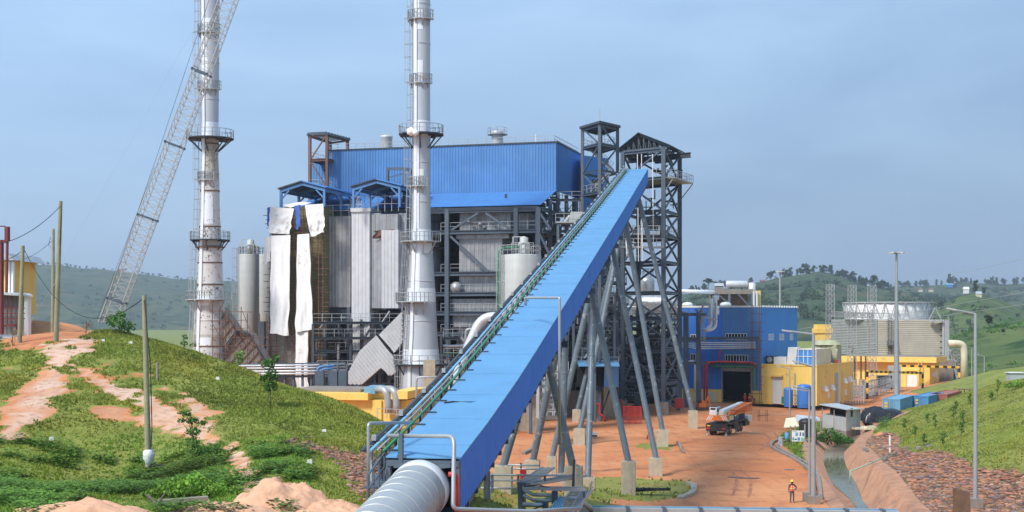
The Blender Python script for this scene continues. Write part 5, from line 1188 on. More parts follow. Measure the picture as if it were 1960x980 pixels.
# round tube conveyor in front of the gallery
tube = T('tube_conveyor', 'thick round zinc clad conveyor tube leading into the gallery', 'conveyor', gp(40, -1.3, -1))
def tp(Y): return Vector((gx(Y) - 1.42 - (46.8 - Y) * .02, Y, 8.86 + (Y - 46.8) * .135))
mb = MB(); mb.path([tp(y) for y in np.arange(30, 47.0, 1.05)] + [tp(46.9)], 1.03, 48); mb.build('tube_shell', M['zinc'], tube)
mb = MB()
for y in np.arange(30.4, 46.8, .82): q = tp(y); ax = (tp(y + .5) - q).normalized(); mb.lathe(q, [(1.032, 0), (1.052, .01), (1.052, .055), (1.032, .065)], 48, axis=ax)
mb.build('seam_band', M['zinc'], tube)
mb = MB(); q = tp(46.0); ax = (tp(46.5) - q).normalized(); mb.lathe(q, [(1.055, 0), (1.065, .02), (1.065, .62), (1.055, .64)], 48, axis=ax); mb.build('bright_collar', M['stack_pl'], tube)
mb = MB(); [mb.beam(tp(y) + Vector((x, 0, -.8)), tp(y) + Vector((x * 1.2, 0, -4)), .2) for y in (34, 40, 45.5) for x in (-.9, .9)]; mb.build('support', M['steel'], tube)

# pipe hoops over the gallery end
pipe('pipe_hoop', 'tall thin grey pipe hoop left of the gallery end', [(705, 955, 46.5), (705, 810, 46.5), (783, 809, 49)], .06, 'galv', bend=.15)
pipe('pipe_hoop', 'rounded grey pipe hoop crossing the near end of the blue roof', [(741, 834, 47.2), (864, 835, 45.6), (869, 845, 45.4), (867, 974, 44.6), (1015, 979, 47), (1110, 973, 49)], .075, 'galv', bend=.2)
pipe('pipe_hoop', 'thin square pipe hoop halfway up the blue roof', [(1006, 585, 74), (1006, 570, 74), (1071, 570, 69.5), (1071, 745, 69.5), (1071, 850, 72)], .075, 'galv', bend=.08)
pipe('red_pipe', 'short red pipe at the mouth of the gallery', [(858, 908, 45.2), (873, 908, 45.2), (874, 985, 45.2)], .09, 'red', bend=.15)
pipe('green_pipe', 'green pipe rising up the post at the gallery mouth', [(764, 905, 46.8), (764, 838, 46.8), (772, 845, 47.1)], .05, 'green', bend=.1)
mb = MB(); mb.beam(W(768, 915, 46.7), W(768, 830, 46.7), .14); mb.beam(W(760, 874, 46.7), W(776, 874, 46.7), .1); o = mb.build('steel_post', M['steel']); tag(o, 'grey steel post carrying the trays at the gallery mouth', 'post')
st = T('stair_rail', 'sloping grey railing on the bank left of the tube conveyor', 'railing', W(730, 930, 47)); mb = MB(); a, b = W(704, 965, 45), W(755, 893, 49); railing(mb, [a, b], 1.0, .9, .03); mb.build('railing', M['steel'], st)

# ------------------------------------------------------------------ leaning tubular legs on concrete blocks
LEGS = [  # name bits, block px, y top, y bottom, block half width px, Y of block, leg line: (x, y) at top visible, (x, y) at foot, radius m, top Y
 ('first leg from the left, leaning right under the gallery', 963, 892, 946, 17, 79, (986, 814), (963, 893), 79, .235),
 ('second leg from the left, leaning right from a split block', 1019, 881, 917, 14, 97, (1054, 723), (1020, 882), 94, .25),
 ('leg leaning left across its neighbours to a broad stained block', 1098, 893, 943, 17, 79.5, (1051, 700), (1097, 894), 79, .235),
 ('slender leg behind the crossing legs on a tall pale block', 1056, 873, 906, 9, 122, (1126, 577), (1057, 874), 123, .27),
 ('upright leg on a rust streaked block with a weed growing from it', 1127, 914, 946, 12, 105, (1137, 549), (1125, 915), 112, .26),
 ('long leg leaning right to the tall block on the weedy patch', 1203, 883, 945, 13.5, 104, (1143, 605), (1203, 884), 107, .265),
 ('leg leaning left to the pale block behind the upright leg', 1109, 820, 849, 11, 152, (1183, 474), (1110, 821), 158, .30),
 ('long leg leaning right to a block in the open yard', 1255, 877, 911, 13, 123, (1171, 469), (1256, 878), 129, .27),
 ('long leg with scuffed paint left of the rightmost leg', 1268, 823, 856, 11, 150, (1200, 440), (1268, 824), 153, .30),
 ('rightmost leg ending beside the truck crane', 1326, 786, 814, 9, 180, (1228, 402), (1326, 788), 182, .33),
 ('straight thin leg behind the second one', 1075, 905, 930, 8, 98, (1083, 634), (1074, 908), 98, .25),
 ('short leg in the shade of the gallery far behind', 1104, 784, 806, 8, 185, (1150, 600), (1105, 786), 186, .33),
]
for lab, bx_, yt, yb, hw, Yb, tpx, fpx, Yt, rad_ in LEGS:
    foot = W(bx_, yb, Yb); t = T('support_leg', lab, 'support leg', foot, 'tubular legs carrying the conveyor')
    z1 = W(bx_, yt, Yb).z; hwm = hw * Yb / FPX; gz_ = float(tz(np.array([foot.x]), np.array([Yb]))[0]) - .4
    mb = MB(); mb.box((foot.x, Yb, (z1 + gz_) / 2), (hwm * 2, hwm * 2, z1 - gz_), rz=-.12); mb.box((foot.x, Yb, z1 - .0), (hwm * 1.2, hwm * 1.2, .14), rz=-.12); mb.build('footing', M['concrete'], t)
    # extend the sight line of the leg until it meets the underside of the gallery at Yt
    dx, dy = tpx[0] - fpx[0], tpx[1] - fpx[1]; zb_ = gz(Yt) - HG - .3; yy = HORIZON - (zb_ - CAMH) * FPX / Yt
    xx = tpx[0] + dx / dy * (yy - tpx[1]) if abs(dy) > 1 else tpx[0]
    a = W(fpx[0], fpx[1] + 1, Yb); b = W(xx, yy, Yt)
    mb = MB(); mb.tube(a, b, rad_, 20); mb.build('tube', M['leg'], t)
    mb = MB(); d = (b - a).normalized(); mb.lathe(a + d * .05, [(rad_ + .1, 0), (rad_ + .1, .06), (rad_ + .005, .07)], 20, axis=d)
    for f in (.28, .55, .8): mb.lathe(a.lerp(b, f), [(rad_ + .002, 0), (rad_ + .02, .02), (rad_ + .02, .09), (rad_ + .002, .11)], 20, axis=d)
    mb.build('flange', M['leg'], t)
    # saddle frame under the gallery
    g_ = gp(Yt, 0, -HG - .3); mb = MB(); mb.beam(g_ + GN * .3, g_ - GN * (WG + .6), .35, .4)
    if Yt > 90: mb.beam(b, g_ - GN * (1.3), .35)
    mb.build('head_beam', M['steel'], t)

# lattice stair rail and ladder by the wing legs
clutter('pale stair flights and landings behind the left legs', 'staircase', 1030, 1085, 690, 800, 150, 158, 40, 31, 'rail', .05, .12, cat='stairs', grid=(12, 14))
clutter('grey platforms with railings behind the middle legs', 'steelwork', 1098, 1182, 560, 705, 188, 196, 120, 32, 'steel', grid=(14, 20))
t = T('column_row', 'concrete base wall with openings behind the conveyor legs', 'wall', base_at(1130, 196)); mb = MB(); a, b = W(1085, 790, 196), W(1192, 790, 200)
for x0, x1 in ((1082, 1108), (1110, 1158), (1160, 1180)): p, q = W(x0, 790, 196), W(x1, 790, 196); mb.box(((p.x + q.x) / 2, 196, 1.8), (q.x - p.x, .8, 4.0))
mb.build('wall_panel', M['conc_dk'], t); mb = MB(); mb.box(W(1170, 766, 195.2), (2.3, .9, 5.0)); mb.box(W(1012, 770, 170), (2.6, 1, 8)); mb.build('pier', M['concrete'], t)
kb = T('site_cabin', 'small blue cabin with a light blue roof standing under the bunker steelwork', 'cabin', base_at(1146, 185)); mb = MB(); p, q = W(1106, 741, 186), W(1158, 741, 184)
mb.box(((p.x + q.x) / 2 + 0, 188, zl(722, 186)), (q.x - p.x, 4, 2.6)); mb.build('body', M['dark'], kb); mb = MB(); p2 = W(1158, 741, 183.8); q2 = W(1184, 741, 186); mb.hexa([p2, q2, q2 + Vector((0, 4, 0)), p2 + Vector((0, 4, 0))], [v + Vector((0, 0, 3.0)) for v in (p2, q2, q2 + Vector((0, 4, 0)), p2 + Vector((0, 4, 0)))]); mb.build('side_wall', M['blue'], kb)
mb = MB(); a = zl(701, 185); p = Vector((p.x, 184, a)); q = Vector((q2.x, 184, a)); mb.hexa([p, q, q + Vector((0, 6, .6)), p + Vector((0, 6, .6))], [v + Vector((0, 0, .15)) for v in (p, q, q + Vector((0, 6, .6)), p + Vector((0, 6, .6)))]); mb.build('roof', M['blue_lt'], kb)

# vessels behind the head tower
vt = T('pressure_vessel', 'large horizontal silver vessel with domed end behind the head tower', 'vessel', W(1260, 583, 238)); ax = Vector((.97, -.24, 0)); c = W(1215, 582, 242); r = 1.95; ln = (W(1296, 582, 242) - c).length
mb = MB(); mb.lathe(c, [(.01, -1.1), (1.1, -.9), (r, 0), (r, ln), (r * .9, ln + .5), (r * .55, ln + .95), (.01, ln + 1.1)], 36, axis=ax); mb.build('shell', M['vessel'], vt)
mb = MB(); q = c + ax * (ln + 1.0) + Vector((0, 0, -.9)); mb.lathe(q, [(.45, -.2), (.45, .35), (.01, .36)], 14, axis=ax); mb.build('manhole', M['silver_dk'], vt)
mb = MB(); [mb.beam(c + ax * f * ln + Vector((0, 0, -r)), Vector(((c + ax * f * ln).x, (c + ax * f * ln).y, 0)), .5) for f in (.2, .5, .8)]; mb.build('support', M['steel'], vt)
vv = T('pressure_vessel', 'small upright silver vessel standing on the horizontal one', 'vessel', W(1238, 560, 243)); c = W(1238, 562, 243); s_ = 243 / FPX
mb = MB(); mb.lathe(c, [(.01, -.9), (.7, -.7), (14.5 * s_, .0), (14.8 * s_, 24 * s_), (13 * s_, 29 * s_), (8 * s_, 34 * s_), (.01, 36 * s_)], 28); mb.build('shell', M['vessel'], vv); mb = MB(); railing(mb, [c + Vector((math.cos(a) * 1.2, math.sin(a) * 1.2, 36 * s_)) for a in np.linspace(0, 6.28, 10)], 1.1, .8, .04); mb.build('railing', M['steel'], vv)
mp_ = T('deck_platform', 'steel deck with railing below the horizontal vessel', 'platform', W(1270, 612, 234)); mb = MB(); a, b = W(1195, 607, 234), W(1352, 608, 230); mb.hexa([a, b, b + Vector((0, 12, 0)), a + Vector((0, 12, 0))], [v + Vector((0, 0, .35)) for v in (a, b, b + Vector((0, 12, 0)), a + Vector((0, 12, 0)))]); mb.build('deck', M['conc_dk'], mp_)
mb = MB(); railing(mb, [a + Vector((0, 0, .35)), b + Vector((0, 0, .35))], 1.1, 1.3, .035); mb.build('railing', M['rail'], mp_); mb = MB(); [mb.hbeam(Vector((a.x + (b.x - a.x) * f, 232, 0)), Vector((a.x + (b.x - a.x) * f, 232, a.z)), .45, .45, .07) for f in (.02, .3, .55, .8, .98)]; mb.build('column', M['steel'], mp_)

# ================================================================== TURBINE HALL AND RIGHT-HAND BUILDINGS
F2 = Frame(50.9, 218.0, 32.0)
uc = F2.U(1457, 0)                                   # corner shared by the blue hall and the yellow workshop
Pc = F2.p(uc, 0, 0); Yc = Pc.y; s_ = Yc / FPX
th = T('turbine_hall', 'blue ribbed turbine hall with yellow base and open roller door', 'hall', Pc)
zt = zl(588, Yc); zbase = zl(748, Yc); uLh = F2.U(1296, 0)
nf = -F2.v.to_3d(); dU, dO = F2.U(1383, 0), F2.U(1437, 0); zdoor = zl(712, Yc)
for (a, b, z0, z1) in ((uLh, dU, zbase, zt), (dU, dO, zl(704, Yc), zt), (dO, uc, zbase, zt)):
    mb = MB(); mb.corr(F2.p(a, 0, z0), F2.p(b, 0, 0) - F2.p(a, 0, 0), (0, 0, z1 - z0), nf, .4, .06); mb.fbox(F2, a, b, .02, .3, z0, z1 - .02); mb.build('cladding', M['blue' if a != uLh else 'blue_m'], th)
Ls = 17.6; mb = MB(); mb.corr(F2.p(uc + .03, .02, zbase), F2.v.to_3d() * Ls, (0, 0, zt - zbase), F2.u.to_3d(), .4, .06); mb.fbox(F2, uc - .3, uc, .3, Ls, zbase, zt); mb.build('end_cladding', M['blue_b'], th)
mb = MB(); mb.fbox(F2, uLh, dU, -.06, .3, 0, zbase - .003); mb.fbox(F2, dO, uc - .01, -.06, .3, 0, zbase - .003); mb.build('plinth_wall', M['yellow'], th)
mb = MB(); mb.fbox(F2, uLh, uc - .3, .3, Ls, zt - .5, zt - .1); mb.fbox(F2, uLh, uLh + .3, .3, Ls, 0, zt - .5); mb.fbox(F2, uLh, uc - .3, Ls - .2, Ls, 0, zt - .5); mb.build('roof', M['silo'], th)
mb = MB(); mb.fbox(F2, uLh, uc + .1, -.12, 0.0, zt - .02, zt + .28)
for i in range(14): mb.box(F2.p(uc + .15, .8 + i * 1.25, zt + .15), (.5, .7, .3), rz=F2.rz)
mb.fbox(F2, uc, uc + .1, 0.01, Ls, zt, zt + .15); mb.build('gutter', M['white'], th)
mb = MB(); mb.fbox(F2, dU, dO, .1, .2, zdoor, zl(704, Yc)); 
mb.build('roller_door', M['silo'], th)
mb = MB(); mb.fbox(F2, dU - .2, dU, -.08, .25, 0, zl(704, Yc)); mb.fbox(F2, dO, dO + .2, -.08, .25, 0, zl(704, Yc)); mb.fbox(F2, dU - .2, dO + .2, -.1, .1, zl(705, Yc), zl(702, Yc)); mb.build('door_frame', M['galv'], th)
mb = MB(); mb.fbox(F2, uLh + .4, uc - .4, 8, 8.2, 0, zt - .6); mb.build('hall_shade_panel', M['dark'], th)  # near-black sheet stands in for the unlit hall seen through the door
mb = MB(); mb.box(F2.p(dU - 3.2, -.12, .9), (4.3, .06, 1.8), rz=F2.rz); mb.build('whitewash_panel', M['cream'], th)
def window(fr, pl, pr, y0, y1, d, parent, nv=8, mk='glass', side=None):
    if side is None:
        a, b = fr.U(pl, d), fr.U(pr, d); z0, z1 = fr.Z((pl + pr) / 2, y1, d), fr.Z((pl + pr) / 2, y0, d); P_ = lambda u, q, z: fr.p(u, d + q, z)
    else: a, b, z0, z1 = side; P_ = lambda u, q, z: fr.p(d - q, u, z)
    def bxx(mb, u0, u1, q0, q1, w0, w1): return mb.hexa([P_(u0, q0, w0), P_(u1, q0, w0), P_(u1, q1, w0), P_(u0, q1, w0)], [P_(u0, q0, w1), P_(u1, q0, w1), P_(u1, q1, w1), P_(u0, q1, w1)])
    mb = MB(); f = .09; bxx(mb, a, b, -.14, -.04, z1 - f, z1); bxx(mb, a, b, -.14, -.04, z0, z0 + f); bxx(mb, a, a + f, -.135, -.045, z0 + f, z1 - f); bxx(mb, b - f, b, -.135, -.045, z0 + f, z1 - f)
    for i in range(1, nv): u = a + (b - a) * i / nv; bxx(mb, u - .045, u + .045, -.13, -.05, z0 + f, z1 - f)
    w = mb.build('window', M['white'], parent); mb = MB(); bxx(mb, a + .02, b - .02, -.085, -.07, z0 + .02, z1 - .02); mb.build('pane', M[mk], w); return w
window(F2, 1389, 1430, 638, 651, 0, th, 7); window(F2, 1388, 1432, 679, 692, 0, th, 8); window(F2, 1322, 1342, 677, 690, 0, th, 4); window(F2, 1322, 1342, 640, 652, 0, th, 4)
for px in (1475, 1495, 1514):
    a_ = (px - 980) / FPX; q = F2.o + F2.u * uc; tt = (a_ * q.y - q.x) / (F2.v.x - a_ * F2.v.y); Yq = q.y + F2.v.y * tt; w_ = 1.15 if px < 1510 else .8
    window(F2, 0, 0, 0, 0, uc, th, 3 if px < 1510 else 2, 'pane_white', side=(tt - w_ / 1.0, tt + w_ / 1.0, zl(651, Yq), zl(639, Yq)))
for px, y in ((1316, 584), (1389, 582)):
    u, Yq = F2.ray(px, 5); mb = MB(); c = F2.p(u, 5, zt - .1); mb.lathe(c, [(.7, 0), (.7, .35), (.95, .45), (1.0, .7), (.7, 1.0), (.01, 1.1)], 18); mb.build('roof_ventilator', M['white'], th)
# canopy, pipes and racks on the hall front
cp_ = T('door_canopy', 'grey steel canopy beam over the roller door', 'canopy', F2.p(dU, -1, 0)); mb = MB(); z = zl(696, Yc); mb.fbox(F2, F2.U(1355, 0), uc - .3, -1.8, -.3, z - .3, z + .3); mb.build('canopy_beam', M['steel'], cp_)
mb = MB(); [mb.fbox(F2, u, u + .15, -1.95, -1.82, z - .8, z + .1) for u in np.linspace(F2.U(1360, 0), uc - .5, 6)]; mb.build('bracket', M['steel'], cp_)
PF = lambda px, py, d=-2.2: F2.P(px, py, d)
pipe('fire_pipe', 'red pipe with two tall legs crossing above the roller door', [PF(1348, 780), PF(1348, 698), PF(1352, 694), PF(1378, 692), PF(1438, 694), PF(1445, 697)], .17, 'red', bend=.4)
pipe('fire_pipe', 'second red upright pipe joining under the canopy', [PF(1353, 780, -2.6), PF(1353, 697, -2.6), PF(1360, 693, -2.6)], .17, 'red', bend=.4)
pipe('fire_pipe', 'short bent red pipe rising beside the lower window strip', [PF(1377, 692), PF(1377, 674), PF(1381, 671)], .13, 'red', bend=.3)
pipe('green_pipe', 'green pipe running under the canopy and down beside the door', [PF(1358, 701), PF(1435, 702), PF(1443, 704), PF(1443, 742), PF(1446, 747)], .15, 'green', bend=.4)
pipe('white_pipe', 'white pipe bending down left of the red uprights', [PF(1300, 692, -5), PF(1326, 692, -5), PF(1330, 694, -5), PF(1330, 752, -5)], .17, 'white', bend=.5)
rk = T('wall_pipe_rack', 'four silver pipes and a grey beam bracketed on the blue hall front', 'pipe rack', PF(1400, 660))
mb = MB()
for i, y in enumerate((655, 658.5, 662, 665.5)): mb.path([PF(1300, y - 1, -3), PF(1324, y - 1, -3), PF(1329, y + 2, -3), PF(1345, y + 2 - (i < 2), -2.2), PF(1446, y, -1.5)], .1, 6)
mb.build('pipes', M['silver'], rk); mb = MB(); mb.beam(PF(1300, 648, -2.6), PF(1455, 647, -1.5), .3, .5); mb.beam(PF(1290, 652, -3), PF(1338, 652, -3), .3, .4)
for x in range(1350, 1450, 14): mb.beam(PF(x, 644, -1), PF(x, 668, -1), .12)
mb.build('rack_steel', M['steel'], rk)
sc2 = T('scaffold', 'thin rusty scaffold climbing the corner of the blue hall', 'scaffold', F2.p(uc - 1, -1, 0)); mb = MB()
for x in (1438, 1441, 1454, 1457): L3(mb, (x, 583, Yc - 2), (x, 773, Yc - 2), .09)
for y in range(600, 775, 17): L3(mb, (1434, y, Yc - 2), (1462, y + 1, Yc - 2), .09)
mb.build('scaffold_poles', M['rusty'], sc2)
# column and pipe rack left of the hall
rk = T('pipe_bridge', 'stacked grey pipe bridge on tall columns left of the blue hall', 'pipe bridge', W(1330, 780, 214)); mb = MB()
for x in (1313, 1337): vcol(mb, x, 600, 783, 214, .75)
L3(mb, (1337, 600, 214), (1331, 592, 214), .3); L3(mb, (1337, 600, 214), (1343, 592, 214), .3)
for y in (602, 650, 695): mb.hbeam(W(1296, y, 214), W(1352, y, 214), .4, .5, .07)
mb.build('rack_steel', M['steel'], rk); mb = MB(); pp = MB()
for z_, y in enumerate((570, 590, 598)): pp.path([W(1364 - z_ * 3, y, 217), W(1376, y, 217)], .4, 10)
pp.path([W(1362, 572, 216), W(1362, 622, 216), W(1350, 634, 216)], .3, 10, .8); pp.path([W(1370, 570, 216), W(1370, 625, 216), W(1362, 632, 216), W(1348, 632, 216)], .25, 10, .8); pp.build('pipes', M['white'], rk)
for x in (1345, 1358, 1369): vcol(mb, x, 580, 620, 215.5, .3)
L3(mb, (1300, 596, 215.5), (1372, 612, 215.5), .3); ladder(mb, W(1346, 668, 213), W(1343, 610, 213), (0, -1, 0), .6, .5, True, .04); mb.build('ladder', M['rail'], rk)
mb = MB(); railing(mb, [W(1300, 602, 213.5), W(1338, 602, 213.5)], 1.1, 1.3, .035); mb.build('railing', M['rail'], rk)
pipe('insulated_pipe', 'long level silver pipe crossing the hills to the roof plant', [(1290, 557, 236), (1368, 559, 236)], .35, 'stack_pl')
pipe('white_pipe', 'thin white pipe hanging above the equipment yard', [(1176, 585, 232), (1240, 590, 232)], .15, 'white')
for (x, y, s1, lab) in ((1299, 772, 1.7, 'red cabinet on the earth left of the rightmost conveyor leg'),):
    t = T('fire_cabinet', lab, 'cabinet', W(x, 781, 205)); mb = MB(); mb.box(W(x, y, 205), (1.35, .8, 1.5)); mb.build('cabinet_body', M['red'], t); mb = MB(); [mb.beam(W(x + dx, 781, 205), W(x + dx, 776, 205), .1) for dx in (-6, 6)]; mb.build('leg', M['steel'], t)
# rooftop plant of the hall
rp_ = T('rooftop_plant', 'grey framed rooftop room with yellow end and silver pipes behind the blue hall', 'rooftop room', F2.p(F2.U(1410, 12), 12, zt)); Yr = 245
mb = MB(); a, b = W(1366, 558, Yr), W(1442, 558, Yr); mb.box(((a.x + b.x) / 2, Yr + 3, a.z + .0), (b.x - a.x, 6, .9)); mb.box(((a.x + b.x) / 2, Yr + 5.5, (a.z + zt) / 2), (b.x - a.x, .4, a.z - zt)); mb.build('roof_slab', M['conc_dk'], rp_)
mb = MB(); [vcol(mb, x, 562, 590, Yr, .45) for x in (1370, 1396, 1440)]; L3(mb, (1372, 562, Yr), (1400, 584, Yr), .25); L3(mb, (1412, 562, Yr), (1436, 588, Yr), .25); mb.build('steel_frame', M['steel'], rp_)
mb = MB(); a, b = W(1443, 588, Yr), W(1456, 588, Yr); mb.box(((a.x + b.x) / 2, Yr + 1.5, zl(572, Yr)), (b.x - a.x, 3, 3.1)); mb.build('yellow_wall', M['yellow_l'], rp_); mb = MB(); [mb.tube(W(x, 588, Yr - .5), W(x, 557, Yr - .5), .22, 8) for x in (1443, 1449)]; mb.build('pipes', M['silver'], rp_)
tk = T('roof_tank', 'horizontal silver tank on the rooftop room', 'tank', W(1411, 553, Yr)); mb = MB(); c = W(1392, 544, Yr + 2); mb.lathe(c, [(.01, -.3), (.6, -.15), (.66, 0), (.66, 3.6), (.5, 3.85), (.01, 3.95)], 20, axis=(1, 0, 0)); mb.build('shell', M['silver'], tk); mb = MB(); [mb.beam(W(x, 549, Yr + 2), W(x, 555, Yr + 2), .3) for x in (1399, 1420)]; mb.build('saddle', M['steel'], tk)
tk = T('roof_tank', 'short upright silver tank right of the horizontal roof tank', 'tank', W(1439, 556, Yr)); mb = MB(); mb.lathe(W(1439, 556, Yr + 2), [(.7, 0), (.7, 1.4), (.01, 1.5)], 18); mb.build('shell', M['silver'], tk)

# yellow workshop
wk = T('workshop', 'yellow rendered workshop with closed roller door and wall vents', 'workshop', F2.p(0, 0, 0)); zy = zl(699, 218); ZY = zy
mb = MB(); uw0 = F2.U(1478, 0); uw1 = F2.U(1496, 0); zr = zl(721, 221)
mb.fbox(F2, uc + .01, uw0, 0, .4, 0, zy); mb.fbox(F2, uw1, 0, 0, .4, 0, zy); mb.fbox(F2, uw0, uw1, 0, .4, zr, zy)
LY = 19.5; mb.fbox(F2, -.4, 0, .4, LY, 0, zy - .0); mb.fbox(F2, uc, -.4, .4, LY, zy - .5, zy - .35); mb.fbox(F2, uc, -.4, LY - .4, LY, 0, zy); mb.build('wall', M['yellow'], wk)
mb = MB(); mb.fbox(F2, uw0 - .25, uw1 + .25, -.5, -.01, zr, zr + .35); mb.fbox(F2, uc, .05, -.08, -.01, zy - .22, zy + .06); mb.fbox(F2, .01, .08, -.08, LY, zy - .22, zy + .06); mb.build('lintel', M['yellow'], wk)
mb = MB(); n_ = 24
for i in range(n_): mb.fbox(F2, uw0, uw1, .12, .2 + .0 * i, .1 + (zr - .1) * i / n_, .1 + (zr - .1) * (i + .8) / n_)
mb.fbox(F2, uw0, uw1, .17, .19, .05, zr); mb.build('roller_shutter', M['white'], wk)
def sidepx(px, fr=F2, u0=0.0):
    a_ = (px - 980) / FPX; q = fr.o + fr.u * u0; d = (a_ * q.y - q.x) / (fr.v.x - a_ * fr.v.y); return d, q.y + fr.v.y * d
for (pl, pr, yt, yb, dd, mk, nm) in ((1598, 1606, 714, 773, .06, 'galv', 'tall_door'), (1584, 1588, 752, 762, .05, 'white', 'slit_window'), (1617, 1621, 745, 757, .05, 'white', 'slit_window'), (1611, 1614, 712, 772, .12, 'yellow_l', 'downpipe')):
    d0, Y0_ = sidepx(pl); d1, _ = sidepx(pr); mb = MB(); mb.fbox(F2, 0.004, dd, d0, d1, zl(yb, Y0_), zl(yt, Y0_)); mb.build(nm, M[mk], wk)
for px, y in ((1577, 743), (1590, 741), (1614, 728), (1624, 725)):
    d0, Y0_ = sidepx(px); z = zl(y, Y0_); mb = MB(); mb.hexa([F2.p(.01, d0 - .5, z - .45), F2.p(.8, d0 - .5, z - .5), F2.p(.8, d0 + .5, z - .5), F2.p(.01, d0 + .5, z - .45)], [F2.p(.01, d0 - .5, z + .45), F2.p(.35, d0 - .5, z + .45), F2.p(.35, d0 + .5, z + .45), F2.p(.01, d0 + .5, z + .45)]); mb.build('vent_hood', M['white'], wk)
mb = MB(); mb.box(F2.p(-3.8, -.15, 2.6), (.12, .12, 5.6)); mb.build('downpipe', M['galv'], wk)
# roof units
t = T('chiller', 'blue panelled chiller unit with pale end on the yellow roof', 'chiller', F2.p(-5, 2, zy)); a = F2.U(1521, 1.5); b = F2.U(1563, 1.5); z0, z1 = zy - .3, zl(668, 220)
mb = MB(); mb.fbox(F2, a, b, 1.5, 9, z0, z1); mb.build('casing', M['cream'], t); mb = MB(); mb.fbox(F2, a + .05, b - .05, 1.38, 1.499, z0 + .1, z1 - .1); mb.build('blue_panel', M['blue_b'], t)
mb = MB(); [mb.fbox(F2, a + (b - a) * f - .05, a + (b - a) * f + .05, 1.3, 1.379, z0, z1) for f in (.01, .18, .42, .62, .99)]; [mb.fbox(F2, a, b, 1.27, 1.299, z - .05, z + .05) for z in (z0 + .1, (z0 + z1) / 2 + .2, z1 - .1)]; mb.build('panel_rib', M['white'], t)
t = T('cooling_unit', 'olive ribbed cooling units with red valves on the yellow roof edge', 'cooling unit', F2.p(-1, 10, zy))
for px in (1573, 1590):
    u, Yq = F2.ray(px, 12); mb = MB(); c = F2.p(u, 12, zy); q = 1.45; z1 = zl(660, Yq); z2 = zl(651, Yq); mb.box((c.x, c.y, (zy + z1) / 2), (2 * q, 2 * q, z1 - zy), rz=F2.rz); mb.lathe((c.x, c.y, z1), [(q * 1.25, 0), (q * 1.15, .25), (q * .75, z2 - z1 - .1), (q * .72, z2 - z1), (.01, z2 - z1)], 18); mb.build('casing', M['frp'], t)
    for s2 in (-.6, .6): mb = MB(); mb.path([c + Vector((s2, -2, .2)), c + Vector((s2, -2, 2.4)), c + Vector((s2, -1.2, 2.6))], .14, 8, .3); mb.build('riser_pipe', M['rail'], t); mb = MB(); mb.lathe(c + Vector((s2, -2.2, .35)), [(.3, 0), (.3, .1)], 12, axis=(0, 1, 0)); mb.build('valve_wheel', M['red'], t)
t = T('roof_unit', 'white sheet covered air unit beside the chiller', 'air unit', F2.p(uc + 3, 1, zy)); mb = MB(); a, b = F2.U(1481, 1.2), F2.U(1505, 1.2); mb.fbox(F2, a, b, 1.2, 4, zy - .3, zl(684, 221)); mb.hexa([F2.p(b, 1.3, zy - .3), F2.p(b + 1.5, 1.3, zy - .3), F2.p(b + 1.5, 3, zy - .3), F2.p(b, 3, zy - .3)], [F2.p(b + .3, 1.3, zl(665, 221)), F2.p(b + 1.9, 1.3, zl(665, 221)), F2.p(b + 1.9, 3, zl(665, 221)), F2.p(b + .3, 3, zl(665, 221))]); mb.build('cover', M['cloth'], t)
t = T('roof_unit', 'black framed fan unit at the blue corner of the yellow roof', 'fan unit', F2.p(uc + 1, 1, zy)); mb = MB(); a, b = F2.U(1466, 1), F2.U(1480, 1); mb.fbox(F2, a, b, 1, 3, zy - .3, zl(682, 222)); mb.build('casing', M['black'], t); mb = MB(); mb.lathe(F2.p((a + b) / 2, .95, zl(689, 222)), [(.42, 0), (.5, .02), (.5, .06), (.42, .06)], 20, axis=nf); mb.build('fan_ring', M['rail'], t)
t = T('rooftop_hut', 'small yellow rooftop hut behind the olive cooling units', 'hut', W(1575, 660, 262)); mb = MB(); mb.box(W(1574, 647, 262), (2.8, 3, 5.5)); mb.box(W(1574, 633, 262), (3.4, 3.4, .9)); mb.build('wall', M['yellow'], t)
# blue tanks on the ground
for px, yt, yb, r_, Y, lab in ((1509, 741, 778, .78, 216, 'smaller blue upright tank by the yellow wall'), (1539, 735, 780, 1.15, 214, 'larger blue upright tank by the yellow wall')):
    c = Vector(base_at(px, Y, 0)); h = zl(yt, Y); t = T('water_tank', lab, 'tank', c); mb = MB(); mb.lathe(c, [(r_, .5), (r_, h * .88), (r_ * .93, h * .94), (r_ * .6, h * .985), (.01, h)], 32); mb.build('shell', M['tank'], t)
    mb = MB(); mb.lathe(c, [(r_ * .92, .02), (r_ * .96, .5)], 32); mb.build('skirt', M['tank'], t); mb = MB(); mb.path([c + Vector((r_ + .1, -.3, .5)), c + Vector((r_ + .55, -.3, .5)), c + Vector((r_ + .55, -.3, h * .6)), c + Vector((r_, -.3, h * .6))], .06, 6, .2); mb.build('pipe', M['black'], t)
t = T('utility_box', 'small green box against the yellow wall by the tanks', 'box', W(1499, 775, 217)); mb = MB(); mb.box(W(1499, 766, 217), (.5, .4, 1.2)); mb.build('box_body', M['green'], t)

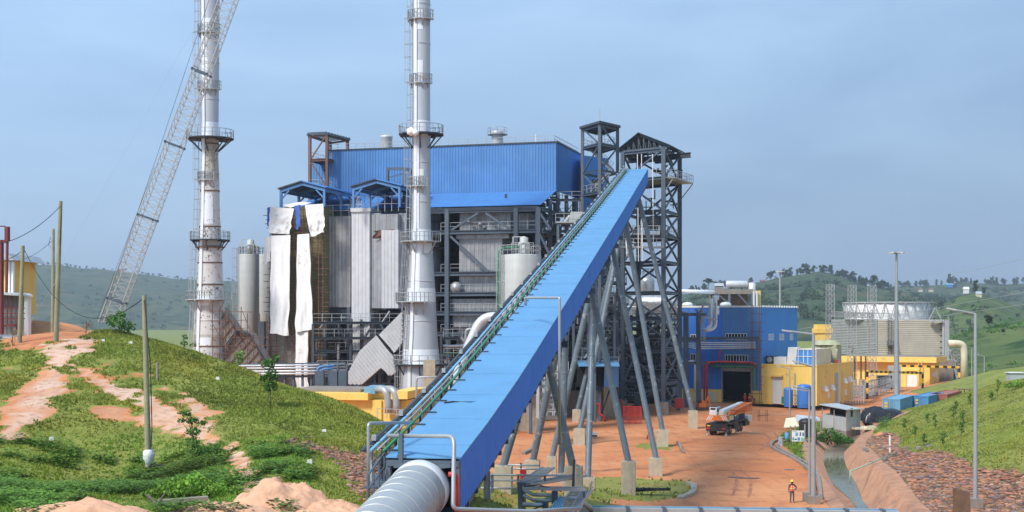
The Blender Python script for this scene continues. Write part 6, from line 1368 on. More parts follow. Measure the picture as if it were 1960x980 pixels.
# substation building
F5 = Frame(*[(1788 - 980) * 274 / FPX, 274], 30)
yb2 = T('substation_building', 'long yellow flat roofed building with white roller door before the cooling tower', 'building', F5.p(0, 0, 0)); z1 = F5.Z(1770, 694, 0)
u0 = F5.U(1612, 0); ud, ue = F5.U(1730, 0), F5.U(1757, 0)
mb = MB(); mb.fbox(F5, u0, ud - 1, 1.2, 9, 0, z1); mb.fbox(F5, ud - 1, -.9, .0, 9, 0, z1 - .02); mb.build('wall', M['yellow'], yb2); mb = MB(); mb.fbox(F5, u0 - .5, .6, -.7, 9.5, z1, z1 + 1.15); mb.build('parapet', M['yellow'], yb2)
mb = MB(); mb.fbox(F5, u0, .2, -.2, 9, z1 + 1.15, z1 + 1.3); mb.build('roof_slab', M['conc_dk'], yb2); mb = MB(); a, b = F5.U(1736, -.05), F5.U(1755, -.05); mb.fbox(F5, a, b, -.06, -.004, .05, 2.5); mb.build('roller_door', M['white'], yb2)
mb = MB(); mb.fbox(F5, a - .6, a - .05, -.25, -.005, 0, 3.4); mb.fbox(F5, b + .05, b + .6, -.25, -.005, 0, 3.4); mb.fbox(F5, a - .6, b + .6, -.25, -.004, 3.4, 3.8); mb.build('door_surround', M['yellow'], yb2)
mb = MB(); [mb.fbox(F5, .0 - .88, -.5, d, d + .9, z, z + .8) for d, z in ((2, 2.2), (3.6, 2.2))]; mb.fbox(F5, -.899, -.82, 6, 6.8, 1.6, 3.6); mb.build('wall_unit', M['white'], yb2)
mb = MB(); [mb.beam(F5.P(x, 690, -.8), F5.P(x, 742, -.8), .15) for x in (1758, 1764)]; mb.build('downpipe', M['yellow_l'], yb2)
# cooling tower
F6 = Frame((1816 - 980) * 318 / FPX, 318, 8)
ct = T('cooling_tower', 'large beige ribbed cooling tower with a white flared fan stack', 'cooling tower', F6.p(0, 0, 0)); zt6 = F6.Z(1750, 612, 0); uA = F6.U(1680, 0)
def ribbed(mb, a, b, z0, z1, n, out_):
    a, b, out_ = Vector(a), Vector(b), Vector(out_)
    for i in range(n):
        za, zb2 = z0 + (z1 - z0) * i / n, z0 + (z1 - z0) * (i + .55) / n; zc = z0 + (z1 - z0) * (i + 1) / n
        A = lambda p, z, o: Vector((p.x, p.y, z)) + out_ * o
        mb.quad(A(a, za, 0), A(b, za, 0), A(b, zb2, .16), A(a, zb2, .16)); mb.quad(A(a, zb2, .16), A(b, zb2, .16), A(b, zc, 0), A(a, zc, 0))
mb = MB(); ribbed(mb, F6.p(uA, 0, 0), F6.p(0, 0, 0), 1.5, zt6, 26, -F6.v.to_3d()); mb.fbox(F6, uA + .05, -.05, .02, 20, 1.5, zt6 - .05); mb.build('front_casing', M['tower_l'], ct)
Fp = F6.p(uA, 0, 0); bl_ = Vector(((1592 - 980) * 345 / FPX, 345, 0)); mb = MB(); dd = (bl_ - Fp); nn = Vector((dd.y, -dd.x, 0)).normalized(); nn = nn if nn.y < 0 else -nn
ribbed(mb, bl_, Fp, 5.0, zt6 - .1, 22, nn); mb.quad(bl_ + Vector((0, 0, 5)), Fp + Vector((0, 0, 5)), Fp + Vector((0, 0, zt6 - .1)), bl_ + Vector((0, 0, zt6 - .1))); mb.build('side_casing', M['tower_g'], ct)
mb = MB(); mb.hexa([Fp, bl_, bl_ + Vector((8, 8, 0)), F6.p(-2, 10, 0)], [p + Vector((0, 0, 4.9)) for p in (Fp, bl_, bl_ + Vector((8, 8, 0)), F6.p(-2, 10, 0))]); mb.build('air_inlet', M['dark'], ct)
mb = MB(); [mb.box(Fp.lerp(bl_, f) + nn * .3 + Vector((0, 0, 2.5)), (.7, .7, 5.2)) for f in (.05, .3, .55, .8, .98)]; mb.box(Fp.lerp(bl_, .5) + nn * .3 + Vector((0, 0, 7.2)), (2.2, .8, .6)); mb.build('inlet_column', M['conc_dk'], ct)
mb = MB(); Fr = [Fp + Vector((0, 0, zt6)), F6.p(0, 0, zt6), F6.p(0, 20, zt6), bl_ + Vector((3, 14, zt6)), bl_ + Vector((0, 0, zt6))]; mb.add(Fr, [(0, 1, 2, 3, 4)]); mb.build('top_deck', M['tower_l'], ct)
cs = Vector(base_at(1699, 334, zt6)); rt, rb = 83 * 334 / FPX, 77 * 334 / FPX; zs_ = zl(578, 334 - rt * .6)
mb = MB(); mb.lathe(cs, [(rb, 0), (rb * .985, .8), (rt, zs_ - zt6), (rt - .2, zs_ - zt6), (rb * .9, .4)], 48); mb.build('fan_stack', M['white'], ct)
mb = MB(); n_ = 28
for i in range(n_):
    a0, a1 = 2 * math.pi * i / n_, 2 * math.pi * (i + 1) / n_; am = (a0 + a1) / 2; q0 = lambda a: cs + Vector((math.cos(a) * (rb + .35), math.sin(a) * (rb + .35), .1)); q1 = lambda a: cs + Vector((math.cos(a) * (rt + .12), math.sin(a) * (rt + .12), zs_ - zt6 - .15))
    mb.beam(q0(a0), q1(am), .16); mb.beam(q1(am), q0(a1), .16); mb.beam(q1(a0), q1(a1), .22); mb.beam(q0(a0), q0(a1), .2); qm = lambda a: (q0(a) + q1(a)) / 2; mb.beam(qm(a0), qm(a1), .1)
mb.build('stack_bracing', M['rail'], ct)
mb = MB()
for px in (1806, 1811, 1815): mb.tube(F6.P(px, 612, -1), F6.P(px, 705, -1), .35, 12)
mb.build('riser_pipe', M['zinc'], ct)
mb = MB(); ladder(mb, F6.P(1703, 690, -.6), F6.P(1703, 604, -.6), nf, .8, .5, True, .05); a, b = F6.P(1699, 661, -1.2), F6.P(1716, 661, -1.2); mb.beam(a, b, 1.8, .2); railing(mb, [a, b], 1.1, .8, .05); mb.build('ladder', M['steel_dk'], ct)
mb = MB(); a = F6.P(1790, 612, -1); mb.beam(a + Vector((-1.5, 0, 0)), a + Vector((0, 0, 3)), .2); mb.beam(a + Vector((1.5, 0, 0)), a + Vector((0, 0, 3)), .2); mb.box(a + Vector((0, -.5, -.3)), (3, 1.6, .3)); railing(mb, [F6.p(uA, .2, zt6), F6.p(0, .2, zt6)], 1.0, 1.8, .03); mb.build('hoist_frame', M['rail'], ct)
mb = MB(); [mb.beam(F6.P(1806, y, -.2), F6.P(1799, y, -.2), .15) for y in range(620, 700, 11)]; mb.build('pipe_clip', M['steel_dk'], ct)
mb = MB(); [mb.box(F5.P(x, 716, 14), (1.2, 1.2, 6)) for x in (1796, 1806, 1818)]; a, b = F5.P(1786, 700, 14), F5.P(1822, 701, 14); mb.beam(a, b, 1, .7); o = T('pipe_trestle', 'stained concrete columns with pipes right of the yellow building', 'trestle', F5.P(1806, 735, 14)); mb.build('concrete_columns', M['conc_dk'], o); mb = MB(); railing(mb, [a + Vector((0, 0, .4)), b + Vector((0, 0, .4))], 1.1, 1, .05); mb.build('railing', M['rail'], o)
pipe('water_main', 'large cream pipe bending down right of the cooling tower', [(1816, 657, 300), (1838, 657, 300), (1846, 664, 300), (1845, 726, 300)], .75, 'cream', bend=2.0, n=16)
mb = MB(); lattice(mb, W(1836, 725, 302), W(1831, 668, 302), .8, 2.5, 5, .14, .1); mb.beam(W(1850, 668, 302), W(1853, 722, 302), .25); o = mb.build('pipe_support', M['rail']); tag(o, 'grey lattice stay holding the cream pipe bend', 'support')

# gantry portals painted in hazard stripes
def striped(label, pts, r=.2, seg=.85):
    t = T('height_gauge', label, 'height gauge', pts[0]); pts = [Vector(p) for p in pts]; y_ = MB(); k_ = MB(); i = 0
    for a, b in zip(pts, pts[1:]):
        L_ = (b - a).length; n = max(1, int(L_ / seg))
        for j in range(n): (y_ if (i % 2) else k_).beam(a.lerp(b, j / n), a.lerp(b, (j + 1) / n), r * 2); i += 1
    y_.build('yellow_bands', M['hazard'], t); k_.build('black_bands', M['black'], t)
striped('black and yellow striped gauge frame near the substation fence', [W(1660, 764, 236), W(1660, 711, 236), W(1766, 714, 252), W(1766, 753, 252)], .22)
striped('black and yellow striped gauge frame reaching the cream pipe', [W(1718, 742, 272), W(1718, 700, 272), W(1836, 703, 272), W(1836, 742, 272)], .22)
# lattice line masts
for px, yt, yb_, w_, lab in ((1589, 544, 720, 13, 'left of the three tall lattice masts, partly behind the roof units'), (1631, 546, 735, 12, 'middle of the three tall lattice masts'), (1669, 547, 742, 11.5, 'right of the three tall lattice masts')):
    Y = 248; t = T('lattice_mast', lab, 'mast', base_at(px, Y), 'substation lattice masts'); mb = MB(); c = Vector(base_at(px, Y)); lattice(mb, c, c + Vector((0, 0, zl(yt, Y))), 1.3, 1.1, 22, .095, .05, xdir=(1, .3, 0), style='s'); mb.build('lattice', M['rail'], t); mb = MB(); mb.box(c + Vector((0, 0, .3)), (1.8, 1.8, .7)); mb.build('footing', M['conc_dk'], t)
t = T('lattice_beam', 'horizontal lattice beam hung between the tall masts', 'beam', W(1630, 602, 248)); mb = MB(); lattice(mb, W(1590, 601, 248), W(1672, 604, 248), 1.0, 1.0, 12, .1, .07, xdir=(0, 0, 1)); mb.build('lattice', M['rail'], t)
# switchyard
sy = T('transformer', 'dark transformer with pale radiator in the fenced switchyard', 'transformer', base_at(1693, 262)); mb = MB(); mb.box(W(1692, 731, 262), (2.6, 2, 2.6)); mb.build('tank_body', M['black'], sy); mb = MB(); mb.box(W(1712, 722, 262), (2.2, 1.6, 4.6)); mb.box(W(1704, 733, 261), (1.8, 1.2, 1.8)); mb.build('radiator', M['silo'], sy)
for i, (px, Y) in enumerate(((1636, 243), (1648, 243), (1657, 243))):
    t = T('insulator_stack', ['leftmost', 'middle', 'rightmost'][i] + ' of the dark insulator stacks beside the yellow workshop', 'insulator', base_at(px, Y), 'switchyard insulators'); c = Vector(base_at(px, Y)); mb = MB(); lattice(mb, c, c + Vector((0, 0, 3.2)), .6, .6, 4, .1, .06); mb.build('stand', M['rail'], t); mb = MB(); pr2 = []
    for k in range(16): pr2 += [(.12, 3.2 + k * .28), (.3, 3.28 + k * .28), (.12, 3.34 + k * .28)]
    mb.lathe(c, pr2, 10); mb.build('insulator', M['rust_pl'], t)
t = T('busbar_stand', 'low galvanised frames of switchgear on the gravel beside the workshop', 'switchgear', base_at(1640, 234)); mb = MB()
for x in range(1628, 1656, 5): [mb.beam(W(x, 772, Y), W(x, 738, Y), .12) for Y in (231, 235)]
for y in (738, 752, 764): mb.beam(W(1627, y, 231), W(1655, y, 231), .12); mb.beam(W(1627, y, 235), W(1655, y, 235), .1)
mb.build('frame', M['rail'], t)
fn = T('mesh_fence', 'wire mesh fence on grey posts round the switchyard', 'fence', base_at(1690, 240)); mb = MB(); a, b = Vector(base_at(1656, 236)), Vector(base_at(1707, 262)); n_ = 9
for i in range(n_ + 1): q = a.lerp(b, i / n_); mb.beam(q, q + Vector((0, 0, 3.2)), .14)
for z in (.3, 1.7, 3.1): mb.beam(a + Vector((0, 0, z)), b + Vector((0, 0, z)), .08)
mb.build('fence_frame', M['galv'], fn); mb = MB()
for i in range(60): q = a.lerp(b, i / 60); q2 = a.lerp(b, min(1, (i + 5) / 60)); q3 = a.lerp(b, max(0, (i - 5) / 60)); mb.beam(q + Vector((0, 0, .3)), q2 + Vector((0, 0, 3.1)), .025); mb.beam(q + Vector((0, 0, .3)), q3 + Vector((0, 0, 3.1)), .025)
mb.build('mesh', M['galv'], fn)

# ================================================================== DRAIN AND SMALL STRUCTURES
def gz_(x, y): return float(tz(np.array([float(x)]), np.array([float(y)]), chan=False)[0])
def onground(px, py, n=40):
    """first point of the ground met by the sight line through a pixel"""
    dz = (HORIZON - py) / FPX; prev = 30.0; Ys_ = np.arange(36, 330, .5); X_ = (px - 980) * Ys_ / FPX; Z_ = CAMH + dz * Ys_; h_ = tz(X_, Ys_, chan=False); k = np.where(Z_ <= h_)[0]
    Y = Ys_[k[0]] if len(k) else 330; return Vector(((px - 980) * Y / FPX, Y, h_[k[0]] if len(k) else 0))
dr = MB(); wt = MB(); pts = []
for a, b in zip(CHAN[:-1], CHAN[1:]):
    for k in range(8): pts.append(a.lerp(b, k / 8))
pts.append(CHAN[-1]); pts = [pts[max(0, i - 2):i + 3] for i in range(len(pts))]; pts = [sum(q, Vector()) / len(q) for q in pts]
prof = [(-3.6, .02), (-2.6, .10), (-2.45, .10), (-1.1, -1.35), (1.1, -1.35), (2.4, .12), (2.6, .14), (3.7, .02)]
rows = []
for i, p in enumerate(pts):
    d = (pts[min(i + 1, len(pts) - 1)] - pts[max(i - 1, 0)]); d.z = 0; d.normalize(); nx = Vector((d.y, -d.x, 0)); row = []
    for o_, z in prof:
        q = p + nx * o_; g_ = gz_(q.x, q.y); base = max(min(g_, 2.2), -.2) if abs(o_) > 2 else 0; row.append(Vector((q.x, q.y, z + base + (.03 if abs(o_) > 3 else 0))))
    rows.append(row)
m_ = len(prof); dr.sm = True; dr.add([v for r_ in rows for v in r_], [(i * m_ + j, i * m_ + j + 1, (i + 1) * m_ + j + 1, (i + 1) * m_ + j) for i in range(len(rows) - 1) for j in range(m_ - 1)])
struct(dr.build('channel', mat('mud_stained_concrete', (.44, .225, .13), .9, var=.2, vscale=.8, streak=.2, bump=.4, dirt=(.24, .13, .085), dirt_amt=.3, dirt_scale=.5)), 'mud stained concrete drainage channel')
for i in range(len(pts) - 1):
    p, q = pts[i], pts[i + 1]; d = (q - p).normalized(); nx = Vector((d.y, -d.x, 0)); w = .5 + .82 * max(0, min(1, (i - 24) / 8)) * max(0, min(1, (58 - i) / 6))
    wt.add([Vector((v.x, v.y, -1.35 + .07)) for v in (p - nx * w, p + nx * w, q + nx * w, q - nx * w)], [(0, 1, 2, 3)])
struct(wt.build('water', M['water']), 'standing muddy water in the channel')
pipe('handrail', 'pale green handrail crossing the stone pitching', [onground(1627, 913) + Vector((0, 0, -.6)), onground(1627, 913) + Vector((0, 0, .5)), onground(1670, 893) + Vector((0, 0, .4)), onground(1717, 871) + Vector((0, 0, .3))], .06, 'green2')
for px, y0, y1 in ((1703, 834, 868), (1720, 841, 871)):
    g_ = onground(px, y1); mb = MB(); mb.beam(g_ - Vector((0, 0, .4)), g_ + Vector((.0, 0, (y1 - y0) * g_.y / FPX)), .16); o = mb.build('marker_post', M['white'] if px < 1710 else M['plank']); tag(o, 'white painted marker post at the toe of the grass bank' if px < 1710 else 'bare grey marker post at the toe of the grass bank', 'post')
def kerb(label, pp_, w=.28, h=.16, mk='conc_dk', name='kerb'):
    P_ = [onground(*p) for p in pp_]; mb = MB(); q = []
    for a, b in zip(P_[:-1], P_[1:]):
        for k in range(6): c = a.lerp(b, k / 6); q.append(Vector((c.x, c.y, gz_(c.x, c.y) + h * .3)))
    q.append(P_[-1]); q = [sum(q[max(0, i - 1):i + 2], Vector()) / len(q[max(0, i - 1):i + 2]) for i in range(len(q))]
    for a, b in zip(q[:-1], q[1:]): mb.beam(a, b + (b - a) * .08, w, h)
    o = mb.build(name, M[mk]); struct(o, label); return o
kerb('curved concrete kerb round the weedy patch', [(1316, 926), (1328, 932), (1329, 941), (1318, 950), (1300, 956)], .5, .3, 'concrete')
kerb('short broken drain edge in the yard', [(1296, 849), (1302, 856), (1304, 864), (1309, 869)], .25, .4)
kerb('drain edge curving along the yard', [(1508, 842), (1480, 848), (1474, 856), (1490, 866), (1520, 880), (1545, 896), (1557, 915), (1560, 962)], .3, .3)
kerb('drain edge curving along the yard, outer side', [(1512, 848), (1490, 852), (1487, 858), (1500, 866), (1528, 880), (1553, 894), (1567, 915), (1572, 962)], .3, .3)
kerb('earth berm line behind the stairs', [(1000, 872), (1020, 862), (1028, 830)], .4, .4)
mb = MB(); mb.beam(W(1092, 973, 72), W(1700, 986, 66), .34, .3); o = mb.build('cable_tray_run', M['steel']); T0 = T('service_duct_run', 'long grey covered duct running along the bottom edge of the yard', 'duct', W(1200, 978, 70)); bpy.data.objects.remove(o)
a, b = W(1100, 975, 66), W(1720, 982, 66)
mb = MB(); mb.beam(a, b, .42, .2); mb.build('duct_cover', M['zinc'], T0); mb = MB(); mb.beam(a + Vector((0, .35, .1)), b + Vector((0, .35, .1)), .12, .1); mb.build('blue_edge', M['contblue'], T0)
mb = MB(); [mb.box(a.lerp(b, f) + Vector((0, -.02, .02)), (.16, .62, .36)) for f in np.linspace(.05, .95, 9)]; mb.build('clamp', M['steel'], T0); mb = MB(); [mb.beam(a.lerp(b, f), a.lerp(b, f) + Vector((0, 0, -6.0)), .22) for f in np.linspace(.02, .98, 7)]; mb.build('post', M['steel'], T0)

# cable tray bridge beside the gallery foot
tb = T('tray_bridge', 'cluster of ladder type cable trays and handrails at the foot of the gallery', 'cable trays', W(1040, 975, 64)); mb = MB(); rl = MB(); bl = MB(); gr = MB(); dk_ = MB()
def tray(pts, w, step=.42, m_=None):
    m_ = m_ or mb
    for a, b in zip(pts[:-1], pts[1:]):
        a, b = W(*a), W(*b); d = (b - a).normalized(); s_ = d.cross(Vector((0, 0, 1))).normalized() * w / 2; m_.beam(a + s_, b + s_, .05, .14); m_.beam(a - s_, b - s_, .05, .14); n = int((b - a).length / step)
        for i in range(n): q = a.lerp(b, (i + .5) / n); m_.beam(q - s_, q + s_, .08, .06)
tray([(1003, 928, 64), (1112, 910, 70)], .7); tray([(1003, 926, 64), (1050, 895, 76)], .7); tray([(1000, 934, 63), (1120, 936, 63)], .5); tray([(1075, 985, 60), (1115, 938, 66)], 1.0); tray([(1095, 985, 60), (1122, 938, 66)], .4); tray([(1050, 985, 60), (1080, 950, 64)], .35)
for y in (938, 948): mb.path([W(1003, y, 63.5), W(1020, y + 9, 63), W(1058, y + 10, 63)], .09, 8)
mb.build('ladder_trays', M['galv'], tb)
for y, x0, x1 in ((909, 935, 1084), (919, 935, 1042), (934, 921, 992), (890, 972, 1032), (897, 982, 1032)): rl.path([W(x0, y, 66 if y > 900 else 74), W(x1, y + 1, 66 if y > 900 else 74)], .055, 8)
rl.path([W(1000, 966, 62), W(1043, 967, 62)], .11, 10); rl.build('handrail', M['rail'], tb)
for x, y0, y1, Y, w in ((999, 923, 985, 64, .32), (992, 908, 945, 66, .1), (1043, 909, 922, 66, .1), (942, 908, 944, 66, .12), (1062, 940, 975, 63, .25), (1044, 960, 985, 62, .25), (1118, 936, 955, 64, .1), (997, 886, 905, 74, .1), (932, 902, 975, 62, .25)): dk_.beam(W(x, y1, Y), W(x, y0, Y), w)
dk_.beam(W(905, 952, 61), W(932, 962, 62), .18); dk_.box(W(932, 972, 62), (1.2, .8, .3)); dk_.build('post', M['steel'], tb)
for k in range(4): gr.path([W(1012 + k * 5, 968, 63), W(1052 + k * 2, 950 + k, 66)], .035, 5)
gr.build('green_cable', M['green'], tb); mb = MB(); a, b, c, d = W(1050, 984, 59.6), W(1072, 984, 59.6), W(1080, 954, 63.5), W(1066, 954, 63.5)
for k in range(5): mb.path([a.lerp(b, k / 4), d.lerp(c, k / 4)], .055, 6)
mb.build('blue_cable', M['contblue'], tb); mb = MB(); mb.path([W(1003, 931, 63), W(1030, 928, 63), W(1060, 936, 63), W(1075, 941, 63)], .03, 5); mb.path([W(1020, 975, 62), W(1043, 966, 61.5)], .03, 5); mb.build('black_cable', M['cable'], tb)
mb = MB(); mb.path([W(1088, 956, 64), W(1098, 955, 64), W(1106, 957, 64), W(1131, 973, 65)], .13, 8, .4); mb.build('bent_cover', M['zinc'], tb)
t = T('fire_cabinet', 'red cabinet beside the cable trays at the gallery foot', 'cabinet', W(1003, 925, 70)); mb = MB(); mb.box(W(1001, 911, 70), (.30, .3, .68)); mb.box(W(1003.5, 911, 69.8), (.22, .3, .66)); mb.build('cabinet_body', M['red'], t)
t = T('steel_offcut', 'rusty upright steel plate with one bright edge standing by the trays', 'plate', W(1098, 932, 68)); mb = MB(); mb.beam(W(1097, 934, 68), W(1099, 880, 68), .13, .06); mb.build('rusty_plate', M['rust_pl'], t); mb = MB(); mb.beam(W(1101, 934, 67.9), W(1102, 880, 67.9), .05, .06); mb.build('bright_edge', M['white'], t)
mb = MB(); a = W(1843, 990, 60); mb.hexa([a + Vector(v) for v in ((-.42, 0, -1), (.42, 0, -1), (.42, .05, -1), (-.42, .05, -1))], [a + Vector(v) for v in ((-.45, 0, 1.32), (.36, .1, 1.12), (.36, .15, 1.12), (-.45, .05, 1.32))]); o = mb.build('rusty_sheet', M['rust_pl']); tag(o, 'rusty ribbed sheet standing upright at the bottom right edge', 'sheet')

# ------------------------------------------------------------------ boom of a crawler crane
cb = T('crane_boom', 'long pale lattice crane boom slanting up past the left chimney', 'crane boom', W(205, 640, 165)); A, B = W(207, 622, 165), W(452, -40, 165); mb = MB()
lattice(mb, A, B, 2.0, 1.9, 46, .12, .05, xdir=(1, 0, .0), style='s'); mb.build('lattice', M['boom'], cb)
mb = MB()
for f in (.07, .30, .33, .52, .72): c = A.lerp(B, f); d = (B - A).normalized(); x = Vector((0, 1, 0)); 
for f in (.07, .31, .52, .73):
    c = A.lerp(B, f); d = (B - A).normalized(); x = d.cross(Vector((0, 1, 0))).normalized()
    for s1 in (-1, 1): mb.beam(c + x * 1.02 - Vector((0, s1, 0)), c - x * 1.02 - Vector((0, s1, 0)), .22); mb.box(c - x * 1.05 - Vector((0, s1, 0)), (.22, .22, .3)); mb.box(c + x * 1.05 - Vector((0, s1, 0)), (.22, .22, .3))
mb.build('section_joint', M['steel'], cb); mb = MB(); mb.path([W(190, 618, 163), W(300, 300, 163), W(420, -60, 163)], .025, 4); mb.path([W(186, 610, 162), W(296, 320, 162)], .02, 4); mb.build('pendant_line', M['cable'], cb)
pipe('guy_wire', 'thin pale stay wire running down to the left from the left chimney', [(381, 40, 160), (310, 160, 150), (268, 240, 144), (195, 365, 133), (130, 482, 120), (95, 560, 112), (58, 612, 106)], .012, 'rail', cat='wire', n=4)

# ------------------------------------------------------------------ wooden poles and wires
def wpole(label, px0, y0, px1, y1, Y, r=.13):
    b = W(px1, y1, Y); a = W(px0, y0, Y); b.z = min(b.z, gz_(b.x, b.y)) - .2; t = T('utility_pole', label, 'utility pole', b); mb = MB(); n = 8
    ps = [b.lerp(a, i / n) for i in range(n + 1)]
    for i in range(n): mb.tube(ps[i], ps[i + 1], r * (1.15 - .35 * i / n), 12, r * (1.15 - .35 * (i + 1) / n), caps=(i in (0, n - 1)))
    mb.build('pole_shaft', M['wood'], t); return t, a
t1, p1 = wpole('tallest wooden pole at the left, beside the sand path', 116, 385, 107, 654, 84, .15); t2, p2 = wpole('wooden pole just left of the tallest one', 102, 438, 101, 634, 98, .13)
t3, p3 = wpole('short wooden pole in front of the grey shed', 44, 470, 37, 663, 85, .14); t4, p4 = wpole('nearest wooden pole with a white cloth tied round its foot', 276, 566, 285, 918, 62, .14)
mb = MB(); mb.sm = True
c = W(285, 873, 61.8); V, F = [], []
for j in range(9):
    for i in range(14):
        a = 2 * math.pi * i / 14; r_ = (.10 + .17 * math.sin(j * .36 + .5)) * (1 + .3 * mnoise.noise(Vector((i * .9, j * .8, 2)))); V.append(c + Vector((math.cos(a) * r_, math.sin(a) * r_, .32 - j * .10 + .06 * mnoise.noise(Vector((i, j * .4, 5))))))
for j in range(8):
    for i in range(14): F.append((j * 14 + i, (j + 1) * 14 + i, (j + 1) * 14 + (i + 1) % 14, j * 14 + (i + 1) % 14))
mb.add(V, F); o = mb.build('cloth', M['cloth']); tag(o, 'white cloth bundle tied round the nearest pole', 'cloth')
mb = MB()
for k in range(3): mb.path([W(302, 905, 61.5) + Vector((math.cos(a) * (.42 + k * .03), math.sin(a) * .3, math.sin(a) * .32 + k * .02)) for a in np.linspace(0, 6.28, 22)], .02, 5)
mb.path([p4 + Vector((.05, -.16, -.2)), W(288, 700, 61.8), W(291, 820, 61.8), W(288, 880, 61.8), W(290, 905, 61.6)], .025, 5); o = mb.build('cable_coil', M['cable']); tag(o, 'black cable running down the nearest pole into a coil', 'cable coil')
def wire(label, a, b, sag, r=.022, n=16):
    a, b = Vector(a), Vector(b); mb = MB(); mb.path([a.lerp(b, i / n) - Vector((0, 0, 4 * sag * (i / n) * (1 - i / n))) for i in range(n + 1)], r, 5); return tag(mb.build('wire', M['cable']), label, 'wire')
wire('black wire from the nearest pole sagging to the middle poles', p4 + Vector((0, 0, -.1)), p3 + Vector((.1, 0, -.3)), 2.4); wire('black wire leaving the tallest pole toward the left edge', p1 + Vector((0, 0, -.3)), W(-60, 470, 70), .8); wire('black wire from the shed pole to the building at the left edge', p3 + Vector((0, 0, -.3)), W(-20, 500, 96), .3)
wire('thin wire between the pole left of the tallest one and the building', p2 + Vector((0, 0, -.8)), W(10, 500, 98), .5, .016)
mb = MB(); mb.path([p1 + Vector((.1, 0, -.2)), W(117, 430, 83.9), W(113, 500, 83.9), W(110, 600, 83.9)], .02, 5); mb.path([p2 + Vector((-.2, 0, -.6)), p2 + Vector((-.35, 0, -1.2)), p2 + Vector((-.1, 0, -1.5)), p2 + Vector((0, 0, -.7))], .02, 5); tag(mb.build('wire', M['cable']), 'loose black wire hanging down the tallest pole', 'wire')
pipe('pole_stay', 'straight pale stay cable slanting from the tallest pole to the ground', [p1.lerp(W(107, 654, 84), .55), W(60, 616, 90)], .025, 'rail', cat='stay', n=5)

# buildings at the left edge
lb = T('shed', 'grey sheet walled shed with white corner post at the left edge', 'shed', W(30, 640, 100)); Fm = lambda x, y, Y=98: W(x, y, Y)
mb = MB(); mb.corr(W(-120, 660, 98), W(50, 660, 98) - W(-120, 660, 98), (0, 0, (660 - 563) * 98 / FPX), (0, -1, 0), .35, .04); mb.corr(W(50, 660, 98) , Vector((-2.9, 6, 0)), (0, 0, 3.8), (1, 0, 0), .35, .04); mb.build('wall', M['shedw'], lb)
mb = MB(); a, b = W(-130, 556, 97.2), W(63, 568, 97.2); mb.hexa([a, b, b + Vector((-3.2, 8, .3)), a + Vector((0, 8, .3))], [v + Vector((0, 0, .1)) for v in (a, b, b + Vector((-3.2, 8, .3)), a + Vector((0, 8, .3)))]); mb.build('roof', M['iron'], lb); mb = MB(); mb.beam(W(53, 652, 97.6), W(53, 566, 97.6), .35); mb.build('corner_post', M['white'], lb)
mb = MB(); [mb.beam(W(-20, y, 97.5), W(48, y, 97.5), .07) for y in (590, 600, 610)]; [mb.beam(W(x, 562, 97.5), W(x, 625, 97.5), .06) for x in (5, 14, 22)]; mb.beam(W(0, 624, 97), W(33, 622, 97), .15); mb.beam(W(30, 622, 97), W(36, 640, 97), .1); mb.build('red_bar', M['redframe'], lb)
mb = MB(); [mb.box(W(-5 + i * 7, 648 + i % 2 * 2, 94) + Vector((0, 0, .1 * (i % 3))), (1.6, .8, .12), rz=i * .4) for i in range(5)]; o = mb.build('sheet_pile', M['iron']); tag(o, 'low pile of grey sheets lying in front of the shed', 'pile')
yb_ = T('building', 'yellow wall of a building with grey roof edge above the shed', 'building', W(8, 560, 104)); mb = MB(); a, b = W(-150, 600, 104), W(16, 600, 104); mb.box(((a.x + b.x) / 2, 107, zl(548, 104)), (b.x - a.x, 6, (600 - 492) * 104 / FPX)); mb.build('wall', M['yellow'], yb_)
mb = MB(); a, b = W(-150, 488, 103), W(26, 498, 103); mb.hexa([a, b, b + Vector((0, 7, 0)), a + Vector((0, 7, 0))], [v + Vector((0, 0, .35)) for v in (a, b + Vector((-.5, 0, .2)), b + Vector((-.5, 7, .2)), a + Vector((0, 7, 0)))]); mb.build('roof', M['iron'], yb_)
mb = MB(); mb.beam(W(20, 560, 103.8), W(20, 496, 103.8), .1); mb.beam(W(24, 600, 103.8), W(25, 500, 103.8), .18); mb.beam(W(18, 600, 103.8), W(18, 500, 103.8), .2); mb.build('downpipe', M['white'], yb_)
rf = T('pipe_gantry', 'dull red steel frame with pipe rail at the far left edge', 'frame', W(8, 620, 96)); mb = MB(); mb.beam(W(14, 462, 96), W(14, 434, 96), .28); mb.beam(W(2, 640, 96), W(2, 460, 96), .28); mb.beam(W(12.5, 560, 96), W(14, 462, 96), .14); mb.beam(W(-30, 462, 96), W(15, 462, 96), .22); mb.path([W(-30, 433, 96), W(10, 433, 96), W(12, 436, 96), W(12, 462, 96)], .05, 6); mb.build('frame_members', M['redframe'], rf)

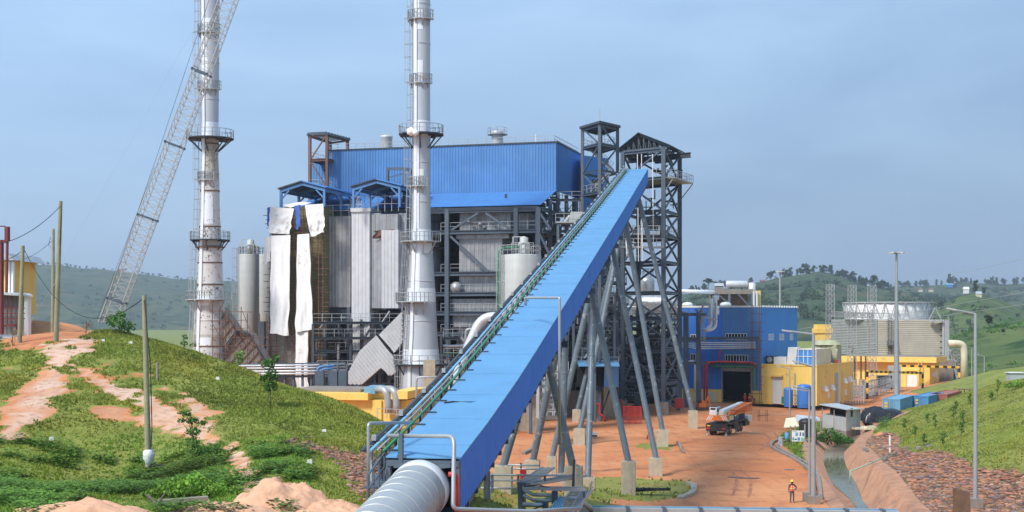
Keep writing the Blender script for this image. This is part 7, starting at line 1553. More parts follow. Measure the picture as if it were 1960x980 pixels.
# ------------------------------------------------------------------ lamps and masts
def lamp(label, px, ytop, ybase, tips, Y=None, r=.09):
    g_ = W(px, ybase, Y); g_.z = min(g_.z, gz_(g_.x, g_.y) + .5) if abs(g_.z - gz_(g_.x, g_.y)) < 1.5 else g_.z; t = T('street_lamp', label, 'street lamp', g_); top = W(px, ytop, Y); mb = MB(); mb.tube(g_ - Vector((0, 0, .3)), top, r * 1.35, 12, r * .8); mb.build('pole_shaft', M['galv'], t)
    mb = MB(); mb.box(g_ + Vector((0, 0, .25)), (.9, .9, .8)); mb.build('footing', M['conc_dk'], t)
    for (tx, ty, dy) in tips:
        e = W(tx, ty, Y); a = W(px, ytop + dy, Y); m_ = a.lerp(e, .75); mb = MB(); mb.tube(a, m_, r * .6, 8, r * .5); arm = mb.build('lamp_arm', M['galv'], t); d = (e - m_).normalized(); mb = MB(); mb.beam(m_ - d * .1, e, .28, .12); mb.beam(m_ + d * .1 - Vector((0, 0, .08)), e - d * .1 - Vector((0, 0, .08)), .2, .04); mb.build('lamp_head', M['lamp'], arm)
lamp('tallest street lamp with arm pointing left, on a block by the yard drain', 1557, 640, 964, [(1497, 632, 0), (1516, 690, 62)], 104, .15)
lamp('shorter twin arm street lamp just left of the tallest one', 1549, 746, 958, [(1516, 738, 0), (1515, 744, 3)], 105.5, .09)
lamp('slim street lamp in the yard in front of the closed roller door', 1511.5, 706, 808, [(1486, 700, 0)], 184, .09)
lamp('street lamp on the stone bank at the right', 1867, 601, 970, [(1813, 590, 0)], 100, .14)
lamp('distant street lamp beside the cream pipe', 1860, 666, 734, [(1846, 663, 0)], 285, .1); lamp('distant street lamp right of the cream pipe', 1884, 682, 745, [(1868, 677, 0)], 262, .1)
lamp('thin street lamp in front of the yellow workshop side', 1606, 690, 778, [(1592, 676, 0)], 212, .06)
hm = T('high_mast', 'tall floodlight mast rising from behind the blue containers', 'light mast', base_at(1717, 205)); c = Vector(base_at(1716, 205)); mb = MB(); mb.tube(c, c + Vector((0, 0, zl(484, 205))), .52, 16, .17); mb.build('mast_shaft', M['galv'], hm); top = c + Vector((0, 0, zl(484, 205)))
mb = MB(); mb.lathe(top, [(.6, -.1), (.62, .1), (.01, .15)], 14); mb.build('mast_head', M['steel'], hm)
for i in range(8): a = i * math.pi / 4; d = Vector((math.cos(a), math.sin(a), 0)); mb = MB(); mb.beam(top, top + d * .75, .08); mb.box(top + d * 1.0 + Vector((0, 0, .02)), (.5, .4, .22), rz=a); mb.build('floodlight', M['lamp'], hm)
hm = T('high_mast', 'distant floodlight mast above the roof of the blue hall', 'light mast', base_at(1493, 300)); c = Vector(base_at(1493, 300)); mb = MB(); mb.tube(c, c + Vector((0, 0, zl(520, 300))), .36, 12, .2); mb.build('mast_shaft', M['galv'], hm); top = c + Vector((0, 0, zl(520, 300))); mb = MB()
for i in range(6): a = i * math.pi / 3; mb.box(top + Vector((math.cos(a), math.sin(a), 0)) * .8, (.5, .4, .2), rz=a)
mb.lathe(top, [(.9, -.1), (.9, 0), (.01, .01)], 12); mb.build('floodlight_ring', M['lamp'], hm)
for (x0, y0, x1, y1, lab) in ((1530, 690, 1960, 560, 'faint upper power line crossing the hills at the right'), (1540, 694, 1960, 583, 'faint lower power line crossing the hills at the right'), (1780, 530, 1962, 495, 'power line entering the sky at the right edge')):
    pipe('power_line', lab, [(x0, y0 - (60 if x0 < 1600 else 0), 330), ((x0 + x1) / 2, (y0 - (60 if x0 < 1600 else 0) + y1) / 2 + 3, 300), (x1, y1, 270)], .035, 'rail', cat='wire', n=4)

# ------------------------------------------------------------------ yard objects on the right
sh = T('hut', 'silver sheet hut with open window slots and sloping roof', 'hut', W(1610, 824, 172)); Y = 168; s_ = Y / FPX
p0, p1_, p2_, p3_ = W(1574, 821, 172), W(1620, 828, 166), W(1647, 823, 170), W(1603, 818, 177)
for q in (p0, p1_, p2_, p3_): q.z = .35
mb = MB(); h1, h2 = 1.75, 2.6
mb.corr(p0, p1_ - p0, (0, 0, h1), (-.1, -1, 0), .3, .02); mb.corr(p1_, p2_ - p1_, (0, 0, h2 + .1), (1, -1, 0), .3, .02); mb.hexa([p0 + Vector((.02, .05, 0)), p1_ + Vector((-.02, .05, 0)), p2_ + Vector((-.1, 0, 0)), p3_], [v + Vector((0, 0, h1 - .05)) for v in (p0 + Vector((.02, .05, 0)), p1_ + Vector((-.02, .05, 0)), p2_ + Vector((-.1, 0, 0)), p3_)]); mb.build('wall', M['iron'], sh)
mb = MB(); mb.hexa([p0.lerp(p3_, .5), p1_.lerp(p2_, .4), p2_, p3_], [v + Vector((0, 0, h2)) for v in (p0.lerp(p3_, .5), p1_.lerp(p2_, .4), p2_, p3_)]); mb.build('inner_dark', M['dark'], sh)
mb = MB(); [mb.beam(v, v + Vector((0, 0, h2)), .12) for v in (p0, p0.lerp(p1_, .5), p1_, p3_)]; mb.build('post', M['plank'], sh)
mb = MB(); c_ = (p0 + p1_ + p2_ + p3_) / 4; rr_ = [c_ + (v - c_) * 1.18 for v in (p0, p1_, p2_, p3_)]; hh_ = (2.95, 2.75, 2.5, 2.7); mb.hexa([v + Vector((0, 0, h)) for v, h in zip(rr_, hh_)], [v + Vector((0, 0, h + .1)) for v, h in zip(rr_, hh_)]); mb.build('roof', M['iron'], sh)
mb = MB(); mb.box(p1_.lerp(p2_, .35) + Vector((.02, -.06, 2.3)), (.42, .12, 1.1), rz=.9); mb.build('window_slot', M['dark'], sh); mb = MB(); mb.hexa([v + Vector((0, 0, -.8)) for v in (p0, p1_, p2_, p3_)], [v + Vector((0, 0, -.01)) for v in (p0, p1_, p2_, p3_)]); mb.build('base_slab', M['conc_dk'], sh)
# heap under black plastic
mb = MB(); mb.sm = True; V, F = [], []; cx = W(1690, 810, 186)
for j in range(20):
    for i in range(46):
        a, b = i / 45 * 2 - 1, j / 19 * 2 - 1; x = a * 3.1; y = b * 1.9; e = max(0, 1 - a ** 4) * max(0, 1 - b ** 4); h = e ** .45 * (1.9 + .8 * mnoise.noise(Vector((a * 2.5, b * 1.6, 1))) + .35 * abs(mnoise.noise(Vector((a * 9 + b * 3, b * 6, 4)))) - .3 * abs(mnoise.noise(Vector((a * 17 - b * 6, b * 9, 8)))))
        V.append(Vector((cx.x + x + .12 * mnoise.noise(Vector((a * 9, b * 7, 9))), cx.y + y, max(h, 0) - .05)))
for j in range(19):
    for i in range(45): k = j * 46 + i; F.append((k, k + 1, k + 47, k + 46))
mb.add(V, F); o = mb.build('covered_heap', M['plastic']); tag(o, 'long heap under crumpled black plastic beside the silver hut', 'heap')
def container(label, pl, pm, pr, yt, yb, Ynear, mk, mark=True, group=None, rot=0):
    a = W(pl, yb, Ynear * 1.01); b = W(pm, yb, Ynear); c = W(pr, yb, Ynear * 1.05); 
    for q in (a, b, c): q.z = 0.05
    w_ = (b - a); L_ = (c - b); L_ = L_.normalized() * max(L_.length, 4.5); d = a + L_; H = 2.6; t = T('container', label, 'container', b, group)
    n1 = Vector((w_.y, -w_.x, 0)).normalized(); n2 = Vector((L_.y, -L_.x, 0)).normalized(); mb = MB(); mb.corr(a, w_, (0, 0, H), n1, .3, .04); mb.corr(b, L_, (0, 0, H), n2, .3, .04); mb.hexa([v for v in (a + L_ * .001, b, c_ if False else b + L_, d)], [v + Vector((0, 0, H - .01)) for v in (a, b, b + L_, d)]); mb.build('shell', M[mk], t)
    mb = MB(); [mb.beam(v, v + Vector((0, 0, H + .03)), .16) for v in (a, b, b + L_, d)]; [mb.beam(p + Vector((0, 0, z)), q + Vector((0, 0, z)), .14) for z in (.08, H) for p, q in ((a, b), (b, b + L_), (b + L_, d), (d, a))]; mb.build('frame', M[mk], t)
    mb = MB(); [mb.beam(a.lerp(b, f) + n1 * .08 + Vector((0, 0, .2)), a.lerp(b, f) + n1 * .08 + Vector((0, 0, H - .2)), .05) for f in (.35, .46, .56, .68)]; mb.build('door_bar', M[mk], t)
    if mark:
        for z in (1.95, 1.5): mb = MB(); q = a.lerp(b, .22) + n1 * .1 + Vector((0, 0, z)); mb.beam(q - w_.normalized() * .22, q + w_.normalized() * .22, .02, .32); mb.build('label_plate', M['hazard'], t)
container('faded pale blue container nearest the floodlight mast', 1690, 1722, 1748, 760, 797, 193, 'contblue'); container('deeper blue container standing between the pale blue and red ones', 1750, 1776, 1806, 758, 790, 200, 'contblue2'); container('rust red container half hidden by the grass bank', 1781, 1812, 1840, 762, 790, 205, 'contred', mark=False)
mb = MB(); L3(mb, (1752, 778, 192), (1760, 797, 192), .12); o = mb.build('plank', M['white']); tag(o, 'pale plank leaning between the two blue containers', 'plank'); mb = MB(); a = W(1777, 795, 193); mb.hexa([a, a + Vector((.9, 0, 0)), a + Vector((1.1, .6, 0)), a + Vector((.2, .6, 0))], [v + Vector((.3, .2, 1.4)) for v in (a, a + Vector((.7, 0, 0)), a + Vector((.8, .3, 0)), a + Vector((.2, .3, 0)))]); o = mb.build('board', M['white']); tag(o, 'white board tilted against the rust red container', 'board')
t = T('steel_bench', 'brown steel trestle frame behind the rust red container', 'frame', W(1845, 757, 232)); mb = MB(); a, b = W(1826, 744, 232), W(1866, 746, 232); mb.beam(a, b, .8, .15); [mb.beam(a.lerp(b, f), a.lerp(b, f) - Vector((0, 0, 1.9)), .16) for f in (0, .25, .5, .75, 1)]; mb.build('frame_members', M['brown'], t)
t = T('sheet_hut', 'small grey sheet hut near the right edge on the grass bank', 'hut', W(1942, 735, 205)); c = onground(1942, 742); c = W(1943, 738, 205); mb = MB(); mb.box(c + Vector((0, 0, .9)), (2.2, 1.8, 2.2)); mb.build('wall', M['iron'], t); mb = MB(); mb.box(c + Vector((0, 0, 2.05)), (2.6, 2.2, .1)); mb.build('roof', M['white'], t)
mb = MB(); b_ = onground(1696, 818); c = W(1696, 815, 176); mb.lathe(c, [(.22, 0), (.33, .75), (.36, .78), (.01, .72)], 16); o = mb.build('plastic_bin', M['contblue2']); tag(o, 'open topped blue plastic bin in front of the plastic covered heap', 'bin')
r6 = random.Random(6)
def rubble(label, name, cat, px, py, Y, n, sx, sy, s, mk, seed=1, z=None):
    r_ = random.Random(seed); c = W(px, py, Y); 
    if z is not None: c.z = z
    mb = MB()
    for i in range(n):
        p = c + Vector((r_.gauss(0, sx), r_.gauss(0, sy), 0)); q = s * r_.uniform(.5, 1.5); vs = []
        for k in range(8): vs.append(p + Vector(((k & 1) - .5, ((k >> 1) & 1) - .5, (k >> 2) * .7)) * q * r_.uniform(.7, 1.2) + Vector((0, 0, .02)))
        mb.add(vs, [(0, 2, 3, 1), (4, 5, 7, 6), (0, 1, 5, 4), (2, 6, 7, 3), (0, 4, 6, 2), (1, 3, 7, 5)])
    o = mb.build(name, M[mk]); return tag(o, label, cat, kind='stuff')
rubble('yellowish sacks and scrap heaped right of the silver hut', 'scrap_heap', 'scrap', 1658, 826, 167, 26, .9, .5, .42, 'cream', 3, .5); rubble('scattered scrap on the earth before the containers', 'scrap_heap', 'scrap', 1765, 798, 193, 22, 2.2, .6, .3, 'plank', 5, 0)
rubble('pale stones scattered along the grass toe above the pitching', 'stones', 'stones', 1800, 866, 128, 40, 5.0, 2, .28, 'conc_dk', 8, 1.9)

# shelter with water tank and notice board
st = T('shelter', 'low shelter with cream and grey sheet roof beside the black tank', 'shelter', W(1535, 850, 158)); mb = MB()
for x, y0, y1 in ((1513, 815, 850), (1522, 815, 846), (1563, 803, 850), (1571, 800, 846)): L3(mb, (x, y1, 158), (x, y0, 158), .12)
mb.build('post', M['plank'], st); mb = MB(); a, b = W(1500, 819, 158), W(1530, 817, 158); mb.hexa([a, b, b + Vector((0, 2.5, .9)), a + Vector((.8, 2.5, .9))], [v + Vector((0, 0, .08)) for v in (a, b, b + Vector((0, 2.5, .9)), a + Vector((.8, 2.5, .9)))]); mb.build('cream_roof', M['cream'], st)
mb = MB(); a, b = W(1519, 808, 160), W(1573, 806, 160); mb.hexa([a, b, b + Vector((0, 2, .3)), a + Vector((.8, 2, .7))], [v + Vector((0, 0, .08)) for v in (a, b, b + Vector((0, 2, .3)), a + Vector((.8, 2, .7)))]); mb.build('grey_roof', M['iron'], st)
tk = T('water_tank', 'black plastic water tank on a stand under the shelter roof', 'tank', W(1543, 850, 157)); c = W(1543, 836, 157); mb = MB(); pr2 = [(.01, 0), (.85, .02)]
for k in range(6): pr2 += [(.85, .1 + k * .32), (.9, .2 + k * .32), (.85, .3 + k * .32)]
mb.lathe(c, pr2 + [(.6, 2.15), (.3, 2.2), (.01, 2.25)], 26); mb.build('tank_shell', M['black'], tk); mb = MB(); [mb.beam(c + Vector((x, y, 0)), c + Vector((x * 1.1, y, -1.3)), .1) for x in (-.7, .7) for y in (-.5, .5)]; mb.beam(c + Vector((-.7, -.5, -.1)), c + Vector((.7, -.5, -1.2)), .08); mb.build('stand', M['hazard'], tk)
nb = T('notice_board', 'white notice board of small blue pictures on posts by the shelter', 'notice board', W(1528, 852, 150)); c = W(1528.5, 834.5, 150); mb = MB(); mb.box(c, (1.55, .05, 1.25)); mb.build('board', M['white'], nb)
for i, (x, z, w, h, mk) in enumerate(((-.22, .2, .3, .4, 'contblue'), (.2, .22, .12, .42, 'black'), (.55, .2, .28, .4, 'contblue2'), (-.62, -.32, .22, .34, 'contblue'), (-.32, -.38, .26, .14, 'black'), (.02, -.34, .28, .36, 'contblue2'), (.5, -.38, .48, .36, 'green2'), (-.45, .5, .5, .03, 'black'))): mb = MB(); mb.box(c + Vector((x, -.032, z)), (w, .012, h)); mb.build('picture', M[mk], nb)
mb = MB(); L3(mb, (1540.5, 862, 149.8), (1540.5, 812, 149.8), .12); L3(mb, (1517, 850, 150.2), (1517, 824, 150.2), .06); mb.build('post', M['galv'], nb)
mb = MB(); mb.lathe(W(1495, 853, 152), [(.3, -.1), (.32, 1.0), (.33, 1.02), (.01, 1.0)], 16); o = mb.build('drum', M['iron']); tag(o, 'grey drum standing at the bend of the yard drain', 'drum'); mb = MB(); mb.lathe(W(1506, 838, 156), [(.25, -.1), (.27, .6), (.01, .65)], 12); o = mb.build('drum', M['contblue2']); tag(o, 'small blue drum under the cream shelter roof', 'drum')
# red items and bits in the yard behind the legs
mk_ = lambda px, py, z=0.0: G(px, py, z)
t = T('red_gate', 'red mesh gate panel standing in the yard behind the legs', 'gate', G(1210, 811)); a, b = G(1193, 810), G(1227, 811); mb = MB(); h = 2.35
for f in (0, .33, .66, 1): mb.beam(a.lerp(b, f), a.lerp(b, f) + Vector((0, 0, h)), .1)
for z in (.1, h * .5, h): mb.beam(a + Vector((0, 0, z)), b + Vector((0, 0, z)), .1)
mb.build('gate_frame', M['red'], t); mb = MB()
for i in range(18): mb.beam(a.lerp(b, i / 17), a.lerp(b, i / 17) + Vector((0, 0, h)), .06, .02)
for z in np.linspace(.1, h, 9): mb.beam(a + Vector((0, .03, z)), b + Vector((0, .03, z)), .05, .02)
mb.build('gate_mesh', M['red'], t)
def gpipe(label, pts, r, mk='red', bend=.4): Yq = G(pts[-1][0], pts[-1][1]).y; return pipe('fire_pipe', label, [(x, y, Yq) for x, y in pts], r, mk, bend=bend, n=8)
gpipe('bent red pipe looping out of the earth left of the red gate', [(1134, 773), (1146, 773), (1148, 776), (1148, 794), (1156, 796), (1158, 806)], .14); gpipe('second red pipe rising over the top corner of the red gate', [(1182, 766), (1190, 766), (1192, 770), (1192, 800)], .13)
gpipe('lone red hydrant pipe near the leaning legs', [(1249, 818), (1249, 830), (1239, 832), (1239, 841)], .1, bend=.2)
t = T('pallet_stack', 'narrow stack of orange brown wooden pallets in the doorway shade', 'pallets', G(1210, 771)); c = G(1210, 770); mb = MB()
for i in range(13): mb.box(c + Vector((0, 0, .12 + i * .17)), (1.0, .9, .10))
mb.build('pallets', M['palletw'], t)
t = T('junction_box', 'small white topped black box on the earth behind the upright leg', 'box', G(1138, 838)); c = G(1138, 838); mb = MB(); mb.box(c + Vector((0, 0, .45)), (.6, .5, .5)); mb.beam(c, c + Vector((0, 0, .3)), .1); mb.build('box_body', M['white'], t); mb = MB(); mb.box(c + Vector((0, -.02, .25)), (.62, .5, .2)); mb.build('box_base', M['black'], t)
t = T('rebar_stakes', 'rusty bars crossed on stakes in the yard right of the crane', 'stakes', G(1460, 808)); mb = MB()
for x in (1451, 1454, 1466, 1469): g_ = G(x, 808 - (x % 3)); mb.beam(g_, g_ + Vector((0, 0, 1.6)), .07)
mb.beam(G(1450, 808) + Vector((0, 0, .9)), G(1472, 808) + Vector((0, 0, 1.0)), .1); mb.build('bars', M['rusty'], t)
t = T('black_netting', 'flat heap of black cable lying on the weedy patch', 'cable heap', G(1252, 941, .6)); mb = MB(); r7 = random.Random(8); c = G(1250, 940, .75)
for k in range(14): mb.path([c + Vector((-1.6 + r7.random() * 3, r7.gauss(0, .35), .1 + r7.random() * .12)) for _ in range(5)], .06, 5)
mb.build('cables', M['cable'], t)
for k, (x, y) in enumerate(((1110, 770), (1176, 758))):
    t = T('concrete_block', 'pale concrete block ' + ('left of the leaning leg bases in the shade' if k == 0 else 'at the foot of the dark steelwork'), 'block', G(x, y + 8)); mb = MB(); mb.box(G(x, y + 8) + Vector((0, 0, .6)), (1.2, 1, 1.3)); mb.build('block_body', M['concrete'], t)

# sand heaps and plank in the foreground
def mound(label, px, py, Y, rx, ry, h, seed, mk='sandm'):
    c = W(px, py, Y); c.z = gz_(c.x, c.y); V, F = [], []; n = 44
    for j in range(n):
        for i in range(n):
            a, b = i / (n - 1) * 2 - 1, j / (n - 1) * 2 - 1; e = max(0, 1 - (a * a + b * b)) ** .8; x, y = c.x + a * rx, c.y + b * ry
            z = e * h * (1 + .45 * mnoise.noise(Vector((a * 2.0, b * 2.0, seed))) + .22 * mnoise.noise(Vector((a * 6, b * 6, seed))) + .16 * mnoise.noise(Vector((a * 17, b * 17, seed)))); V.append((x, y, z))
    zz = tz(np.array([v[0] for v in V]), np.array([v[1] for v in V]), chan=False); V = [(v[0], v[1], float(zv) + v[2] - .12) for v, zv in zip(V, zz)]
    for j in range(n - 1):
        for i in range(n - 1): k = j * n + i; F.append((k, k + 1, k + n + 1, k + n))
    mb = MB(); mb.sm = True; mb.add(V, F); o = mb.build('sand_heap', M[mk]); tag(o, label, 'sand heap')
mound('peach coloured sand heap at the bottom centre left of the tube', 535, 968, 45, 1.9, 1.6, .85, 2); mound('low pinkish sand heap at the bottom left', 160, 990, 43, 2.6, 1.3, .55, 3); mound('small sand heap between the plank and the tube conveyor', 640, 975, 44, 1.5, 1.2, .45, 5); mound('flat sand heap in front of the grey plank', 420, 990, 43, 2.0, 1.2, .5, 7)
mb = MB(); a, b = onground(302, 972), onground(398, 966); mb.beam(a + Vector((0, 0, .18)), b + Vector((0, 0, .22)), .3, .14); o = mb.build('plank', M['plank']); tag(o, 'weathered grey plank lying in front of the green bush', 'plank'); mb = MB(); mb.beam(onground(282, 958) + Vector((0, 0, .2)), onground(300, 972) + Vector((0, 0, .1)), .09, .06); mb.beam(onground(298, 978) + Vector((0, 0, .1)), onground(318, 955) + Vector((0, 0, .25)), .05); o = mb.build('stick', M['bark']); tag(o, 'crossed brown sticks at the left end of the plank', 'sticks')
mb = MB(); g_ = onground(301, 729); mb.beam(g_ - Vector((0, 0, .2)), g_ + Vector((0, 0, 1.05)), .11); o = mb.build('marker_post', M['plank']); tag(o, 'short grey stake on the turf right of the nearest pole', 'post')
for i, (x, y) in enumerate(((98, 850), (197, 656), (250, 660), (416, 728), (620, 828), (592, 888))):
    g_ = onground(x, y); mb = MB(); q = g_ + Vector((0, 0, .1)); mb.hexa([q + Vector((-.12, 0, -.1)), q + Vector((.13, 0, -.1)), q + Vector((.1, .1, -.1)), q + Vector((-.1, .1, -.1))], [q + Vector((-.1, 0, .06)), q + Vector((.1, 0, .1)), q + Vector((.1, .1, .08)), q + Vector((-.06, .1, .05))]); o = mb.build('litter', M['white']); tag(o, ['white scrap of litter on the bare patch below the rut', 'white scrap standing on the turf by the red path', 'small white scrap near the crest of the bank', 'white scrap high on the turf slope', 'pale scrap near the top of the stone pitching', 'pale scrap near the foot of the stone pitching'][i], 'litter')

# wheel ruts and puddles
def ribbon(name, label, pp_, w, mk, dz=.03):
    P_ = [onground(*p) for p in pp_]; q = []
    for i, (a, b) in enumerate(zip(P_[:-1], P_[1:])): q += [a.lerp(b, k / 8) for k in range(8)]
    q.append(P_[-1]); q = [sum(q[max(0, i - 5):i + 6], Vector()) / len(q[max(0, i - 5):i + 6]) for i in range(len(q))]; V = []; n = len(q)
    for i, p in enumerate(q):
        d = (q[min(i + 1, n - 1)] - q[max(i - 1, 0)]).normalized(); nx = Vector((d.y, -d.x, 0)); e = w * (.3 + .7 * math.sin(math.pi * i / (n - 1)) ** .5) * (1 + .5 * mnoise.noise(p * .9))
        for s_ in (-1, -.33, .33, 1): v = p + nx * (e * s_ * (1 + .25 * mnoise.noise(p * 2 + Vector((s_, 0, 0))))); V.append((v.x, v.y, v.z))
    zz = tz(np.array([v[0] for v in V]), np.array([v[1] for v in V]), chan=False); V = [(v[0], v[1], float(z) + dz) for v, z in zip(V, zz)]; mb = MB(); mb.sm = True
    mb.add(V, [(i * 4 + j, i * 4 + j + 1, i * 4 + j + 5, i * 4 + j + 4) for i in range(n - 1) for j in range(3)]); struct(mb.build(name, M[mk]), label)
for k, pth in enumerate(([(1395, 958), (1412, 930), (1408, 905), (1385, 890)], [(1428, 962), (1440, 930), (1432, 908), (1410, 892)], [(1330, 905), (1380, 900), (1450, 902), (1540, 915)], [(1405, 882), (1440, 878), (1500, 884)], [(1240, 870), (1300, 862), (1370, 866), (1420, 860)], [(1445, 870), (1470, 850), (1475, 835), (1455, 820)], [(1465, 876), (1490, 852), (1492, 836), (1475, 822)], [(1415, 852), (1450, 850), (1490, 858)], [(1140, 905), (1180, 897), (1240, 898), (1300, 892)], [(1330, 800), (1380, 795), (1440, 790), (1500, 796)])): ribbon('wheel_rut', 'dark wheel rut in the red earth', pth, .17, 'rut', .02)
ribbon('puddle', 'shallow puddle across the yard', [(1385, 913), (1410, 915), (1440, 916), (1462, 916)], .42, 'puddle', .035); ribbon('puddle', 'small puddle near the drain', [(1500, 901), (1512, 900), (1524, 901)], .5, 'puddle', .035); ribbon('puddle', 'wet patch before the roller door', [(1440, 776), (1460, 778), (1485, 777)], .9, 'puddle', .04)

# ================================================================== VEHICLES AND PEOPLE
tc_ = T('truck_crane', 'white and orange truck crane parked in the yard, seen from behind', 'truck crane', (0, 0, 0)); hd = Vector((.436, .9, 0)).normalized(); rt_ = Vector((hd.y, -hd.x, 0)); O_ = Vector((26.75, 163.2, 0)) - rt_ * 1.3
def tl(x, y, z):
    if z > 1.55: z = 1.55 + (z - 1.55) * .8
    return O_ + hd * x + rt_ * y + Vector((0, 0, z))       # x forward from the tail, y right, z up
def tbox(mb, x0, x1, y0, y1, z0, z1, tx=0): return mb.hexa([tl(x0, y0, z0), tl(x0, y1, z0), tl(x1, y1, z0), tl(x1, y0, z0)], [tl(x0 + tx, y0, z1), tl(x0 + tx, y1, z1), tl(x1, y1, z1), tl(x1, y0, z1)])
mb = MB(); tbox(mb, .1, 11.2, -.55, .55, .75, 1.35); tbox(mb, .25, 9.8, -1.28, 1.28, 1.38, 1.52); tbox(mb, .0, .5, -1.3, 1.3, .55, 1.5); tbox(mb, 3.7, 5.6, .7, 1.28, .6, 1.36); tbox(mb, 3.7, 5.6, -1.28, -.7, .6, 1.36); tbox(mb, 8.9, 11.0, -1.25, 1.25, .6, 1.38); tbox(mb, 1.9, 3.4, -1.28, 1.28, 1.25, 1.375); mb.build('chassis', M['black'], tc_)
for x in (1.3, 2.65, 6.3, 7.65):
    for s in (-1, 1):
        c = tl(x, s * .95, .56); mb = MB(); mb.lathe(c, [(.34, -.17), (.52, -.17), (.57, -.12), (.57, .12), (.52, .17), (.34, .17)], 26, axis=rt_); w = mb.build('wheel', M['rubber'], tc_); mb = MB(); mb.lathe(c, [(.33, -.14), (.33, .14), (.26, .1), (.12, .17), (.01, .18)] if s > 0 else [(.01, -.18), (.12, -.17), (.26, -.1), (.33, -.14), (.33, .14), (.01, .14)], 22, axis=rt_); mb.build('rim', M['lamp'], w)
mb = MB(); tbox(mb, 9.3, 11.9, -1.28, -.1, 1.1, 2.45, 0); tbox(mb, 10.4, 11.9, -.1, 1.28, 1.1, 1.9); mb.build('driver_cab', M['white'], tc_); mb = MB(); tbox(mb, 9.5, 11.0, -1.3, -1.27, 1.75, 2.3); tbox(mb, 9.28, 9.31, -1.1, -.3, 1.75, 2.3); mb.build('cab_window', M['glass'], tc_)
mb = MB(); tbox(mb, .05, 1.5, -1.28, 1.28, 2.0, 2.75); mb.build('counterweight', M['orange'], tc_)
for y0, s in ((-1.27, 1), (.62, -1)):
    for k in range(3):
        yy = y0 + k * .24; mb = MB(); a = (0, .3) if s > 0 else (.3, 0); mb.add([tl(.035, yy + a[0], 2.03), tl(.035, yy + a[0] + .12, 2.03), tl(.035, yy + a[1] + .12, 2.72), tl(.035, yy + a[1], 2.72)], [(0, 1, 2, 3)]); mb.build('warning_stripe', M['white'], tc_)
mb = MB(); tbox(mb, 1.5, 4.6, -.7, .95, 1.75, 2.5); mb.lathe(tl(3.2, 0, 1.52), [(.8, 0), (.8, .24)], 24); mb.hexa([tl(1.6, -.2, 2.5), tl(1.6, .5, 2.5), tl(3.4, .5, 2.5), tl(3.4, -.2, 2.5)], [tl(1.7, -.2, 3.2), tl(1.7, .5, 3.2), tl(2.6, .5, 3.2), tl(2.6, -.2, 3.2)]); mb.build('turntable', M['cream'], tc_)
mb = MB(); tbox(mb, 1.2, 3.0, -1.25, -.3, 2.4, 3.2); tbox(mb, 1.2, 2.9, -1.22, -.33, 3.2, 3.95, .1); mb.build('operator_cab', M['white'], tc_); mb = MB(); tbox(mb, 1.24, 1.27, -1.1, -.45, 3.3, 3.85); tbox(mb, 1.5, 2.8, -.34, -.31, 3.25, 3.85); tbox(mb, 1.3, 2.9, -1.1, -.45, 3.955, 3.99); mb.build('cab_window', M['glass'], tc_)
def tbeam(mb, a, b, w, h=None): return mb.beam(tl(*a), tl(*b), w, h)
mb = MB(); tbeam(mb, (1.9, .1, 3.0), (10.6, .1, 3.6), .62, .75); mb.build('boom', M['white'], tc_); mb = MB(); tbeam(mb, (10.6, .1, 3.6), (11.2, .1, 3.65), .5, .6); tbeam(mb, (11.1, .1, 3.65), (11.6, .1, 3.4), .4, .3); tbeam(mb, (9.5, .1, 4.0), (11.3, .1, 4.0), .35, .2); mb.build('boom_head', M['white'], tc_)
mb = MB(); tbeam(mb, (2.2, .2, 2.3), (6.2, .15, 3.3), .3); mb.build('lift_cylinder', M['orange'], tc_)
mb = MB(); a, b = tl(4.6, .85, 2.9), tl(11.6, .85, 3.35); lattice(mb, a, b, .55, 1.0, 10, .12, .07, xdir=(0, 0, 1), style='s'); mb.beam(tl(3.2, .75, 2.9), a, .4, .35); mb.build('lattice_jib', M['orange'], tc_)
mb = MB(); tbox(mb, 9.6, 9.9, .2, .9, 1.5, 2.6); tbox(mb, 5.2, 6.4, -.3, .9, 1.55, 2.15); tbox(mb, 6.9, 8.4, -1.1, -.1, 1.55, 2.05); tbeam(mb, (9.75, .2, 1.5), (9.75, .1, 3.7), .2); mb.build('deck_gear', M['steel'], tc_)
for x in (.3, 5.0):
    for s in (-1, 1): mb = MB(); tbeam(mb, (x, s * 1.2, 1.0), (x, s * 1.2, .12), .13); mb.lathe(tl(x, s * 1.2, .1), [(.2, -.05), (.2, .03), (.06, .08)], 12); mb.build('outrigger', M['galv'], tc_)
for s in (-1, 1): mb = MB(); tbox(mb, -.03, .0, s * 1.0 - .22, s * 1.0 + .22, .82, .98); mb.build('tail_light', M['red'], tc_)
mb = MB(); tbox(mb, -.03, .0, -1.15, -.75, 1.15, 1.3); mb.build('number_plate', M['hazard'], tc_)
tc_.location = (O_.x, O_.y, 0)
for o in [c for c in bpy.data.objects if c.parent == tc_]: o.location = -Vector((O_.x, O_.y, 0))
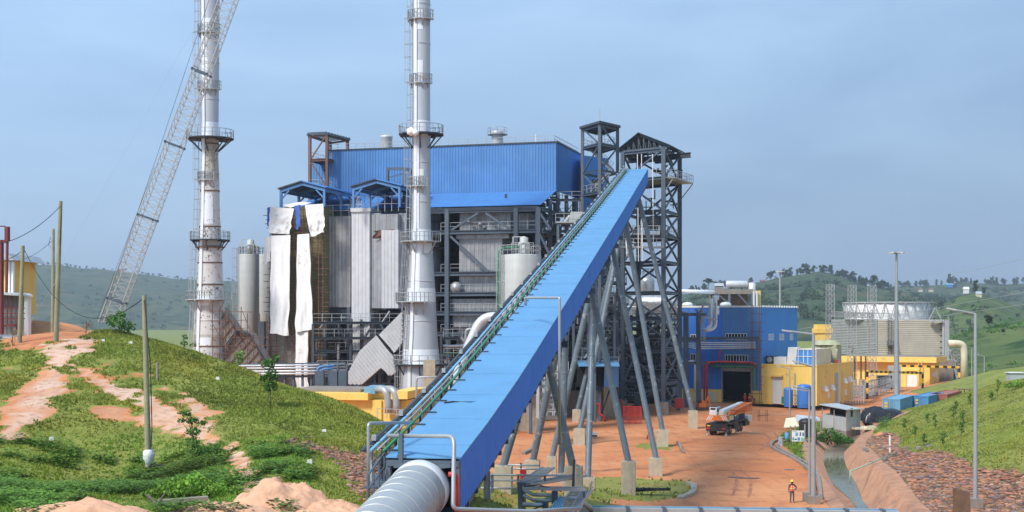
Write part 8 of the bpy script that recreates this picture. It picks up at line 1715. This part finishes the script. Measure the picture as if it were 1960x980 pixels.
# small excavator
ex = T('mini_excavator', 'small orange excavator standing left of the red fire pipes', 'excavator', (0, 0, 0)); e0 = G(1344, 786); mb = MB()
for s in (-.5, .5): mb.box(e0 + Vector((0, s, .25)), (1.9, .35, .5), rz=.2)
mb.build('track', M['rubber'], ex); mb = MB(); mb.box(e0 + Vector((-.1, 0, .9)), (1.2, 1.1, .7), rz=.2); mb.box(e0 + Vector((.1, 0, 1.45)), (.5, .8, .5)); mb.build('body', M['orange'], ex); mb = MB(); mb.beam(e0 + Vector((.4, 0, .9)), e0 + Vector((1.0, 0, 2.4)), .22); mb.beam(e0 + Vector((1.0, 0, 2.4)), e0 + Vector((1.25, 0, .8)), .18); mb.build('arm', M['orange'], ex); mb = MB(); mb.box(e0 + Vector((-.4, 0, 1.35)), (.6, .7, .5)); mb.beam(e0 + Vector((-.5, -.4, 1.2)), e0 + Vector((-.5, -.4, 2.3)), .05); mb.build('seat', M['black'], ex)

def person(label, foot, rz, pose='stand', top='vest', legs='trousers', hat='hardhat', under='trousers', h=1.74, group=None, lean=0.0):
    k = h / 1.74; J = {'pel': (0, 0, .96), 'spi': (0, 0, 1.12), 'che': (0, -.01, 1.34), 'nec': (0, 0, 1.49), 'hed': (0, -.02, 1.58), 'hd2': (0, -.02, 1.70),
         'ls': (.19, 0, 1.42), 'le': (.26, .03, 1.14), 'lw': (.27, -.06, .90), 'lh': (.26, -.09, .80), 'rs': (-.19, 0, 1.42), 're': (-.26, .03, 1.14), 'rw': (-.27, -.05, .90), 'rh': (-.26, -.08, .80),
         'lp': (.10, 0, .90), 'lk': (.12, -.03, .50), 'la': (.13, .02, .09), 'lt': (.14, -.16, .04), 'rp': (-.10, 0, .90), 'rk': (-.12, -.05, .50), 'ra': (-.13, .0, .09), 'rt': (-.14, -.18, .04)}
    if pose == 'bend':
        for n_, (x, y, z) in list(J.items()):
            if z > 1.0 or n_[1:] in ('e', 'w', 'h') and n_ != 'hed':
                dz = z - .96; J[n_] = (x, y - dz * .75, .96 + dz * .68)
        J['lh'] = (.2, -.42, .78); J['rh'] = (-.2, -.42, .78); J['lw'] = (.22, -.36, .86); J['rw'] = (-.22, -.36, .86); J['le'] = (.24, -.28, 1.02); J['re'] = (-.24, -.28, 1.02)
    elif pose == 'walk': J['lk'] = (.11, -.14, .52); J['la'] = (.12, -.12, .1); J['lt'] = (.13, -.28, .06); J['ra'] = (-.12, .15, .1); J['rt'] = (-.13, .0, .04); J['rk'] = (-.11, .02, .50)
    elif pose == 'hips': J['le'] = (.40, .06, 1.18); J['lw'] = (.22, -.06, 1.02); J['lh'] = (.17, -.1, 1.0)
    R_ = {'pel': .15, 'spi': .135, 'che': .165, 'nec': .062, 'hed': .085, 'hd2': .088, 'ls': .072, 'le': .050, 'lw': .038, 'lh': .042, 'rs': .072, 're': .050, 'rw': .038, 'rh': .042, 'lp': .098, 'lk': .068, 'la': .050, 'lt': .045, 'rp': .098, 'rk': .068, 'ra': .050, 'rt': .045}
    ns = list(J); E = [('pel', 'spi'), ('spi', 'che'), ('che', 'nec'), ('nec', 'hed'), ('hed', 'hd2'), ('che', 'ls'), ('ls', 'le'), ('le', 'lw'), ('lw', 'lh'), ('che', 'rs'), ('rs', 're'), ('re', 'rw'), ('rw', 'rh'), ('pel', 'lp'), ('lp', 'lk'), ('lk', 'la'), ('la', 'lt'), ('pel', 'rp'), ('rp', 'rk'), ('rk', 'ra'), ('ra', 'rt')]
    me = bpy.data.meshes.new('body_cage'); me.from_pydata([J[n_] for n_ in ns], [(ns.index(a), ns.index(b)) for a, b in E], []); ob = bpy.data.objects.new('body_cage', me); COL.objects.link(ob)
    sk = ob.modifiers.new('s', 'SKIN'); ob.modifiers.new('d', 'SUBSURF').levels = 1
    for i, n_ in enumerate(ns): me.skin_vertices[0].data[i].radius = (R_[n_], R_[n_] * (.72 if n_ in ('pel', 'spi', 'che') else 1)); me.skin_vertices[0].data[i].use_root = (n_ == 'pel')
    dg = bpy.context.evaluated_depsgraph_get(); m2 = bpy.data.meshes.new_from_object(ob.evaluated_get(dg)); bpy.data.objects.remove(ob)
    for m_ in (M['skin'], M[under], M[legs], M['black']): m2.materials.append(m_)
    jh = [Vector(J[a]) for a in ('lh', 'rh')]; nk = Vector(J['nec']); hdv = Vector(J['hed']); 
    for p in m2.polygons:
        c = p.center; p.use_smooth = True
        if c.z < .10: p.material_index = 3
        elif min((c - q).length for q in jh) < .09: p.material_index = 0
        elif (c - hdv).length < .17 and c.z > nk.z - .02: p.material_index = 0
        elif c.z < .97: p.material_index = 2
        else: p.material_index = 1
    body = T('person', label, 'person', foot, group); body.rotation_euler = (0, 0, rz); body.scale = (k,) * 3
    b = bpy.data.objects.new('body', m2); COL.objects.link(b); b.parent = body
    def lp(mb, name, mk): v = mb; me_ = bpy.data.meshes.new(name); me_.from_pydata([tuple(q) for q in v.v], [], v.f); me_.materials.append(M[mk]); me_.polygons.foreach_set('use_smooth', [True] * len(v.f)); o = bpy.data.objects.new(name, me_); COL.objects.link(o); o.parent = body; return o
    hc = Vector(J['hd2']); up = (hc - nk).normalized(); mb = MB(); mb.lathe(hc + up * .015, [(.165, -.012), (.17, .0), (.118, .015), (.11, .07), (.075, .115), (.01, .13)], 16, axis=up); mb.box(hc + Vector((0, -.15, .01)), (.16, .08, .015)); lp(mb, 'helmet', hat)
    if top:
        mb = MB(); a, b2 = Vector(J['pel']) + Vector((0, 0, -.02)), Vector(J['che']) + (Vector(J['nec']) - Vector(J['che'])) * .35; ax_ = (b2 - a); V = []
        for j in range(6):
            for i in range(16):
                t_ = 2 * math.pi * i / 16; w_ = (.185, .175, .178, .192, .20, .12)[j]; V.append(a + ax_ * j / 5 + Vector((math.cos(t_) * w_, math.sin(t_) * w_ * .74, 0)))
        mb.add(V, [(j * 16 + i, j * 16 + (i + 1) % 16, (j + 1) * 16 + (i + 1) % 16, (j + 1) * 16 + i) for j in range(5) for i in range(16)]); lp(mb, 'vest', top)
        mb = MB(); [mb.beam(a + ax_ * .45 + Vector((math.cos(2 * math.pi * i / 16) * .192, math.sin(2 * math.pi * i / 16) * .145, 0)), a + ax_ * .45 + Vector((math.cos(2 * math.pi * (i + 1) / 16) * .192, math.sin(2 * math.pi * (i + 1) / 16) * .145, 0)), .01, .05) for i in range(16)]
        for s in (-.09, .09): mb.beam(a + ax_ * .0 + Vector((s, -.145, 0)), a + ax_ * .9 + Vector((s, -.15, 0)), .035, .01)
        lp(mb, 'reflective_band', 'stripe')
    mb = MB(); fc = Vector(J['hed']) + up * .04; mb.box(fc + Vector((0, -.10, -.01)), (.025, .03, .045)); mb.box(fc + Vector((0, -.095, -.055)), (.05, .012, .012)); mb.box(fc + Vector((.09, .0, 0)), (.02, .03, .05)); mb.box(fc + Vector((-.09, .0, 0)), (.02, .03, .05)); lp(mb, 'face', 'skin'); mb = MB(); [mb.box(fc + Vector((s, -.09, .025)), (.025, .012, .014)) for s in (-.035, .035)]; lp(mb, 'eyes', 'dark')
    return body
g_ = onground(1516, 962); person('person in orange vest, dark trousers and yellow helmet standing alone in the yard', W(1516, 962, 104.5), 0.1, 'hips', 'vest', 'trousers')
gp_ = 'workers standing at the open roller door'
person('person in red overalls and yellow helmet standing apart at the dark doorway', G(1426, 773.5), .3, 'stand', None, 'redsuit', under='redsuit', group=gp_); person('person in orange jacket and yellow helmet, left one of the pair by the door frame', G(1435, 774), -.6, 'stand', 'vest', 'redsuit', under='vest', group=gp_)
person('person in dark red half hidden behind the pair at the door frame', G(1438.5, 771), 2.6, 'stand', None, 'redsuit', hat='redhat', under='redsuit', group=gp_); person('person in orange top bending slightly beside the door frame', G(1444, 773.5), -1.4, 'bend', 'vest', 'trousers', under='vest', group=gp_)
person('person in red helmet and dark clothes walking among scrap by the containers', G(1761, 800), .6, 'walk', 'contblue', 'trousers', hat='redhat', under='redsuit'); person('person in red helmet crouched beside the plastic covered heap', G(1723, 797), -.9, 'bend', None, 'redsuit', hat='redhat', under='redsuit')

# ================================================================== TREES AND SHRUBS
def stemmed(name, label, cat, base, h, blobs, size, seed, mk='leaf', stem_r=.05, branches=(), group=None, trunk='bark'):
    t = T(name, label, cat, base, group); mb = MB(); n = 6; pts_ = [Vector((math.sin(i * 1.3 + seed) * .04 * h * (i / n), math.cos(i * 1.7 + seed) * .03 * h * (i / n), h * i / n)) for i in range(n + 1)]; mb.path([Vector(base) + p - Vector((0, 0, .15 if p.z == 0 else 0)) for p in pts_], stem_r, 7)
    for b in blobs: mb.beam(Vector(base) + Vector((0, 0, h * min(.75, max(.15, b[2] / h * .6)))), Vector(base) + Vector(b[:3]), stem_r * .7)
    mb.build('trunk', M[trunk], t); V, F, Tn = crown(blobs, size, seed); o = tri_mesh('crown', V, F, Tn, M[mk], t); return t
def tree_proto(seed, h, style):
    r_ = random.Random(seed); bl = []
    if style == 'round':
        for i in range(9): a = r_.random() * 6.28; q = r_.random() * h * .3; bl.append((math.cos(a) * q, math.sin(a) * q, h * (.45 + .45 * r_.random()), h * r_.uniform(.10, .22), 60, .8))
    elif style == 'flat':
        for i in range(9): a = r_.random() * 6.28; q = r_.random() * h * .5; bl.append((math.cos(a) * q, math.sin(a) * q, h * (.72 + .2 * r_.random()), h * r_.uniform(.12, .2), 50, .45))
    else:
        for i in range(8): z = .3 + .65 * i / 7; a = r_.random() * 6.28; bl.append((math.cos(a) * h * .08, math.sin(a) * h * .08, h * z, h * (.2 - .1 * z), 50, 1.1))
    return bl
TL = {'round': ('ridge_tree', 'small dark round tree on the skyline of the hills'), 'flat': ('ridge_tree', 'small dark flat topped tree on the skyline of the hills'), 'tall': ('ridge_tree', 'small dark narrow tree on the skyline of the hills')}
protos = {}
def ridge_tree(px, py, Y, h, style, seed):
    b = W(px, py, Y); s_ = 10.0
    k = (style, seed % 3)
    if k not in protos:
        t = stemmed('ridge_tree', TL[style][1], 'tree', b, s_, tree_proto(seed % 3 + 10, s_, style), .5, seed % 3 + 40, 'leafdk', .22, group=style + ' trees along the ridges'); protos[k] = t; t.scale = (h / s_,) * 3
    else:
        t = copy_tree(protos[k], b, scale=h / s_, rz=(seed * 37 % 360) * .0174)
r8 = random.Random(11)
def sil_y(S_, px): return float(np.interp(px, [a for a, _ in sorted(S_)], [b for _, b in sorted(S_)]))
for i in range(62):
    px = 20 + i * 9.2 + r8.uniform(-5, 5); ridge_tree(px, sil_y(SIL_L, px) + 2.5, 2890, r8.uniform(6, 11), r8.choice(('round', 'round', 'flat')), r8.randrange(99))
for i in range(46):
    px = r8.choice((r8.uniform(1480, 1690), r8.uniform(1310, 1700))); ridge_tree(px, sil_y(SIL_R1, px) + r8.uniform(2, 9), 1480, r8.uniform(7, 14), r8.choice(('round', 'round', 'tall')), r8.randrange(99))
for i in range(58):
    px = r8.uniform(1640, 1975); ridge_tree(px, sil_y(SIL_R2, px) + r8.uniform(2, 5), 2280, r8.uniform(8, 16), r8.choice(('round', 'tall', 'round')), r8.randrange(99))
def lone(label, px, py, Y, h, style='round', seed=3): b = W(px, py, Y); return stemmed('tree', label, 'tree', b, h, tree_proto(seed, h, style), h * .07, seed, 'leafdk', h * .022)
lone('flat topped dark tree on the skyline above the rooftop room', 1356, 556, 900, 8.5, 'flat', 21); lone('thin small tree left of the flat topped skyline tree', 1332, 556, 900, 3.6, 'tall', 22); lone('dense rounded tree group left on the wooded hill crest', 1476, 540, 1400, 13, 'round', 23); lone('broad dark tree on the very top of the wooded hill', 1544, 528, 1470, 14, 'round', 24); lone('dark spreading tree on the wooded hill crest left of the lattice masts', 1575, 528, 1470, 13, 'round', 25)
lone('dark rounded tree beyond the cooling tower, between the masts', 1671, 552, 1350, 14, 'round', 26); lone('dark tree at the foot of the pale hill beyond the cream pipe', 1892, 628, 428, 4.2, 'round', 27); lone('small dark bush high on the grassy bank at the right', 1921, 640, 400, 1.9, 'round', 28); lone('dark tree on the far slope above the pale green hill', 1868, 562, 1000, 10, 'tall', 29); lone('small dark tree right of the white roofed hill house', 1884, 565, 990, 6, 'round', 30); lone('conical dark tree on the skyline near the right edge', 1817, 546, 1900, 16, 'tall', 31)
# scrub over the hillsides as one mass each
for nm, cnt, s_, lab in (('hills', 900, 3.2, 'dark scrub dotted over the long left ridge'), ('hills.002', 1100, 2.8, 'woods covering the hill behind the turbine hall'), ('hills.001', 700, 3.4, 'scrub on the far right ridge'), ('hills.003', 160, 2.0, 'scrub on the pale green hill'), ('hills.004', 240, .75, 'bushes on the grassy bank beyond the cooling tower')):
    ob = bpy.data.objects[nm]; n_ = len(ob.data.vertices); co = np.empty(n_ * 3, np.float32); ob.data.vertices.foreach_get('co', co); co = co.reshape(-1, 3); q = np.random.RandomState(cnt); pxs = 980 + co[:, 0] * FPX / co[:, 1]; ok = np.where((pxs > -60) & (pxs < 2020) & (fbm(co[:, 0] / (s_ * 22), co[:, 1] / (s_ * 40), 3, 5) > -.06))[0]; ids = q.choice(ok, cnt); Vs, Ts = [], []
    for j in ids:
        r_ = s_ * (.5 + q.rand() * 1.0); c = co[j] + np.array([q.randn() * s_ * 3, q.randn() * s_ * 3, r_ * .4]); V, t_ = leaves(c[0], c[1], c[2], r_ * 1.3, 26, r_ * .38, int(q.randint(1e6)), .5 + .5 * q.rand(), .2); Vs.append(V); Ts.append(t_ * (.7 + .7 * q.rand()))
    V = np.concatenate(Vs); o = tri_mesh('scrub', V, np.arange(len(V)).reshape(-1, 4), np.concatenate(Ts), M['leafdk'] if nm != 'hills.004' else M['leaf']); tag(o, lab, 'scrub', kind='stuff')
# near shrubs
def bush(label, px, py, blobs, size, seed, mk='leaf', name='bush', h=.6, Y=None, cat='bush'):
    g_ = onground(px, py) if Y is None else W(px, py, Y); return stemmed(name, label, cat, g_, h, blobs, size, seed, mk, .025)
bush('dense bright green bush at the foot of the nearest pole', 365, 958, [(0, 0, .45, .95, 620, .55), (-.8, .1, .3, .7, 380, .5), (.8, 0, .25, .8, 380, .45), (1.5, .1, .15, .6, 220, .45), (-1.4, .1, .2, .5, 180, .5)], .085, 3, 'lush', h=.6)
bush('feathery sapling standing behind the nearest pole', 368, 890, [(0, 0, 1.0, .42, 150, .7), (.05, 0, 1.5, .45, 170, .5), (0, 0, 2.0, .36, 130, .5), (-.3, 0, 2.35, .3, 90, .4), (.25, 0, .6, .4, 130, .6), (.5, 0, 1.9, .22, 60, .5), (-.55, .1, 2.0, .25, 60, .4)], .07, 4, 'leaf', 'sapling', 2.3, cat='sapling')
bush('low dark shrub right of the feathery sapling', 408, 880, [(0, 0, .4, .5, 160, .7), (.5, 0, .3, .4, 110, .6)], .07, 5, 'leaf', h=.5)
bush('leafy sapling with white flowers on the crest before the pipe rack', 517, 783, [(0, 0, 1.2, .45, 130, .8), (.1, 0, 1.8, .5, 150, .7), (-.1, 0, 2.4, .42, 110, .8), (.35, 0, 2.7, .2, 40, 1), (-.4, 0, 1.6, .25, 50, .6)], .10, 6, 'leaf', 'sapling', 2.6, cat='sapling')
bush('round dark bush on the crest under the crane boom', 228, 640, [(0, 0, .7, .75, 240, .8), (.6, 0, .5, .55, 150, .8), (-.5, 0, .9, .5, 120, .8), (.1, 0, 1.3, .4, 80, .6)], .10, 7, 'leaf', h=1.0)
bush('sparse pale stalks beside the dark crest bush', 165, 650, [(0, 0, .6, .35, 50, 1.3), (.2, 0, 1.1, .25, 30, 1.2)], .07, 8, 'dry', 'dry_plant', 1.2, cat='dry plant'); bush('sparse dry stalks by the foot of the short wooden pole', 24, 662, [(0, 0, .5, .35, 60, 1.2), (.1, 0, .9, .25, 30, 1.0)], .06, 9, 'dry', 'dry_plant', 1.0, cat='dry plant')
bush('pale upright agave like plant on the crest left of the flowering sapling', 455, 703, [(0, 0, .5, .35, 60, 1.6), (.3, 0, .8, .2, 20, 1.4)], .12, 10, 'lush', 'agave', .9, cat='plant'); bush('small sapling on the crest before the left chimney', 352, 672, [(0, 0, .5, .3, 60, .8), (.1, 0, .9, .25, 40, .7), (.6, 0, .4, .3, 50, .6)], .07, 12, 'leaf', 'sapling', 1.1, cat='sapling')
bush('small weed tuft sprouting from the block of the upright leg', 1131, 936, [(0, 0, .2, .25, 60, 1.0), (.1, 0, .5, .15, 25, 1)], .05, 13, 'leaf', 'weed_tuft', .4, 104, cat='plant')
bush('dense dark bush between the notice board and the silver hut', 1590, 850, [(0, 0, 1.0, 1.3, 480, .8), (1.1, 0, .6, 1.0, 260, .7), (-1.0, 0, .8, .8, 200, .8), (2.2, 0, .4, .7, 140, .6)], .16, 14, 'leaf', h=1.2, Y=157)
bush('bright green bush below the plastic covered heap', 1722, 830, [(0, 0, .7, 1.0, 240, .7), (.9, 0, .5, .8, 150, .7), (-1.0, 0, .3, .7, 100, .6)], .14, 15, 'lush', h=.9, Y=168)
bush('bush on the skyline of the grass bank near the right edge', 1946, 745, [(0, 0, .5, .9, 220, .6), (1.0, 0, .4, .8, 150, .6), (-1.0, 0, .3, .5, 80, .6)], .12, 16, 'lush', h=.7)
SP = [(1730, 826, 1.5), (1752, 838, 1.3), (1768, 855, 1.2), (1791, 826, 1.8), (1806, 856, 1.4), (1824, 806, 1.7), (1840, 838, 1.5), (1858, 782, 1.6), (1829, 790, 1.3), (1909, 760, 1.9), (1898, 768, 1.0), (1775, 812, 1.2), (1843, 812, 1.3)]
lab_ = ['leftmost sapling low on the right grass bank', 'short sapling just above the white marker post', 'sapling near the stone edge left of the bank', 'taller sapling in the middle left of the bank', 'sapling close above the stone pitching', 'bushy sapling high in the middle of the bank', 'forked sapling in the centre of the bank', 'sapling just left of the right street lamp', 'small sapling near the skyline of the bank', 'tall slender sapling on the skyline right of the lamp', 'tiny sapling beside the tall skyline one', 'small sapling under the black heap on the bank', 'leaning sapling below the bushy one']
for i, (x, y, h) in enumerate(SP):
    g_ = onground(x, y); q = random.Random(i); bl = [(q.uniform(-.2, .2), q.uniform(-.1, .1), h * f, .28 * q.uniform(.7, 1.3), 34, .8) for f in (.4, .6, .8, .95)]; stemmed('sapling', lab_[i], 'sapling', g_, h, bl, .09, i + 60, 'leaf', .02, group='saplings planted on the right bank')
# houses on the hills
for i, (px, py, Y, w, wall, roof_, lab) in enumerate(((1376, 553, 920, 9, 'conc_dk', 'iron', 'grey house with low roof on the skyline beside the flat topped tree'), (1849, 559, 1000, 6, 'white', 'white', 'white roofed house on the pale green hill'), (1873, 568, 980, 6, 'cream', 'iron', 'small tan house right of the white roofed one'), (1817, 548, 1850, 14, 'blue_b', 'contblue', 'blue roofed house on the far ridge'), (1762, 557, 1800, 8, 'cream', 'brown', 'leftmost brown roofed house on the far ridge'), (1782, 557, 1800, 9, 'cream', 'brown', 'brown roofed house right of the leftmost one'), (1460, 542, 1480, 9, 'brown', 'brown', 'reddish house near the crest of the wooded hill'))):
    w *= .62; c = W(px, py, Y); t = T('hill_house', lab, 'house', c); mb = MB(); mb.box(c + Vector((0, 0, .5)), (w, w * .7, 3.4)); mb.build('wall', M[wall], t); mb = MB(); a = c + Vector((-w * .58, -w * .45, 2.1)); mb.add([a, a + Vector((w * 1.16, 0, 0)), a + Vector((w * 1.16, w * .9, 0)), a + Vector((0, w * .9, 0)), a + Vector((0, w * .45, 1.9)), a + Vector((w * 1.16, w * .45, 1.9))], [(0, 1, 5, 4), (2, 3, 4, 5), (0, 4, 3), (1, 2, 5), (0, 3, 2, 1)]); mb.build('roof', M[roof_], t)

# ================================================================== HAZE
hz = bpy.data.materials.new('haze'); hz.use_nodes = True; n_ = hz.node_tree; n_.nodes.remove(n_.nodes['Principled BSDF']); v = n_.nodes.new('ShaderNodeVolumePrincipled'); v.inputs['Color'].default_value = (.80, .90, 1.0, 1); v.inputs['Density'].default_value = HAZE; v.inputs['Anisotropy'].default_value = 0.2
n_.links.new(v.outputs[0], n_.nodes['Material Output'].inputs['Volume']); mb = MB(); mb.box((0, 4400, 190), (9400, 9600, 420)); o = mb.build('haze', hz); o['kind'] = 'stuff'; o['label'] = 'thin blue haze over the valley'
